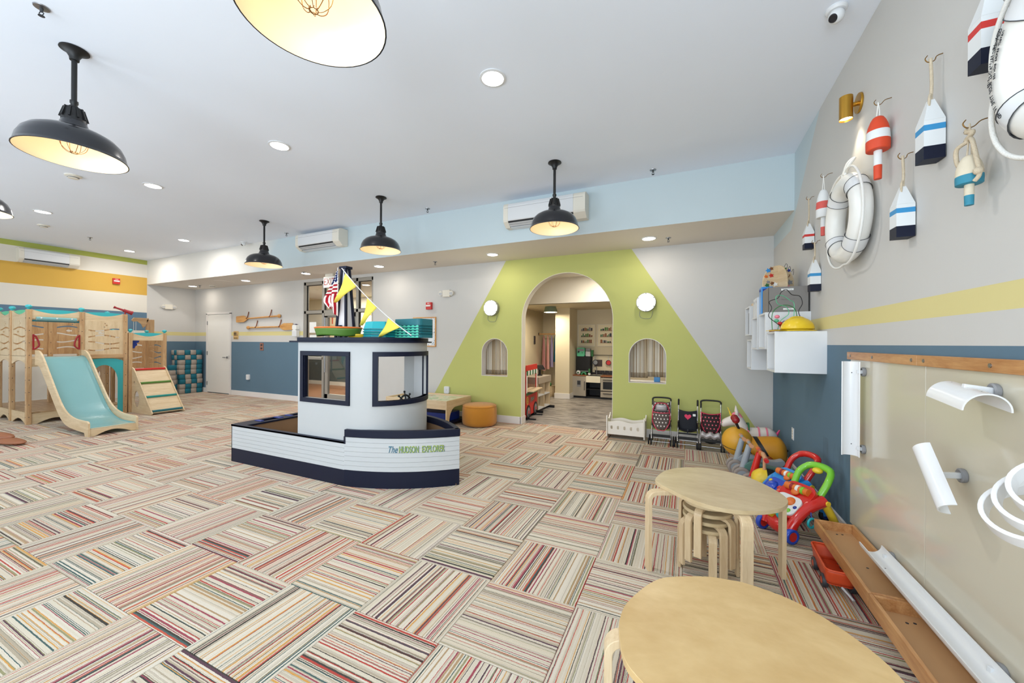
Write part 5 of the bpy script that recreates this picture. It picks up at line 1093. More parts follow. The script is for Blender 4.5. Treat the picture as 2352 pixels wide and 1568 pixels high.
MB().tube(spline([(0.02, -0.012, 0.17), (0.04, -0.014, 0.15), (0.06, -0.012, 0.13), (0.10, -0.014, 0.15), (0.105, -0.012, 0.17)], 5), 0.003, 6).build('groove', 'oak_dark', ad, smooth=60)
for k in range(3): MB().tube(spline([(0.06 + 0.035 * k, 0, 0.245 - 0.025 * k), (0.075 + 0.035 * k, 0, 0.28 - 0.028 * k), (0.09 + 0.03 * k, 0, 0.265 - 0.03 * k), (0.085 + 0.03 * k, 0, 0.225 - 0.03 * k)], 5), 0.002, 6).build('wire_loop', 'dark_gray', ad, smooth=60)
# outlet low on the blue paint
ot = thing('wall_outlet', 'white double outlet plate low on the blue right-hand wall', 'outlet', (WX, 4.86, 0.43)); MB().box(-0.007, 0, -0.04, 0.04, -0.062, 0.062).build('plate', 'gloss_white', ot, bevel=0.002)
for z in (-0.028, 0.028): MB().box(-0.009, -0.006, -0.017, 0.017, z - 0.02, z + 0.02).build('socket', 'offwhite', ot, bevel=0.002); MB().box(-0.0095, -0.008, -0.009, -0.006, z - 0.006, z + 0.006).box(-0.0095, -0.008, 0.006, 0.009, z - 0.006, z + 0.006).build('slot', 'dark_gray', ot)
# ================================================================ TABLES AND STOOLS
def bent(mb, F, d, H, w, th, r, arm):
    """bent plywood leg: foot centre F, outward direction d (unit, plan), height H to the underside"""
    F = Vector(F); d = Vector((d[0], d[1], 0)).normalized(); s = Vector((-d.y, d.x, 0)); zc = H - th / 2
    path = [(0.0, 0.0), (0.0, zc - r)] + [(-r + r * math.cos(a), zc - r + r * math.sin(a)) for a in [PI / 2 * k / 6 for k in range(1, 7)]] + [(-r - arm, zc)]
    vs = []; fs = []; n = len(path)
    for i, (a, z) in enumerate(path):
        p, q = path[max(i - 1, 0)], path[min(i + 1, n - 1)]; t = Vector((q[0] - p[0], q[1] - p[1])).normalized(); nn = Vector((t.y, -t.x))
        for sg, sw in ((1, 1), (1, -1), (-1, -1), (-1, 1)):
            o = Vector((a, z)) + nn * (sg * th / 2); vs.append(F + d * o.x + Vector((0, 0, o.y)) + s * (sw * w / 2))
    for i in range(n - 1):
        for k in range(4): fs.append((4 * i + k, 4 * i + (k + 1) % 4, 4 * i + 4 + (k + 1) % 4, 4 * i + 4 + k))
    fs += [(0, 3, 2, 1), (4 * n - 4, 4 * n - 3, 4 * n - 2, 4 * n - 1)]
    return mb.add(vs, fs)
def egg_table(label, outline, legs, mat, c, ctr):
    t = thing('egg_table', label, 'table', (c[0], c[1], 0), 0, 'egg-shaped plywood tables')
    pts = [(p.x - c[0], p.y - c[1]) for p in spline([(*q, 0) for q in outline], 4, True)]
    MB().shape([pts], 0.022, T(0, 0, 0.478)).build('tabletop', mat, t, bevel=0.003, seg=3)
    for (x, y) in legs:
        d = Vector((x - ctr[0], y - ctr[1], 0)); bent(MB(), (x - c[0], y - c[1], 0), d, 0.477, 0.055, 0.024, 0.045, 0.10).build('leg', 'birch', t, bevel=0.002)
    return t
T1 = [(-.179, 2.586), (-.145, 2.755), (-.076, 2.872), (.035, 2.953), (.164, 2.977), (.284, 2.946), (.384, 2.87), (.448, 2.775), (.496, 2.671), (.514, 2.587), (.504, 2.516), (.466, 2.436), (.402, 2.371), (.324, 2.32), (.242, 2.291), (.155, 2.288), (.072, 2.315), (-.016, 2.379), (-.097, 2.462), (-.149, 2.516)]
T2 = [(-.096, 1.021), (-.151, 1.079), (-.182, 1.182), (-.186, 1.242), (-.179, 1.305), (-.151, 1.384), (-.11, 1.467), (-.058, 1.524), (.06, 1.585), (.133, 1.6), (.203, 1.604), (.326, 1.566), (.42, 1.485), (.488, 1.383), (.512, 1.29), (.50, 1.18), (.44, 1.07), (.34, .985), (.22, .945), (.08, .945), (-.02, .975)]
egg_table('pale plywood egg-shaped table with stools stacked beneath it', T1, [(-.205, 2.445), (.285, 2.275), (.515, 2.695), (.05, 2.985)], 'tabletop_pale', (.165, 2.63), (.165, 2.63))
egg_table('large yellowish plywood egg-shaped table in the bottom foreground', T2, [(-.215, 1.19), (.08, 1.60), (.53, 1.33), (.25, .93)], 'tabletop', (.165, 1.27), (.165, 1.27))
ly = ['lowest', 'second lowest', 'third from the floor', 'uppermost']
st0 = None
for k in range(4):
    rz = -1.45 + 0.36 * k
    if st0 is None:
        st0 = thing('stacking_stool', '', 'stool', (.12, 2.585, 0), rz, 'stools stacked under the pale table')
        MB().lathe([(0, 0.272), (0.135, 0.272), (0.138, 0.276), (0.138, 0.288), (0.134, 0.292), (0, 0.292)], 40).build('seat', 'tabletop_pale', st0, smooth=40)
        for q in range(4):
            a = 2 * PI * q / 4; bent(MB(), (0.158 * math.cos(a), 0.158 * math.sin(a), 0), (math.cos(a), math.sin(a)), 0.272, 0.042, 0.018, 0.032, 0.07).build('leg', 'birch', st0, bevel=0.002)
        st0['label'] = 'small round plywood stool under the pale table, %s of four stacked' % ly[0]
    else: copy_tree(st0, (.12, 2.585, 0.046 * k), rz, 'small round plywood stool under the pale table, %s of four stacked' % ly[k])
# ================================================================ ALONG THE BACK WALL
M('mustard', (196, 130, 36), 0.9, var=0.08, vs=10, bump=0.4, bs=300, sheen=0.3)
ott = thing('ottoman', 'round mustard yellow pouf in front of the green wall', 'ottoman', (-3.14, 5.565, 0))
MB().lathe([(0, 0.005), (0.25, 0.005), (0.278, 0.025), (0.288, 0.07), (0.290, 0.16), (0.286, 0.28), (0.272, 0.325), (0.24, 0.342), (0, 0.346)], 48).build('cushion', 'mustard', ott, smooth=180)
MB().lathe([(0.280, 0.318), (0.284, 0.322), (0.280, 0.327), (0.276, 0.322)], 48, None, True).build('piping', 'mustard', ott, smooth=60)
at_ = thing('activity_table', 'low birch play table with a picture top behind the boat bow', 'table', (-4.05, 5.40, 0))
MB().box(-0.60, 0.60, -0.36, 0.36, 0.395, 0.415).build('tabletop', 'birch_x', at_, bevel=0.002)
m, t, b = newmat('map_print', 0.35); tc = t.add('ShaderNodeTexCoord'); nz = t.add('ShaderNodeTexNoise'); nz.inputs['Scale'].default_value = 5; nz.inputs['Detail'].default_value = 3; t.link(tc.outputs['Object'], nz.inputs['Vector'])
t.link(t.ramp(nz.outputs[0], [(0.0, lin((196, 206, 176))), (0.42, lin((222, 214, 192))), (0.52, lin((170, 196, 150))), (0.58, lin((206, 190, 160))), (0.66, lin((190, 120, 100))), (0.70, lin((180, 200, 206)))]), b.inputs['Base Color'])
MB().box(-0.56, 0.56, -0.32, 0.32, 0.415, 0.419).build('picture_top', 'map_print', at_)
for y in (-0.375, 0.36): MB().box(-0.60, 0.60, y, y + 0.016, 0.30, 0.44).build('side_rail', 'birch_x', at_, bevel=0.003)
ep = [(-0.375, 0), (-0.30, 0), (-0.295, 0.10)] + [(-0.295 + 0.18 * (1 - math.cos(PI / 2 * k / 8)) , 0.10 + 0.22 * math.sin(PI / 2 * k / 8)) for k in range(1, 9)] + [(0.115 + 0.18 * math.sin(PI / 2 * k / 8), 0.10 + 0.22 * math.cos(PI / 2 * k / 8)) for k in range(0, 9)] + [(0.30, 0), (0.375, 0), (0.375, 0.44), (-0.375, 0.44)]
for x in (-0.62, 0.60): MB().shape([ep], 0.02, mx_plane((x, 0, 0), (0, 1, 0), (0, 0, 1))).build('end_panel', 'birch_y', at_, bevel=0.003)
MB().box(-0.58, 0.58, -0.34, 0.34, 0.05, 0.07).build('lower_shelf', 'navy', at_)
bx = tag(MB().shape([rrect(-0.3, 0.3, -0.2, 0.2, 0.04)], 0.13, T(0, 0, 0)).build('storage_tub', 'deep_blue', None, (-3.85, 5.42, 0.071), bevel=0.01), 'dark blue tub stored on the shelf under the play table', 'tub')
# doll cradle
M('cradle_white', (236, 228, 216), 0.5, var=0.02)
cr = thing('doll_cradle', 'white wooden doll cradle with cut-out shapes beside the arch', 'cradle', (-0.79, 5.72, 0))
def wavy(w, h, n=20): return [(-w / 2, 0), (w / 2, 0)] + [(w / 2 - w * k / n, h + 0.012 * math.cos(2 * PI * k / n * 1.5)) for k in range(n + 1)]
for y in (-0.125, 0.113):
    hs = [rrect(-0.19 + 0.09 * k - 0.014, -0.19 + 0.09 * k + 0.014, 0.075, 0.125, 0.012, 3)[::-1] for k in range(5)]
    MB().shape([wavy(0.49, 0.19)] + hs, 0.012, mx_plane((0, y + 0.012, 0.06), (1, 0, 0), (0, 0, 1))).build('side_panel', 'cradle_white', cr, bevel=0.002)
for x in (-0.262, 0.25):
    e = [(-0.15, 0.035)] + [(-0.15 + 0.30 * k / 10, 0.0 + 0.03 * abs(k / 10 - 0.5) ** 2 * 4) for k in range(11)] + [(0.15, 0.28), (0.135, 0.33), (0.11, 0.30), (0.0, 0.255), (-0.11, 0.30), (-0.135, 0.33), (-0.15, 0.28)]
    MB().shape([e], 0.014, mx_plane((x, 0, 0), (0, 1, 0), (0, 0, 1))).build('end_panel', 'cradle_white', cr, bevel=0.003)
MB().box(-0.25, 0.25, -0.115, 0.115, 0.06, 0.072).build('base', 'cradle_white', cr)
# doll strollers
def dots(name, base, dot, scale, r=0.24):
    m, t, b = newmat(name, 0.8); tc = t.add('ShaderNodeTexCoord'); sp = t.add('ShaderNodeSeparateXYZ'); t.link(tc.outputs['Object'], sp.inputs[0])
    u = t.math('MULTIPLY', sp.outputs[0], scale); v = t.math('MULTIPLY', sp.outputs[2], scale * 0.9); row = t.math('FLOOR', v)
    u = t.math('MULTIPLY_ADD', t.math('MODULO', row, 2.0), 0.5, u)
    fx = t.math('SUBTRACT', t.math('FRACT', u), 0.5); fy = t.math('SUBTRACT', t.math('FRACT', v), 0.5)
    msk = t.math('LESS_THAN', t.math('ADD', t.math('POWER', fx, 2.0), t.math('POWER', fy, 2.0)), r * r); t.link(t.mix(msk, lin(base), lin(dot)), b.inputs['Base Color'])
dots('dots_brown', (92, 80, 74), (232, 224, 216), 24, 0.2); dots('dots_pink', (44, 24, 26), (222, 104, 116), 24, 0.2); M('silver_cloth', (176, 170, 170), 0.35, 0.35, var=0.1, vs=20); M('pink_trim', (206, 50, 80), 0.6); M('denim_black', (30, 32, 40), 0.85, var=0.1, bump=0.3, bs=400); M('heart_red', (222, 52, 92), 0.6)
def stroller(label, x, y, rz, kind):
    t = thing('doll_stroller', label, 'doll stroller', (x, y, 0), rz, 'doll strollers by the green wall'); w = 0.118
    for s in (-1, 1):
        MB().tube([(s * w, 0.19, 0.56), (s * w, 0.12, 0.40), (s * w, -0.02, 0.16), (s * w, -0.10, 0.035)], 0.0075, 8).build('side_tube', 'chrome', t, smooth=60)
        MB().tube([(s * w, -0.03, 0.34), (s * w, 0.06, 0.18), (s * w, 0.15, 0.035)], 0.0075, 8).build('rear_tube', 'chrome', t, smooth=60)
        MB().ell((s * w, 0.07, 0.31), (0.013, 0.016, 0.024), 10, 8).ell((s * w, 0.035, 0.25), (0.013, 0.016, 0.03), 10, 8).build('joint', 'black', t, smooth=180)
        for yy in (-0.10, 0.15):
            for dx in (-0.016, 0.016):
                wv = Matrix.Translation((s * w + s * 0.02 + dx, yy, 0.042)) @ Ry(PI / 2)
                MB().lathe([(0.012, -0.008), (0.034, -0.009), (0.041, -0.004), (0.041, 0.004), (0.034, 0.009), (0.012, 0.008)], 20, wv, True).build('wheel', 'rubber', t, smooth=40)
    hp = [(-w, 0.19, 0.56), (-w, 0.205, 0.585), (-w + 0.03, 0.21, 0.60), (0, 0.212, 0.604), (w - 0.03, 0.21, 0.60), (w, 0.205, 0.585), (w, 0.19, 0.56)]
    if kind != 'denim': MB().tube(spline(hp, 5), 0.011, 10).tube([(-w, 0.19, 0.56), (-w, 0.165, 0.50)], 0.011, 10).build('handle_grip', 'black', t, smooth=60)
    else:
        for s in (-1, 1): MB().tube(spline([(s * w, 0.17, 0.52), (s * w, 0.19, 0.57), (s * w, 0.21, 0.59), (s * w, 0.225, 0.575)], 4), 0.012, 10).build('handle_grip', 'black', t, smooth=60)
    MB().bar((-w, -0.06, 0.12), (w, -0.06, 0.12), 0.02, 0.035).build('cross_bar', 'black', t, bevel=0.003); MB().cyl((-w, -0.09, 0.045), (w, -0.09, 0.045), 0.004, n=8).cyl((-w, 0.15, 0.042), (w, 0.15, 0.042), 0.004, n=8).build('axle', 'chrome', t)
    mat = {'brown': 'dots_brown', 'denim': 'denim_black', 'pink': 'dots_pink'}[kind]
    zt = {'brown': 0.56, 'denim': 0.47, 'pink': 0.45}[kind]
    def back(u, v): z = zt - (zt - 0.20) * v; yv = 0.10 + 0.12 * (z - 0.3); return ((u - 0.5) * 2 * (w - 0.006), yv - 0.025 * math.sin(PI * u) - 0.02 * v, z - 0.018 * math.sin(PI * u) * (1 - v))
    MB().grid(back, 12, 10).build('seat_back', mat, t, smooth=180, solid=0.004)
    def seatf(u, v): return ((u - 0.5) * 2 * (w - 0.008), 0.055 - 0.11 * v, 0.205 - 0.025 * math.sin(PI * u) + 0.04 * v)
    MB().grid(seatf, 12, 6).build('seat', mat, t, smooth=180, solid=0.004)
    if kind == 'brown':
        def can(u, v): a = PI * u; return (math.cos(a) * (w - 0.004), 0.13 - 0.10 * v + 0.02 * math.sin(a), 0.42 + 0.13 * math.sin(a) ** 0.6 * (1 - 0.12 * v))
        MB().grid(can, 20, 6).build('canopy', 'dots_brown', t, smooth=180, solid=0.004)
        def win(u, v): return ((u - 0.5) * 0.15, 0.03 - 0.012 * math.sin(PI * u), 0.44 + 0.09 * v)
        MB().grid(win, 8, 4).build('canopy_window', 'silver_cloth', t, smooth=180, solid=0.003)
        MB().grid(lambda u, v: ((u - 0.5) * 2 * (w - 0.012) * (1 - 0.25 * v * v), -0.005 - 0.05 * v - 0.03 * math.sin(PI * u), 0.435 - 0.22 * v), 12, 10).build('front_cover', 'dots_brown', t, smooth=180, solid=0.004)
        MB().tube(spline([(-w, 0.02, 0.30), (-w + 0.01, 0.0, 0.43), (-0.07, 0.025, 0.535), (0, 0.02, 0.55), (0.07, 0.025, 0.535), (w - 0.01, 0.0, 0.43), (w, 0.02, 0.30)], 5), 0.006, 6).tube(spline([(-w + 0.01, -0.008, 0.43), (0, -0.04, 0.425), (w - 0.01, -0.008, 0.43)], 5), 0.006, 6).tube(spline([(-w + 0.01, 0.0, 0.40), (-w + 0.012, -0.03, 0.30), (-0.05, -0.075, 0.205), (0.0, -0.085, 0.20), (0.05, -0.075, 0.205), (w - 0.012, -0.03, 0.30), (w - 0.01, 0.0, 0.40)], 5), 0.006, 6).build('piping', 'pink_trim', t, smooth=60)
    if kind == 'pink':
        MB().tube(spline([(-w, 0.11, 0.455), (-0.04, 0.09, 0.438), (0.04, 0.09, 0.438), (w, 0.11, 0.455)], 4), 0.006, 6).tube(spline([(-w + 0.008, 0.11, 0.45), (-w + 0.012, 0.07, 0.30), (-0.06, 0.03, 0.20)], 4), 0.006, 6).tube(spline([(w - 0.008, 0.11, 0.45), (w - 0.012, 0.07, 0.30), (0.06, 0.03, 0.20)], 4), 0.006, 6).build('piping', 'pink_trim', t, smooth=60)
        MB().grid(lambda u, v: ((u - 0.5) * 2 * (w - 0.006), -0.055 - 0.03 * math.sin(PI * v), 0.225 - 0.085 * v + 0.012 * math.sin(PI * u * 5)), 16, 6).build('foot_cloth', 'silver_cloth', t, smooth=180, solid=0.004)
        MB().grid(lambda u, v: ((u - 0.5) * 0.19, -0.02 + 0.1 * v, 0.085 + 0.012 * math.cos(2 * PI * u)), 10, 4).build('basket', 'denim_black', t, smooth=180, solid=0.004)
    if kind == 'denim':
        hrt = [(0.042 * math.sin(a) ** 3, 0.0026 * (13 * math.cos(a) - 5 * math.cos(2 * a) - 2 * math.cos(3 * a) - math.cos(4 * a))) for a in [2 * PI * k / 30 for k in range(30)]]
        MB().shape([hrt], 0.004, mx_plane((0.0, 0.068, 0.385), (1, 0, 0), (0, 0.10, 1))).build('heart_patch', 'heart_red', t); MB().box(0.060, 0.095, 0.075, 0.079, 0.395, 0.425).build('care_label', 'label_white', t)
        MB().bar((-w, 0.02, 0.165), (w, 0.02, 0.165), 0.012, 0.02).bar((0, 0.02, 0.165), (0, 0.03, 0.22), 0.02, 0.02).build('brace', 'black', t)
    return t
stroller('doll stroller with grey polka-dot canopy and red piping, left of the three', -0.315, 5.59, 0.02, 'brown'); stroller('black doll stroller with a red heart, middle of the three', 0.015, 5.59, -0.02, 'denim'); stroller('doll stroller with dark pink-dotted seat, right of the three', 0.285, 5.58, -0.06, 'pink')
# ================================================================ RIDE-ON TOYS ALONG THE RIGHT WALL
def hull(name, mat, t, secs, n=16, m=None):
    """smooth body from elliptical sections (x, z, ry, rz) along x"""
    pts = spline([(a, b, 0) for a, b, c, d in secs], 4); rr = spline([(c, d, 0) for a, b, c, d in secs], 4); mb = MB(); L = len(pts)
    mb.grid(lambda u, v: (pts[min(int(round(v * (L - 1))), L - 1)].x, max(rr[min(int(round(v * (L - 1))), L - 1)].x, 0.001) * math.cos(2 * PI * u), pts[min(int(round(v * (L - 1))), L - 1)].y + max(rr[min(int(round(v * (L - 1))), L - 1)].y, 0.001) * math.sin(2 * PI * u)), n, L, True)
    o = mb.build(name, mat, t, smooth=180)
    if m: o.matrix_local = m
    return o
m, t, b = newmat('bee_skin', 0.45); tc = t.add('ShaderNodeTexCoord'); sp = t.add('ShaderNodeSeparateXYZ'); t.link(tc.outputs['Object'], sp.inputs[0])
e = t.math('MULTIPLY_ADD', sp.outputs[2], 0.55, sp.outputs[0]); f = t.math('ADD', band('x', 0.205, 0.245)(t, e, e, e), band('x', 0.355, 0.40)(t, e, e, e))
t.link(t.mix(f, lin((214, 146, 34)), lin((26, 24, 22))), b.inputs['Base Color'])
bee = thing('bee_hopper', 'orange and black striped inflatable bee hopper in the wall corner', 'hopper toy', (0.50, 4.97, 0))
hull('body', 'bee_skin', bee, [(0.08, 0.22, 0.01, 0.01), (0.10, 0.22, 0.10, 0.11), (0.22, 0.21, 0.125, 0.135), (0.33, 0.21, 0.13, 0.15), (0.42, 0.20, 0.12, 0.15), (0.475, 0.18, 0.06, 0.09), (0.485, 0.18, 0.005, 0.005)])
MB().ell((0.02, -0.01, 0.275), (0.155, 0.15, 0.16), 28, 16).build('head', M('bee_orange', (218, 160, 44), 0.45, var=0.05), bee, smooth=180)
MB().tube(spline([(-0.13, -0.06, 0.23), (-0.08, -0.125, 0.215), (0.0, -0.158, 0.205), (0.06, -0.155, 0.21)], 5), 0.003, 6).build('smile', 'black', bee, smooth=60)
for y in (-0.05, 0.05): MB().cyl((0.04, y, 0.40), (0.0, y * 1.3, 0.50), 0.013, n=10).build('feeler', 'black', bee, smooth=40); MB().ell((0.0, y * 1.3, 0.52), 0.040, 14, 10).build('feeler_tip', 'dark_red', bee, smooth=180)
for x, y in ((0.16, -0.10), (0.30, -0.12), (0.16, 0.10), (0.32, 0.11)): MB().tube(spline([(x, y * 0.8, 0.14), (x + 0.02, y * 1.2, 0.10), (x + 0.10, y * 1.25, 0.075), (x + 0.17, y * 1.1, 0.07)], 4), [0.04] * 12 + [0.03], 10).build('leg', M('bee_brown', (140, 62, 24), 0.45), bee, smooth=60)
for x, y in ((0.14, -0.07), (0.14, 0.07), (0.36, 0.07), (0.36, -0.07)): MB().cyl((x, y, 0.0), (x, y, 0.12), 0.035, 0.045, 12).build('foot', 'bee_brown', bee, smooth=40)
MB().ell((0.487, 0, 0.22), (0.012, 0.012, 0.012), 8, 6).build('tail', 'black', bee, smooth=180)
uni = thing('unicorn_hopper', 'white inflatable unicorn hopper with pink mane behind the bee', 'hopper toy', (0.52, 5.38, 0)); M('uni_white', (232, 222, 212), 0.4, var=0.03)
hull('body', 'uni_white', uni, [(0.05, 0.27, 0.01, 0.01), (0.07, 0.27, 0.09, 0.10), (0.2, 0.25, 0.11, 0.115), (0.36, 0.25, 0.11, 0.125), (0.44, 0.24, 0.06, 0.08), (0.455, 0.24, 0.005, 0.005)])
MB().tube([(0.12, 0, 0.30), (0.08, 0, 0.38), (0.05, 0, 0.46)], [0.075, 0.065, 0.055], 16).build('neck', 'uni_white', uni, smooth=60)
hull('head', 'uni_white', uni, [(-0.125, 0.385, 0.004, 0.004), (-0.11, 0.39, 0.045, 0.045), (-0.04, 0.42, 0.055, 0.06), (0.03, 0.45, 0.062, 0.07), (0.085, 0.45, 0.03, 0.04), (0.09, 0.45, 0.004, 0.004)])
MB().cyl((-0.02, 0, 0.49), (-0.06, 0, 0.59), 0.014, 0.003, 10).build('horn', 'yellow', uni, smooth=40)
for y in (-0.03, 0.035): MB().lathe([(0.0, 0), (0.022, 0.02), (0.018, 0.06), (0, 0.13)], 10, T(0.04, y, 0.49) @ Ry(-0.1)).build('ear', 'uni_white', uni, smooth=60)
hull('mane', 'pink', uni, [(-0.02, 0.50, 0.005, 0.005), (0.01, 0.515, 0.022, 0.02), (0.07, 0.49, 0.026, 0.035), (0.12, 0.40, 0.024, 0.04), (0.15, 0.345, 0.012, 0.02), (0.155, 0.34, 0.003, 0.003)])
for x in (0.14, 0.25, 0.33): MB().grid(lambda u, v, x=x: (x + 0.018 * v, 0.119 * math.cos(2 * PI * u), 0.25 + 0.127 * math.sin(2 * PI * u)), 24, 3, True).build('stripe', 'pink', uni, smooth=180)
for x, y in ((0.14, -0.06), (0.14, 0.06), (0.36, -0.06), (0.36, 0.06)): MB().cyl((x, y, 0), (x, y, 0.2), 0.032, 0.045, 12).build('leg', 'uni_white', uni, smooth=40)
MB().cyl((0.44, 0, 0.29), (0.475, 0, 0.36), 0.018, 0.006, 10).build('tail', 'hot_pink', uni, smooth=40); MB().ell((-0.115, -0.03, 0.40), 0.008, 8, 6).build('nostril', 'pink', uni, smooth=180)
MB().grid(lambda u, v: (0.145 + 0.02 * v, 0.085 * math.cos(2 * PI * u) * 0.95, 0.345 + 0.075 * math.sin(2 * PI * u)), 20, 3, True).build('collar', 'leaf', uni, smooth=180)
def wheel(t, x, y, r, w, mt, mh, z=None, name='wheel'):
    z = r if z is None else z; mx = T(x, y, z) @ Rx(PI / 2)
    o = MB().lathe([(r * 0.62, -w * 0.4), (r * 0.8, -w / 2), (r * 0.95, -w * 0.42), (r, -w * 0.2), (r, w * 0.2), (r * 0.95, w * 0.42), (r * 0.8, w / 2), (r * 0.62, w * 0.4)], 28, mx, True).build(name, mt, t, smooth=60)
    MB().lathe([(0, -w * 0.34), (r * 0.63, -w * 0.36), (r * 0.63, w * 0.36), (0, w * 0.34)], 24, mx).build('hub', mh, o, smooth=40)
    return o
M('scooter_gray', (156, 162, 168), 0.45, var=0.03); M('tyre_taupe', (150, 138, 130), 0.6); M('scooter_green', (88, 128, 116), 0.45); M('handle_wood', (206, 150, 110), 0.5)
def rider(label, x, y, rz, body, column, tyre, hub, letters=None, tip='handle_wood'):
    t = thing('ride_on_bike', label, 'ride-on toy', (x, y, 0), rz, 'toddler ride-on bikes')
    for yy in (-0.055, 0.055): wheel(t, 0, yy, 0.078, 0.035, tyre, hub)
    for yy in (-0.07, 0.07): wheel(t, 0.36, yy, 0.062, 0.03, tyre, hub)
    MB().cyl((0, -0.07, 0.078), (0, 0.07, 0.078), 0.008).cyl((0.36, -0.08, 0.062), (0.36, 0.08, 0.062), 0.008).build('axle', 'dark_gray', t)
    MB().tube([(0.0, 0, 0.09), (0.03, 0, 0.22), (0.065, 0, 0.37)], [0.030, 0.030, 0.026], 16).build('steering_column', column, t, smooth=60)
    MB().cyl((0.068, -0.10, 0.385), (0.068, 0.10, 0.385), 0.014, n=12).build('handlebar', column, t, smooth=40)
    for s in (-1, 1): MB().cyl((0.068, s * 0.055, 0.385), (0.068, s * 0.115, 0.385), 0.019, n=12).build('grip', tip, t, smooth=40)
    sp2 = [(0.02, 0.17), (0.10, 0.225), (0.22, 0.185), (0.34, 0.17), (0.42, 0.19), (0.43, 0.15), (0.36, 0.10), (0.2, 0.13), (0.06, 0.12)]
    MB().shape([[(p.x, p.y) for p in spline([(*q, 0) for q in sp2], 4, True)]], 0.09, mx_plane((0, 0.045, 0), (1, 0, 0), (0, 0, 1))).build('seat_body', body, t, bevel=0.012, seg=3)
    if letters: text('lettering', letters, 0.038, 'black', t, mx_plane((0.20, -0.0475, 0.160), (1, 0, -0.18), (0.18, 0, 1)), 0.0008)
    return t
rider('grey and green toddler bike, farthest of the grey-wheeled ones', 0.47, 4.66, 0.05, 'scooter_gray', 'scooter_gray', 'tyre_taupe', 'scooter_gray'); rider('grey and green toddler bike with black lettering on its frame', 0.50, 4.40, 0.02, 'scooter_green', 'scooter_gray', 'tyre_taupe', 'scooter_gray', 'SEREED')
lady = rider('red and black toddler bike next to the lettered green one', 0.545, 4.13, 0.0, 'red_gloss', 'red_gloss', 'tyre_taupe', 'rubber', None, 'orange')
ybee = thing('ride_on_bee', 'yellow and black ride-on bee with wooden handle behind the pale table', 'ride-on toy', (0.56, 3.93, 0))
hull('shell', 'yellow', ybee, [(-0.04, 0.17, 0.004, 0.004), (-0.03, 0.17, 0.06, 0.07), (0.02, 0.17, 0.085, 0.11), (0.07, 0.17, 0.09, 0.12)]); hull('rear_shell', 'black', ybee, [(0.07, 0.17, 0.09, 0.12), (0.12, 0.17, 0.085, 0.11), (0.19, 0.17, 0.05, 0.07), (0.2, 0.17, 0.004, 0.004)])
for x in (0.0, 0.14):
    for yy in (-0.07, 0.07): wheel(ybee, x, yy, 0.05, 0.025, 'rubber', 'yellow')
MB().cyl((0.055, -0.02, 0.27), (0.055, -0.02, 0.38), 0.013, n=12).build('handle_post', 'handle_wood', ybee, smooth=40); MB().cyl((0.055, -0.09, 0.385), (0.055, 0.05, 0.40), 0.018, n=12).build('handle', 'handle_wood', ybee, smooth=40); MB().cyl((0.055, -0.092, 0.384), (0.055, -0.12, 0.38), 0.018, n=12).build('handle_tip', 'red', ybee, smooth=40)
def walker(label, x, y, rz, frame, panel, handle, legm, bits, board):
    t = thing('activity_walker', label, 'baby walker', (x, y, 0), rz, 'baby activity walkers')
    for s in (-1, 1):
        wheel(t, 0.21, s * 0.115, 0.052, 0.035, 'blue_gloss', 'red_gloss'); wheel(t, -0.17, s * 0.14, 0.046, 0.03, 'rubber', 'deep_blue')
        MB().tube(spline([(0.21, s * 0.09, 0.06), (0.16, s * 0.10, 0.15), (0.06, s * 0.11, 0.235), (-0.05, s * 0.125, 0.275)], 5), [0.034] * 10 + [0.04] * 6, 12).build('side_frame', frame, t, smooth=60)
        MB().tube(spline([(-0.04, s * 0.13, 0.27), (-0.10, s * 0.135, 0.18), (-0.17, s * 0.138, 0.05)], 5), 0.026, 12).build('rear_leg', legm, t, smooth=60)
        MB().cyl((-0.04, s * 0.15, 0.27), (-0.04, s * 0.168, 0.27), 0.018, n=16).build('pivot_cap', 'yellow', t, smooth=40)
    MB().ell((0.17, 0, 0.085), (0.075, 0.11, 0.065), 20, 12).build('front_shell', frame, t, smooth=180)
    hp = [(-0.05, -0.10, 0.30), (-0.11, -0.11, 0.40), (-0.165, -0.08, 0.455), (-0.18, 0, 0.47), (-0.165, 0.08, 0.455), (-0.11, 0.11, 0.40), (-0.05, 0.10, 0.30)]
    MB().tube(spline(hp, 6), [0.022] * 12 + [0.025] * 13 + [0.022] * 12, 14).build('handle', handle, t, smooth=60)
    mx = T(0.075, 0, 0.245) @ Ry(0.72)
    MB().shape([rrect(-0.145, 0.145, -0.115, 0.115, 0.06, 6)], 0.045, mx @ T(0, 0, -0.03)).build('play_panel', panel, t, bevel=0.012, seg=3)
    MB().shape([rrect(-0.02, 0.135, -0.095, 0.095, 0.045, 6)], 0.014, mx @ T(0, 0, 0.014)).build('face_plate', board, t, bevel=0.005)
    for (a, b, r, mt_) in bits: MB().ell((a, b, 0.026), (r, r, r * 0.55), 14, 8, mx).build('button', mt_, t, smooth=180)
    MB().cyl((-0.105, -0.08, 0.03), (-0.105, 0.08, 0.03), 0.024, n=16)
    rl = MB(); a = mx @ Vector((-0.085, -0.085, 0.028)); b = mx @ Vector((-0.085, 0.085, 0.028)); rl.cyl(a, b, 0.026, n=18); rl.build('roller', bits[0][3], t, smooth=40)
    for q, mt_ in ((0.25, 'dark_red'), (0.5, 'label_white'), (0.72, 'green_gloss')):
        c1, c2 = a.lerp(b, q), a.lerp(b, q + 0.12); MB().cyl(c1, c2, 0.0275, n=18).build('roller_band', mt_, t, smooth=40)
    return t
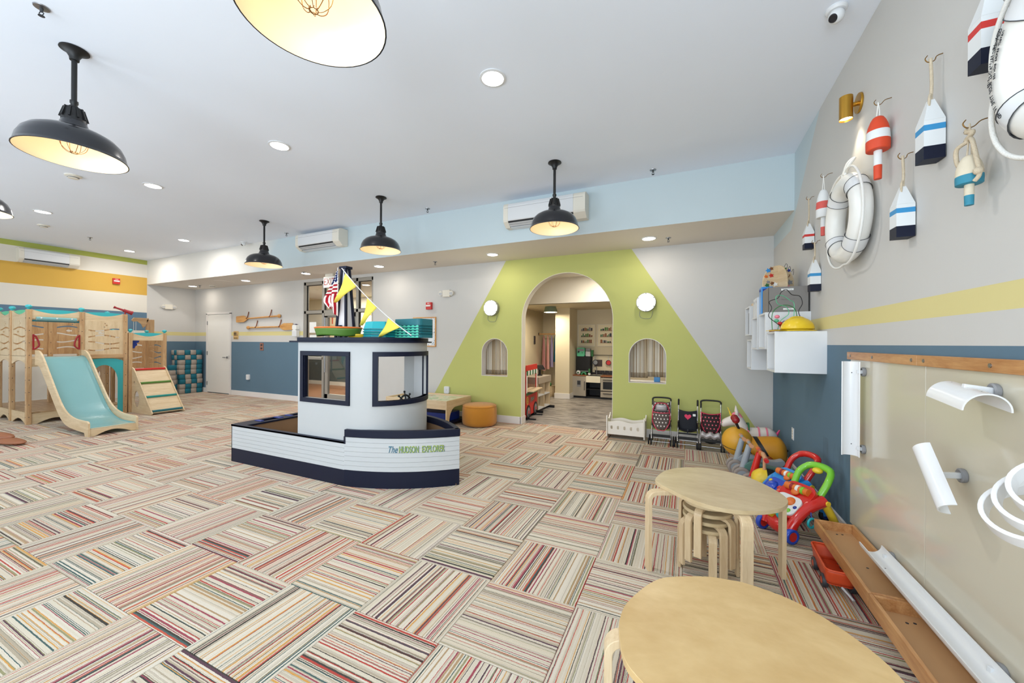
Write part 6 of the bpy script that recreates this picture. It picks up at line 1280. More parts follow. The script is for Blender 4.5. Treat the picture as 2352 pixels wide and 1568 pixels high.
B1 = [(-0.06, 0.03, 0.03, 'orange'), (0.06, -0.02, 0.05, 'blue_gloss'), (0.05, 0.05, 0.022, 'red_gloss'), (0.09, 0.0, 0.02, 'red_gloss'), (0.02, -0.07, 0.016, 'yellow'), (0.11, -0.06, 0.016, 'label_white')]
B2 = [(-0.06, 0.0, 0.03, 'orange'), (0.03, 0.02, 0.036, 'orange'), (0.09, -0.03, 0.02, 'yellow'), (0.10, 0.05, 0.018, 'green_gloss'), (0.02, -0.06, 0.016, 'hot_pink'), (0.06, 0.075, 0.014, 'deep_blue')]
walker('blue baby walker with a red handle, behind the green-handled one', 0.76, 3.73, math.radians(-150), 'sky_blue', 'sky_blue', 'red_gloss', 'sky_blue', B1, 'blue_gloss')
gw = walker('red baby walker with a green handle and yellow legs beside the trays', 0.755, 3.385, math.radians(-143), 'red_gloss', 'red_gloss', 'green_gloss', 'yellow', B2, 'gloss_white')
MB().tube([(0.10 + 0.03 * math.cos(2 * PI * k / 24), 0.165, 0.155 + 0.03 * math.sin(2 * PI * k / 24)) for k in range(24)], 0.008, 8, True).build('teether_ring', 'teal_plastic', gw, smooth=60); MB().tube([(0.09, 0.15, 0.22), (0.10, 0.162, 0.19)], 0.004, 6).build('ring_strap', 'deep_blue', gw)
MB().ell((0.20, 0.03, 0.16), (0.035, 0.035, 0.03), 14, 10).build('front_ball', 'teal_plastic', gw, smooth=180); MB().cyl((0.215, -0.07, 0.15), (0.215, -0.02, 0.15), 0.026, n=16).build('front_drum', 'yellow', gw, smooth=40); MB().ell((-0.15, 0.0, 0.44), (0.03, 0.035, 0.022), 12, 8).build('star_toy', 'yellow', gw, smooth=180)
# toy wagon half under the trays
wg_ = thing('toy_wagon', 'orange plastic toy wagon tucked under the wooden tray', 'wagon', (0.775, 2.79, 0), -0.03); M('wagon_inner', (196, 66, 30), 0.45)
def tub(u, v):
    pts = rrect(-0.068, 0.068, -0.17, 0.17, 0.03, 5); p = pts[int(round(u * len(pts))) % len(pts)]; s = 0.86 + 0.14 * v; return (p[0] * s, p[1] * s, 0.045 + 0.083 * v)
MB().grid(tub, 24, 5, True).build('tub', 'wagon_orange', wg_, smooth=60, solid=0.005)
MB().shape([rrect(-0.06, 0.06, -0.15, 0.15, 0.025, 5)], 0.005, T(0, 0, 0.043)).build('tub_floor', 'wagon_inner', wg_)
rp_ = rrect(-0.068, 0.068, -0.17, 0.17, 0.03, 5); MB().tube([(p[0], p[1], 0.129) for p in rp_], 0.0055, 8, True).build('rim', 'wagon_orange', wg_, smooth=60)
for k in range(4): MB().box(-0.05, 0.05, -0.12 + k * 0.07, -0.115 + k * 0.07, 0.047, 0.051).build('floor_rib', 'wagon_orange', wg_)
for x in (-0.062, 0.062):
    for y in (-0.10, 0.085):
        mx = T(x, y, 0.036) @ Ry(PI / 2)
        MB().lathe([(0.018, -0.012), (0.033, -0.013), (0.036, -0.008), (0.036, 0.008), (0.033, 0.013), (0.018, 0.012)], 24, mx, True).build('wheel', 'dark_gray', wg_, smooth=60); MB().lathe([(0, -0.012), (0.018, -0.013), (0.018, 0.013), (0, 0.012)], 20, mx).build('hub', 'wagon_orange', wg_, smooth=40)
MB().cyl((0.0, -0.17, 0.05), (0.03, -0.24, 0.03), 0.006).build('tow_hitch', 'light_gray', wg_)
# ================================================================ ON THE BACK AND LEFT WALLS
def paddle(label, x, y, z, flip, tilt):
    t = thing('canoe_paddle', label, 'paddle', (x, y, z), 0, 'wooden paddles on leather straps'); R = Ry(tilt) @ (Rz(PI) if flip else Matrix.Identity(4))
    bl = [(-0.85, 0.0), (-0.85, 0.06), (-0.84, 0.078), (-0.55, 0.082), (-0.47, 0.055), (-0.40, 0.018), (-0.40, -0.018), (-0.47, -0.055), (-0.55, -0.082), (-0.84, -0.078), (-0.85, -0.06)]
    MB().shape([bl], 0.018, R @ mx_plane((0, 0.009, 0), (1, 0, 0), (0, 0, 1))).build('blade', 'oak', t, bevel=0.004)
    MB().cyl(R @ Vector((-0.42, 0, 0)), R @ Vector((0.80, 0, 0)), 0.017, 0.020, 14).build('shaft', 'oak', t, smooth=40)
    MB().ell((0.80, 0, 0), (0.055, 0.03, 0.042), 14, 10, R).build('grip', 'oak', t, smooth=180)
    for a in (-0.40, 0.48):
        p = R @ Vector((a, 0, 0)); MB().tube(spline([(p.x, -0.022, p.z - 0.01), (p.x, -0.026, p.z + 0.005), (p.x + 0.004, -0.005, p.z + 0.03), (p.x + 0.012, 0.02, p.z + 0.14), (p.x + 0.012, 0.02, p.z + 0.17)], 4), 0.010, 6).build('strap', M('leather', (120, 66, 40), 0.7), t, smooth=60)
    return t
paddle('wooden paddle with its blade to the left, upper of the two', -9.52, YB - 0.035, 1.945, False, -0.03); paddle('wooden paddle with its blade to the right, lower of the two', -9.09, YB - 0.035, 1.712, True, -0.005)
def plaque(name, label, cat, loc, w, h, mat, d=0.012, rz=0):
    t = thing(name, label, cat, loc, rz); MB().box(-w / 2, w / 2, -d, 0, -h / 2, h / 2).build('plate', mat, t, bevel=0.003); return t
s = plaque('restroom_sign', 'tan restroom sign with black pictograms beside the white door', 'sign', (-10.435, YB, 1.523), 0.20, 0.205, M('sign_tan', (206, 170, 112), 0.5))
pic = MB(); mxp = lambda x, z: mx_plane((x, -0.0125, z), (1, 0, 0), (0, 0, 1))
for x in (-0.055, -0.005): pic.shape([circ(0, 0.058, 0.010, 12)], 0.002, mxp(x, 0.02)).shape([[(-0.018, 0.04), (0.018, 0.04), (0.016, 0.0), (0.008, -0.045), (-0.008, -0.045), (-0.016, 0.0)]], 0.002, mxp(x, 0.025))
pic.build('pictogram', 'black', s); wc = MB().shape([circ(0, 0, 0.020, 16), circ(0, 0, 0.013, 16)[::-1]], 0.002, mxp(0.052, 0.0)).shape([circ(0, 0, 0.008, 10)], 0.002, mxp(0.045, 0.06)).shape([[(-0.004, 0.04), (0.004, 0.04), (0.004, 0.01), (0.025, 0.005), (0.025, -0.003), (-0.004, 0.0)]], 0.002, mxp(0.045, 0.01)); wc.build('wheelchair_symbol', 'black', s)
text('lettering', 'RESTROOM', 0.030, 'black', s, mx_plane((0, -0.0125, -0.075), (1, 0, 0), (0, 0, 1)), 0.001, bold=0.0006)
s = plaque('carved_plate', 'small reddish patterned switch plate on the blue wall under the paddles', 'wall plate', (-9.40, YB, 1.24), 0.13, 0.185, M('plate_red', (150, 104, 88), 0.6, var=0.3, vs=40)); MB().box(-0.03, 0.03, -0.017, -0.01, 0.02, 0.06).box(-0.03, 0.03, -0.017, -0.01, -0.06, -0.02).build('relief', 'dark_gray', s, bevel=0.002)
for x, z, lb in ((-9.91, 0.48, 'white outlet cover low on the blue wall left of the boat'), (-4.01, 0.495, 'white outlet cover above the low play table')):
    s = thing('outlet_cover', lb, 'outlet', (x, YB, z), 0, 'white outlet covers'); MB().shape([rrect(-0.055, 0.055, -0.065, 0.065, 0.02)], 0.035, mx_plane((0, 0, 0), (1, 0, 0), (0, 0, 1))).build('cover', 'gloss_white', s, bevel=0.008, seg=3); MB().cyl((0, -0.034, 0), (0, -0.0375, 0), 0.010, n=12).build('button', 'light_gray', s)
s = thing('soap_dispenser', 'white wall dispenser with a purple top left of the glass front', 'dispenser', (-8.12, YB, 1.48)); MB().box(-0.075, 0.075, -0.09, 0, 0, 0.15).build('body', 'gloss_white', s, bevel=0.012); MB().shape([rrect(-0.07, 0.07, 0, 0.12, 0.04)], 0.085, mx_plane((0, 0, 0.15), (1, 0, 0), (0, 0, 1))).build('bottle', 'label_white', s, bevel=0.01); MB().ell((0, -0.04, 0.275), (0.04, 0.03, 0.018), 14, 8).build('pump', M('purple', (52, 36, 80), 0.4), s, smooth=180)
# framed map
m, t, b = newmat('map_paper', 0.5); tc = t.add('ShaderNodeTexCoord'); vz = t.add('ShaderNodeTexVoronoi'); vz.inputs['Scale'].default_value = 38; t.link(tc.outputs['Object'], vz.inputs['Vector']); nz = t.add('ShaderNodeTexNoise'); nz.inputs['Scale'].default_value = 9; t.link(tc.outputs['Object'], nz.inputs['Vector'])
msk = t.math('MULTIPLY', t.math('LESS_THAN', vz.outputs['Distance'], 0.36), t.math('GREATER_THAN', nz.outputs[0], 0.5)); t.link(t.mix(msk, lin((226, 230, 232)), lin((104, 132, 160))), b.inputs['Base Color'])
def frame(name, label, cat, x0, x1, z0, z1, y, wmat, pmat, fw=0.018, group=None, mat_w=0.0):
    t = thing(name, label, cat, ((x0 + x1) / 2, y, z0), 0, group); w, h = x1 - x0, z1 - z0; f = MB()
    f.box(-w / 2, w / 2, -0.022, 0, 0, fw).box(-w / 2, w / 2, -0.022, 0, h - fw, h).box(-w / 2, -w / 2 + fw, -0.022, 0, fw, h - fw).box(w / 2 - fw, w / 2, -0.022, 0, fw, h - fw); f.build('frame', wmat, t, bevel=0.002)
    MB().box(-w / 2 + fw, w / 2 - fw, -0.010, -0.002, fw, h - fw).build('print', pmat, t); return t, w, h
frame('framed_map', 'framed pale blue map on the wall, partly behind the boat roof', 'map', -4.80, -4.266, 1.285, 1.845, YB, 'oak', 'map_paper', 0.022)
for loc, rz, lb in (((-4.415, YB, 1.985), 0, 'red fire alarm pull box on the wall above the framed map'), ((XL, 4.29, 2.70), PI / 2, 'red fire alarm strobe on the yellow stripe of the left wall')):
    s = thing('fire_alarm', lb, 'fire alarm', loc, rz, 'red fire alarms'); MB().box(-0.062, 0.062, -0.05, 0, 0, 0.135).build('housing', 'red', s, bevel=0.006); MB().box(-0.05, 0.05, -0.062, -0.048, 0.055, 0.085).build('lever', 'label_white', s, bevel=0.004); text('lettering', 'FIRE', 0.030, 'label_white', s, mx_plane((0, -0.0505, 0.11), (1, 0, 0), (0, 0, 1)), 0.001)
for loc, rz, lb in (((-4.02, YB, 2.205), 0, 'white twin-lamp emergency light on the wall left of the green paint'), ((XL, 5.29, 2.19), PI / 2, 'white twin-lamp emergency light in the alcove above the foam cubes')):
    s = thing('emergency_light', lb, 'emergency light', loc, rz, 'emergency lights'); MB().box(-0.08, 0.08, -0.055, 0, 0, 0.125).build('housing', 'offwhite', s, bevel=0.006)
    for q in (-1, 1): MB().cyl((q * 0.115, -0.01, 0.065), (q * 0.115, -0.06, 0.06), 0.030, 0.045, 18).build('lamp_head', 'offwhite', s, smooth=40); MB().cyl((q * 0.115, -0.06, 0.06), (q * 0.115, -0.062, 0.06), 0.036, n=18).build('lamp_lens', 'light_gray', s)
# round sconces
emis('sconce_lit', (255, 252, 240), 5.0); M('sconce_rim', (150, 152, 140), 0.5)
for x, lb in ((-3.077, 'round glowing wall lamp left of the arch'), (-0.541, 'round glowing wall lamp right of the arch')):
    s = thing('round_wall_lamp', lb, 'wall lamp', (x, YB, 1.965), 0, 'round wall lamps'); mx = Rx(PI / 2)
    MB().lathe([(0, 0), (0.132, 0), (0.137, 0.02), (0.137, 0.085), (0.128, 0.09)], 40, mx).build('housing', 'sconce_rim', s, smooth=40)
    MB().lathe([(0.128, 0.088), (0.124, 0.096), (0.08, 0.104), (0, 0.106)], 40, mx).build('diffuser', 'sconce_lit', s, smooth=60)
    for k in range(6): a = 2 * PI * k / 6; MB().box(-0.008, 0.008, -0.100, -0.088, 0.112, 0.134, Matrix.Rotation(a, 4, 'Y')).build('clip', 'sconce_rim', s)
    MB().tube(spline([(-0.09, -0.01, -0.12), (-0.095, -0.006, -0.19), (-0.06, -0.006, -0.225), (0.0, -0.006, -0.235), (0.06, -0.006, -0.22), (0.09, -0.01, -0.12)], 5), 0.003, 6).build('cord', 'sconce_rim', s, smooth=60)
    area('lamp_light', (0, -0.12, 0), (-PI / 2, 0, 0), 0.2, 0.2, 0.8, (1.0, 0.93, 0.8), s, 'DISK')
# exit sign under the soffit
s = thing('exit_sign', 'white exit sign with red letters under the soffit behind the flag', 'exit sign', (-6.72, 5.60, 2.49)); MB().box(-0.17, 0.17, -0.02, 0.02, 0, 0.225).build('housing', 'label_white', s, bevel=0.004); text('lettering', 'EXIT', 0.20, 'dark_red', s, mx_plane((0, -0.0205, 0.112), (1, 0, 0), (0, 0, 1)), 0.001, sx=0.78); MB().box(-0.11, 0.11, -0.03, 0.03, 0.225, 0.282).build('canopy', 'offwhite', s, bevel=0.004)
# ---- curtains in the arched openings
m, t, b = newmat('curtain_cloth', 0.9, 0, 0.1); un = t.add('ShaderNodeUVMap'); sp = t.add('ShaderNodeSeparateXYZ'); t.link(un.outputs[0], sp.inputs[0]); vz = t.add('ShaderNodeTexVoronoi'); vz.voronoi_dimensions = '1D'; vz.inputs['Scale'].default_value = 26; t.link(sp.outputs[0], vz.inputs['W']); sc = t.add('ShaderNodeSeparateColor'); t.link(vz.outputs['Color'], sc.inputs[0])
col = t.ramp(sc.outputs[0], [(0, lin((212, 202, 184))), (0.35, lin((190, 172, 142))), (0.5, lin((220, 212, 196))), (0.72, lin((160, 138, 108))), (0.85, lin((206, 196, 178)))])
fr_ = t.math('MULTIPLY', t.math('LESS_THAN', sp.outputs[1], 0.115), t.math('GREATER_THAN', t.math('FRACT', t.math('MULTIPLY', sp.outputs[0], 40.0)), 0.42)); t.link(t.mix(fr_, col, lin((132, 110, 78))), b.inputs['Base Color'])
def curtain(label, x0, x1, z0, z1, ph):
    t = thing('curtain_panel', label, 'curtain', ((x0 + x1) / 2, 6.12, z0), 0, 'striped curtains'); w = x1 - x0; h = z1 - z0; NU, NV = 50, 8
    f = MB().grid(lambda u, v: ((u - 0.5) * w * (0.96 + 0.05 * (1 - v)), 0.020 * math.sin(u * 36 + ph) * (0.6 + 0.4 * v) + 0.008 * math.sin(u * 90), h * v), NU, NV); o = f.build('cloth', 'curtain_cloth', t, smooth=180, solid=0.002); uvl = o.data.uv_layers.new(name='UVMap')
    for p in o.data.polygons:
        for li in p.loop_indices: vi = o.data.loops[li].vertex_index; uvl.data[li].uv = (vi // NV / (NU - 1) + ph, (vi % NV) / (NV - 1))
    MB().cyl((-w / 2, 0, h - 0.03), (w / 2, 0, h - 0.03), 0.006, n=8).build('rod', 'dark_gray', t, smooth=40); return t
curtain('striped beige curtain, left half in the left arched opening', -3.36, -3.03, 0.795, 1.52, 0.0); curtain('striped beige curtain, right half in the left arched opening', -3.04, -2.72, 0.80, 1.52, 1.7)
curtain('striped beige curtain, left half in the right arched opening', -0.87, -0.54, 0.845, 1.52, 3.1); curtain('striped beige curtain, right half in the right arched opening', -0.55, -0.20, 0.865, 1.52, 4.6)
lg = thing('window_ledge_shelf', 'low white shelf seen under the right curtain', 'shelf', (-0.45, 6.42, 0)); MB().box(-0.45, 0.35, -0.15, 0.15, 0.74, 0.77).build('top', 'gloss_white', lg); MB().box(-0.45, -0.43, -0.15, 0.15, 0, 0.74).box(0.33, 0.35, -0.15, 0.15, 0, 0.74).build('side', 'gloss_white', lg)
bx = tag(MB().shape([rrect(-0.045, 0.045, -0.03, 0.03, 0.01)], 0.09, T(0, 0, 0)).build('blue_cup', 'sky_blue', None, (-0.42, 6.36, 0.771), bevel=0.004), 'small bright blue box standing below the right striped curtain', 'box')
# ================================================================ PLAY KITCHEN ROOM
emis('drum_lit', (255, 240, 210), 6.0); M('sage', (130, 146, 124), 0.5)
s = thing('flush_ceiling_lamp', 'sage green drum ceiling lamp in the play kitchen', 'ceiling lamp', (-2.97, 8.68, 2.24)); MB().lathe([(0, 0), (0.13, 0), (0.135, -0.02), (0.165, -0.13), (0.16, -0.135)], 36).build('shade', 'sage', s, smooth=40); MB().lathe([(0.16, -0.13), (0.12, -0.14), (0, -0.145)], 36).build('diffuser', 'drum_lit', s, smooth=60); area('lamp_light', (0, 0, -0.155), (0, 0, 0), 0.28, 0.28, 15, (1.0, 0.88, 0.68), s, 'DISK')
dl = downlight('kitchen_downlight', 'downlight on the kitchen ceiling just inside the arch', -1.3, 7.2, 2.79, 40, (1.0, 0.92, 0.78), 'lens_soffit', 'soffit downlights')
M('unit_gray', (168, 158, 142), 0.5, var=0.03); M('sink_cream', (232, 224, 200), 0.3); M('counter_wood', (150, 92, 54), 0.5, var=0.1)
k = thing('play_kitchen', 'toy kitchen unit with fridge door, apron sink and oven', 'toy kitchen', (-1.95, 9.60, 0)); y0, y1 = -0.18, 0.185
MB().box(-0.70, -0.685, y0, y1, 0, 0.55).box(-0.34, -0.325, y0, y1, 0, 0.55).box(0.02, 0.035, y0, y1, 0, 0.55).box(0.60, 0.615, y0, y1, 0, 0.55).box(-0.70, 0.615, y0 + 0.02, y1, 0, 0.04).box(-0.70, 0.615, y1 - 0.01, y1, 0.04, 0.55).box(-0.325, 0.02, y0 + 0.02, y1, 0.22, 0.235).build('carcass', 'black', k)
d = MB().box(-0.69, -0.335, y0 - 0.012, y0, 0.05, 0.545).build('fridge_door', 'unit_gray', k, bevel=0.003); MB().box(-0.375, -0.365, y0 - 0.03, y0 - 0.012, 0.2, 0.42).build('handle', 'black', d); MB().box(-0.56, -0.46, y0 - 0.016, y0 - 0.012, 0.28, 0.44).build('dispenser', 'gray', d); MB().box(-0.55, -0.47, y0 - 0.018, y0 - 0.015, 0.33, 0.43).build('dispenser_niche', 'dark_gray', d)
MB().shape([rrect(-0.33, 0.025, 0.40, 0.56, 0.015)], 0.02, mx_plane((0, y0 - 0.005, 0), (1, 0, 0), (0, 0, 1))).box(-0.33, 0.025, y0, y1 - 0.06, 0.42, 0.50).build('apron_sink', 'sink_cream', k, bevel=0.003)
d = MB().box(0.03, 0.60, y0 - 0.012, y0, 0.21, 0.53).build('oven_door', 'unit_gray', k, bevel=0.003); MB().box(0.09, 0.54, y0 - 0.016, y0 - 0.012, 0.25, 0.43).build('oven_window', 'black_gloss', d); MB().cyl((0.09, y0 - 0.035, 0.475), (0.54, y0 - 0.035, 0.475), 0.008).build('handle', 'black', d)
d = MB().box(0.03, 0.60, y0 - 0.012, y0, 0.05, 0.19).build('drawer', 'unit_gray', k, bevel=0.003); MB().cyl((0.09, y0 - 0.03, 0.14), (0.54, y0 - 0.03, 0.14), 0.008).build('handle', 'black', d)
MB().box(-0.71, -0.33, y0 - 0.02, y1, 0.55, 0.575).box(0.025, 0.62, y0 - 0.02, y1, 0.55, 0.575).build('worktop', 'counter_wood', k, bevel=0.003)
MB().box(-0.62, -0.28, 0.0, y1, 0.64, 1.035).box(-0.66, -0.26, y1 - 0.02, y1, 0.575, 1.10).build('upper_cabinet', 'black', k, bevel=0.003); MB().box(-0.615, -0.285, -0.012, 0.0, 0.675, 1.03).build('chalkboard_door', M('chalkboard', (14, 14, 14), 0.4), k); MB().box(-0.615, -0.285, -0.014, 0.0, 0.655, 0.668).build('chalk_ledge', 'light_gray', k)
for r in range(2):
    for c in range(7): MB().box(-0.25 + c * 0.125 + r * 0.06, -0.13 + c * 0.125 + r * 0.06, y1 - 0.012, y1 - 0.002, 0.58 + r * 0.052, 0.628 + r * 0.052).build('tile', M('tile_black', (34, 30, 32), 0.25), k)
MB().cyl((-0.27, y1 - 0.03, 1.07), (0.62, y1 - 0.03, 1.07), 0.008).box(-0.27, -0.255, y1 - 0.02, y1, 0.575, 1.10).box(0.605, 0.62, y1 - 0.02, y1, 0.575, 1.10).build('rail', 'black', k)
MB().tube(spline([(-0.13, 0.10, 0.56), (-0.13, 0.10, 0.74), (-0.15, 0.08, 0.785), (-0.19, 0.05, 0.78), (-0.205, 0.04, 0.73)], 6), 0.010, 10).build('tap', 'steel', k, smooth=60)
for x, mt_, lb in ((-0.17, 'black', 'black toy frying pan hanging on the toy kitchen rail'), (0.16, 'red', 'red toy pan hanging on the toy kitchen rail')):
    s = thing('toy_pan', lb, 'toy pan', (-1.95 + x, 9.735, 0.82), 0, 'toy pans'); MB().lathe([(0, 0), (0.058, 0), (0.068, 0.018), (0.062, 0.018), (0.055, 0.005), (0, 0.004)], 24, T(0, 0, 0.065) @ Rx(PI / 2)).build('pan', 'dark_gray', s, smooth=40); MB().lathe([(0, 0.006), (0.054, 0.006)], 24, T(0, 0, 0.065) @ Rx(PI / 2)).build('inside', mt_ if mt_ == 'red' else 'gray', s); MB().bar((0, -0.01, 0.12), (0, -0.01, 0.235), 0.012, 0.006).build('handle', 'steel', s)
s = thing('photo_card', 'small dark photo card on the wall above the toy sink', 'photo card', (-2.06, 9.80, 0.78)); MB().box(-0.10, 0.10, -0.006, 0, 0, 0.17).build('card', M('photo_dark', (70, 56, 50), 0.5, var=0.5, vs=30), s)
for (x, y, z, lb, cat, fn) in ((-2.50, 9.5, 0.576, 'small white round toy at the left end of the toy worktop', 'toy', 0), (-2.36, 9.5, 0.576, 'green toy rainbow on the toy worktop', 'toy', 1), (-2.22, 9.5, 0.576, 'little potted cactus toy on the toy worktop', 'toy', 2)):
    s = thing(['round_toy', 'rainbow_toy', 'cactus_toy'][fn], lb, cat, (x, y, z))
    if fn == 0: MB().ell((0, 0, 0.055), (0.055, 0.03, 0.055), 16, 10).build('disc', 'label_white', s, smooth=180); MB().ell((0, -0.028, 0.05), (0.022, 0.01, 0.022), 10, 8).build('dot', 'leaf', s, smooth=180)
    if fn == 1:
        for q in range(3): MB().grid(lambda u, v, q=q: ((0.075 - q * 0.02) * math.cos(PI * u), (v - 0.5) * 0.04, (0.085 - q * 0.02) * math.sin(PI * u)), 14, 2).build('arc', ['leaf', 'mint', 'leaf'][q], s, smooth=60, solid=0.014)
    if fn == 2: MB().cyl((0, 0, 0), (0, 0, 0.05), 0.03, 0.036, 16).build('pot', 'label_white', s, smooth=40); MB().ell((0, 0, 0.10), (0.028, 0.028, 0.06), 12, 10).build('cactus', 'leaf', s, smooth=180)
s = thing('toy_coffee_machine', 'mint green toy coffee machine on the black upper cabinet', 'coffee machine', (-2.47, 9.68, 1.036)); MB().shape([rrect(-0.10, 0.10, 0, 0.22, 0.03)], 0.14, mx_plane((0, 0.07, 0), (1, 0, 0), (0, 0, 1))).build('body', 'mint', s, bevel=0.01); MB().box(-0.085, 0.085, -0.078, -0.07, 0.13, 0.19).build('panel', 'gray', s); MB().cyl((-0.05, -0.075, 0.12), (-0.05, -0.12, 0.11), 0.02).build('filter_holder', 'dark_gray', s); MB().cyl((0.04, -0.07, 0.09), (0.04, -0.08, 0.09), 0.012).build('knob', 'leaf', s)
s = thing('toy_mixer', 'pale toy mixer on the upper cabinet beside the coffee machine', 'toy mixer', (-2.29, 9.68, 1.036)); MB().box(-0.06, 0.06, -0.06, 0.06, 0, 0.13).build('body', 'light_gray', s, bevel=0.01); MB().box(-0.06, 0.06, -0.06, 0.06, 0.14, 0.20).build('head', 'gray', s, bevel=0.012); MB().cyl((0, 0, 0.12), (0, 0, 0.145), 0.02).build('neck', 'dark_gray', s); MB().cyl((0.10, 0, 0.0), (0.10, 0, 0.16), 0.03, 0.035, 14).build('jug', 'leaf', s, smooth=40)
# prints above the toy kitchen: shelves with crockery
M('print_paper', (226, 214, 182), 0.6, var=0.01)
random.seed(3)
for x0, x1, lb in ((-2.589, -2.143, 'framed print of kitchen shelves, left of the pair'), (-2.09, -1.645, 'framed print of kitchen shelves, right of the pair')):
    t, w, h = frame('framed_print', lb, 'picture', x0, x1, 1.295, 1.855, 9.80, 'offwhite', 'print_paper', 0.012, 'kitchen shelf prints')
    for r in range(3):
        zz = 0.08 + r * 0.155; MB().box(-0.15, 0.15, -0.0125, -0.010, zz, zz + 0.012).build('printed_shelf', 'oak_dark', t); x = -0.14
        while x < 0.12:
            ww = random.uniform(0.02, 0.05); hh_ = random.uniform(0.03, 0.085); MB().shape([rrect(x, x + ww, zz + 0.013, zz + 0.013 + hh_, 0.008, 3)], 0.002, mx_plane((0, -0.0105, 0), (1, 0, 0), (0, 0, 1))).build('printed_jar', random.choice(['leaf', 'oak_dark', 'dark_gray', 'olive_green', 'counter_wood', 'gray']), t); x += ww + 0.008
# food truck stand
M('truck_red', (204, 44, 34), 0.45, var=0.04); M('truck_green', (28, 104, 52), 0.45)
ft = thing('food_truck_stand', 'red toy pizza stand with striped awning and wheels inside the arch', 'toy stand', (-2.615, 6.56, 0), math.radians(96))
def fpl(loops, th, yy): return MB().shape(loops, th, mx_plane((0, yy, 0), (1, 0, 0), (0, 0, 1)))
fpl([[(-0.38, 0.06), (0.38, 0.06), (0.38, 0.93), (0.36, 0.97), (-0.36, 0.97), (-0.38, 0.93)], [(-0.30, 0.52), (-0.30, 0.86), (0.30, 0.86), (0.30, 0.52)]], 0.016, 0.0).build('front_panel', 'truck_red', ft, bevel=0.002)
for q in range(8): fpl([[(-0.36 + 0.09 * q, 0.87), (-0.27 + 0.09 * q, 0.87), (-0.27 + 0.09 * q, 0.80), (-0.315 + 0.09 * q, 0.78), (-0.36 + 0.09 * q, 0.80)]], 0.006, -0.016).build('awning_stripe', 'label_white' if q % 2 else 'truck_green', ft)
MB().box(-0.37, 0.37, -0.019, -0.0165, 0.43, 0.48).build('green_band', 'truck_green', ft); MB().box(-0.32, 0.32, -0.14, 0.10, 0.50, 0.52).build('counter', 'birch_x', ft, bevel=0.003); MB().box(-0.37, -0.31, -0.019, -0.0165, 0.48, 0.86).box(0.31, 0.37, -0.019, -0.0165, 0.48, 0.86).build('white_post', 'label_white', ft)
for x in (-0.24, 0.24):
    mx = T(x, -0.017, 0.13) @ Rx(PI / 2); w_ = MB().lathe([(0, 0), (0.125, 0), (0.125, 0.008), (0, 0.008)], 28, mx).build('wheel', 'black', ft); MB().lathe([(0.0, 0.0081), (0.085, 0.0081), (0.085, 0.011), (0, 0.011)], 24, mx).build('rim', 'gray', w_); MB().lathe([(0, 0.0111), (0.035, 0.0111), (0.035, 0.014), (0, 0.014)], 16, mx).build('cap', 'red', w_)
    MB().box(x - 0.02, x + 0.02, -0.16, 0.16, 0, 0.02).box(x - 0.012, x + 0.012, -0.04, 0.04, 0, 0.10).build('foot', 'black', ft)
mx = T(-0.30, -0.017, 0.34) @ Rx(PI / 2); pz = MB().lathe([(0, 0), (0.07, 0), (0.07, 0.006), (0, 0.006)], 24, mx).build('pizza_sign', M('pizza', (224, 170, 90), 0.6), ft)
for a in range(6): MB().lathe([(0, 0.0061), (0.012, 0.0061), (0, 0.009)], 10, mx @ T(0.04 * math.cos(a), 0.04 * math.sin(a), 0)).build('topping', 'dark_red', pz)
text('lettering', 'Pizza', 0.12, 'label_white', ft, mx_plane((0.03, -0.0175, 0.335), (1, 0, 0.15), (-0.15, 0, 1)), 0.001, shear=0.2, bold=0.002); text('lettering_fill', 'Pizza', 0.12, 'truck_green', ft, mx_plane((0.03, -0.0186, 0.335), (1, 0, 0.15), (-0.15, 0, 1)), 0.001, shear=0.2)
MB().box(-0.36, 0.36, 0.02, 0.45, 0.06, 0.45).box(-0.36, 0.36, 0.40, 0.45, 0.45, 0.62).build('back_body', 'truck_red', ft, bevel=0.004); MB().box(-0.25, 0.1, 0.12, 0.35, 0.46, 0.58).build('oven_box', 'light_gray', ft, bevel=0.006)
cb = thing('toy_shop_shelf', 'white and birch toy shop shelf behind the pizza stand', 'shelf', (-2.85, 7.38, 0), 0)
MB().box(-0.2, 0.2, -0.36, -0.34, 0.05, 0.60).box(-0.2, 0.2, 0.34, 0.36, 0.05, 0.60).box(-0.2, 0.2, -0.01, 0.01, 0.05, 0.56).build('upright', 'birch', cb); MB().box(-0.2, 0.2, -0.34, 0.34, 0.05, 0.075).box(-0.2, 0.2, -0.34, 0.34, 0.31, 0.33).build('shelf_board', 'gloss_white', cb); MB().box(-0.22, 0.22, -0.37, 0.37, 0.56, 0.69).build('counter', M('counter_taupe', (166, 152, 134), 0.6), cb, bevel=0.003); MB().box(-0.20, -0.19, -0.34, 0.34, 0.05, 0.56).build('back', 'gloss_white', cb); MB().box(-0.22, 0.30, -0.37, -0.33, 0, 0.05).build('foot', 'black', cb); MB().box(-0.22, 0.30, 0.33, 0.37, 0, 0.05).build('foot', 'black', cb)
tb = thing('tablet_stand', 'black tablet stand on the toy shop counter', 'tablet stand', (-2.80, 7.50, 0.69)); MB().cyl((0, 0, 0), (0, 0, 0.02), 0.06).cyl((0, 0, 0), (0, 0, 0.15), 0.026).build('stem', 'black', tb, smooth=40); MB().box(-0.09, 0.09, -0.012, 0.012, -0.065, 0.065, T(0.02, -0.02, 0.17) @ Rz(0.9) @ Rx(-0.9)).build('tablet', 'black_gloss', tb, bevel=0.006)
th_ = plaque('wall_sensor', 'small black rectangular sensor on the beige wall inside the arch', 'sensor', (KX0, 9.62, 1.45), 0.09, 0.22, 'dark_gray', 0.02, PI / 2)
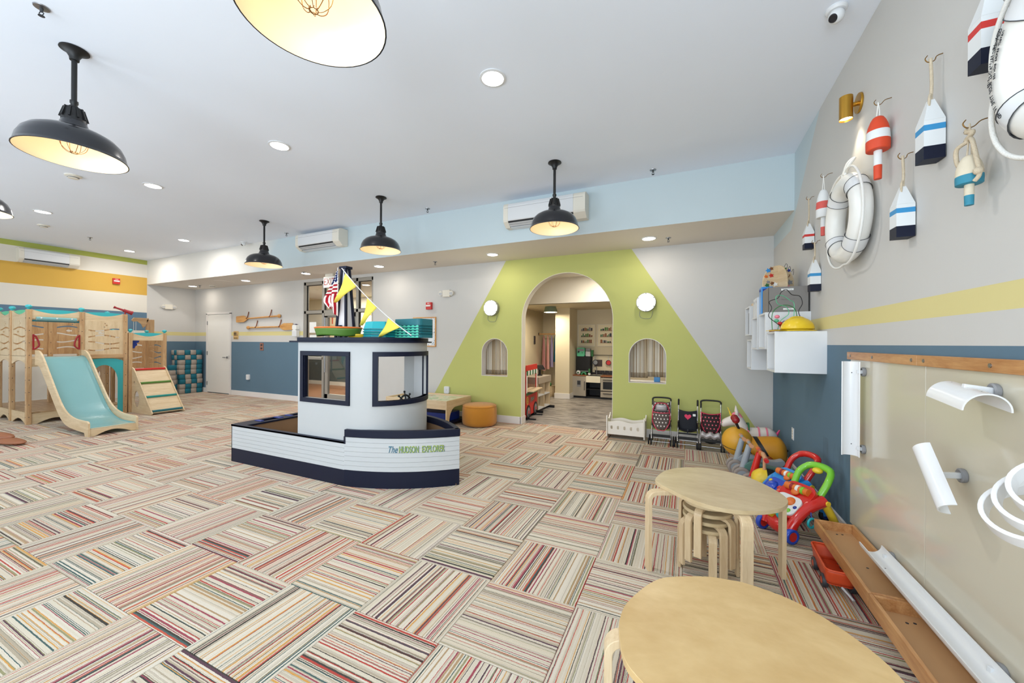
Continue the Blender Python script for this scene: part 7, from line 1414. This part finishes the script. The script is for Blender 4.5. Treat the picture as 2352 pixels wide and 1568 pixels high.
MB().box(-0.03, 0.03, -0.022, -0.019, -0.02, 0.06).build('screen', 'black_gloss', th_)
# dressing-up clothes
rl = thing('clothes_rail', 'wooden clothes rail in the niche beside the column', 'rail', (-3.38, 9.95, 1.62)); MB().cyl((-0.37, 0, 0), (0.38, 0, 0), 0.014, n=12).build('rod', 'oak', rl, smooth=40); MB().cyl((-0.37, 0, 0), (-0.36, 0, 0), 0.035, n=16).cyl((0.375, 0, 0), (0.385, 0, 0), 0.035, n=16).build('flange', 'dark_gray', rl)
M('dress_pink', (196, 140, 146), 0.7, var=0.2, vs=60); M('dress_rose', (224, 168, 160), 0.8); M('dress_lilac', (150, 140, 180), 0.8); M('dress_teal', (30, 110, 130), 0.7, var=0.2); M('dress_yellow', (222, 170, 40), 0.8); M('dress_aqua', (130, 190, 190), 0.8)
for kx, (x, z0, mt_, wd_, lb) in enumerate(((-3.60, 0.62, 'dress_pink', 0.15, 'sparkly dusty pink costume dress, leftmost on the rail'), (-3.48, 0.66, 'dress_rose', 0.11, 'long rose costume dress, second on the rail'), (-3.37, 0.72, 'dress_lilac', 0.12, 'lilac costume dress in the middle of the rail'), (-3.26, 0.86, 'dress_teal', 0.13, 'deep teal costume dress on the rail'), (-3.16, 0.95, 'dress_yellow', 0.13, 'yellow costume dress next to the aqua one'), (-3.07, 1.15, 'dress_aqua', 0.12, 'short aqua costume top, nearest the column'))):
    t = thing('costume_dress', lb, 'costume', (x, 9.95, z0), 0.5, 'dressing-up costumes'); H = 1.58 - z0
    def dr_(u, v, H=H, wd_=wd_, kx=kx):
        a = 2 * PI * u; wv = 1.0 + 0.10 * math.sin(6 * a + kx) * (1 - v); sh = 0.75 + 0.5 * (1 - v) if v < 0.72 else 0.75 * max(0.12, (1 - v) / 0.28) ** 0.5 + 0.1
        return (0.035 * sh * wv * math.cos(a), wd_ * sh * wv * math.sin(a), H * v)
    MB().grid(dr_, 28, 12, True).build('dress', mt_, t, smooth=180)
    MB().tube(spline([(0, -0.10, H - 0.03), (0, 0, H + 0.01), (0, 0.10, H - 0.03)], 4), 0.005, 6).tube(spline([(0, 0, H + 0.01), (0, 0, H + 0.03), (0, 0.012, 1.625 - z0 + 0.012), (0, 0.0, 1.64 - z0)], 4), 0.003, 6).build('hanger', 'oak', t, smooth=60)
bk = thing('woven_basket', 'pale woven basket of toys beside the column', 'basket', (-3.18, 9.35, 0)); MB().lathe([(0, 0.002), (0.10, 0.004), (0.125, 0.06), (0.13, 0.16), (0.115, 0.27), (0.118, 0.275), (0.108, 0.27), (0.11, 0.1), (0, 0.02)], 28).build('weave', M('basket_weave', (196, 176, 142), 0.9, var=0.25, vs=40, bump=0.8, bs=90), bk, smooth=60); MB().ell((-0.03, 0, 0.30), (0.05, 0.05, 0.06), 12, 8).build('green_toy', 'leaf', bk, smooth=180)
# ================================================================ LOBBY BEHIND THE GLASS
area('lobby_light', (-8.6, 7.4, 2.70), (0, 0, 0), 1.6, 1.2, 120, (1.0, 0.92, 0.80))
dl = downlight('lobby_downlight', 'downlight in the lobby seen through the right glass panel', -6.9, 6.75, 2.72, 5, (1.0, 0.92, 0.8), 'lens_soffit', 'soffit downlights')
M('art_cream', (222, 208, 176), 0.6); M('art_orange', (214, 96, 50), 0.6); M('art_brown', (150, 110, 80), 0.6)
for (x0, x1, z0, z1, lb, arts) in ((-10.31, -9.80, 1.857, 2.319, 'framed lobby picture with an orange arch shape', 1), (-9.73, -9.40, 1.84, 2.30, 'framed lobby picture with an orange block', 2), (-9.25, -9.02, 1.84, 2.30, 'framed narrow picture right of the orange block one', 0), (-10.31, -9.80, 1.36, 1.80, 'framed lobby picture below the arch one', 3), (-8.81, -8.51, 1.89, 2.20, 'framed white notice in the lobby seen at the far right pane', 0)):
    t, w, h = frame('lobby_picture', lb, 'picture', x0, x1, z0, z1, 8.60, 'oak', 'art_cream', 0.022, 'lobby pictures')
    if arts == 1: MB().shape([[(-0.16, 0.08), (-0.16, 0.3), (-0.1, 0.38), (0, 0.40), (0.14, 0.36), (0.16, 0.3), (0.10, 0.3), (0.08, 0.34), (0, 0.36), (-0.1, 0.28), (-0.1, 0.08)]], 0.002, mx_plane((0, -0.0105, 0), (1, 0, 0), (0, 0, 1))).build('shape', 'art_orange', t)
    if arts == 2: MB().box(-0.05, 0.1, -0.0125, -0.010, 0.1, 0.38).build('shape', 'art_orange', t)
    if arts == 3: MB().box(-0.12, 0.12, -0.0125, -0.010, 0.3, 0.38).build('shape', 'art_brown', t)
for x0, z0, h in ((-7.79, 1.57, 0.24), (-7.78, 1.38, 0.14)): tag(MB().box(0, 0.22, -0.002, 0, 0, h).build('paper_notice', 'label_white', None, (x0, YB + 0.053, z0)), 'white paper notice taped on the glass, %s one' % ('upper' if z0 > 1.5 else 'lower'), 'notice')
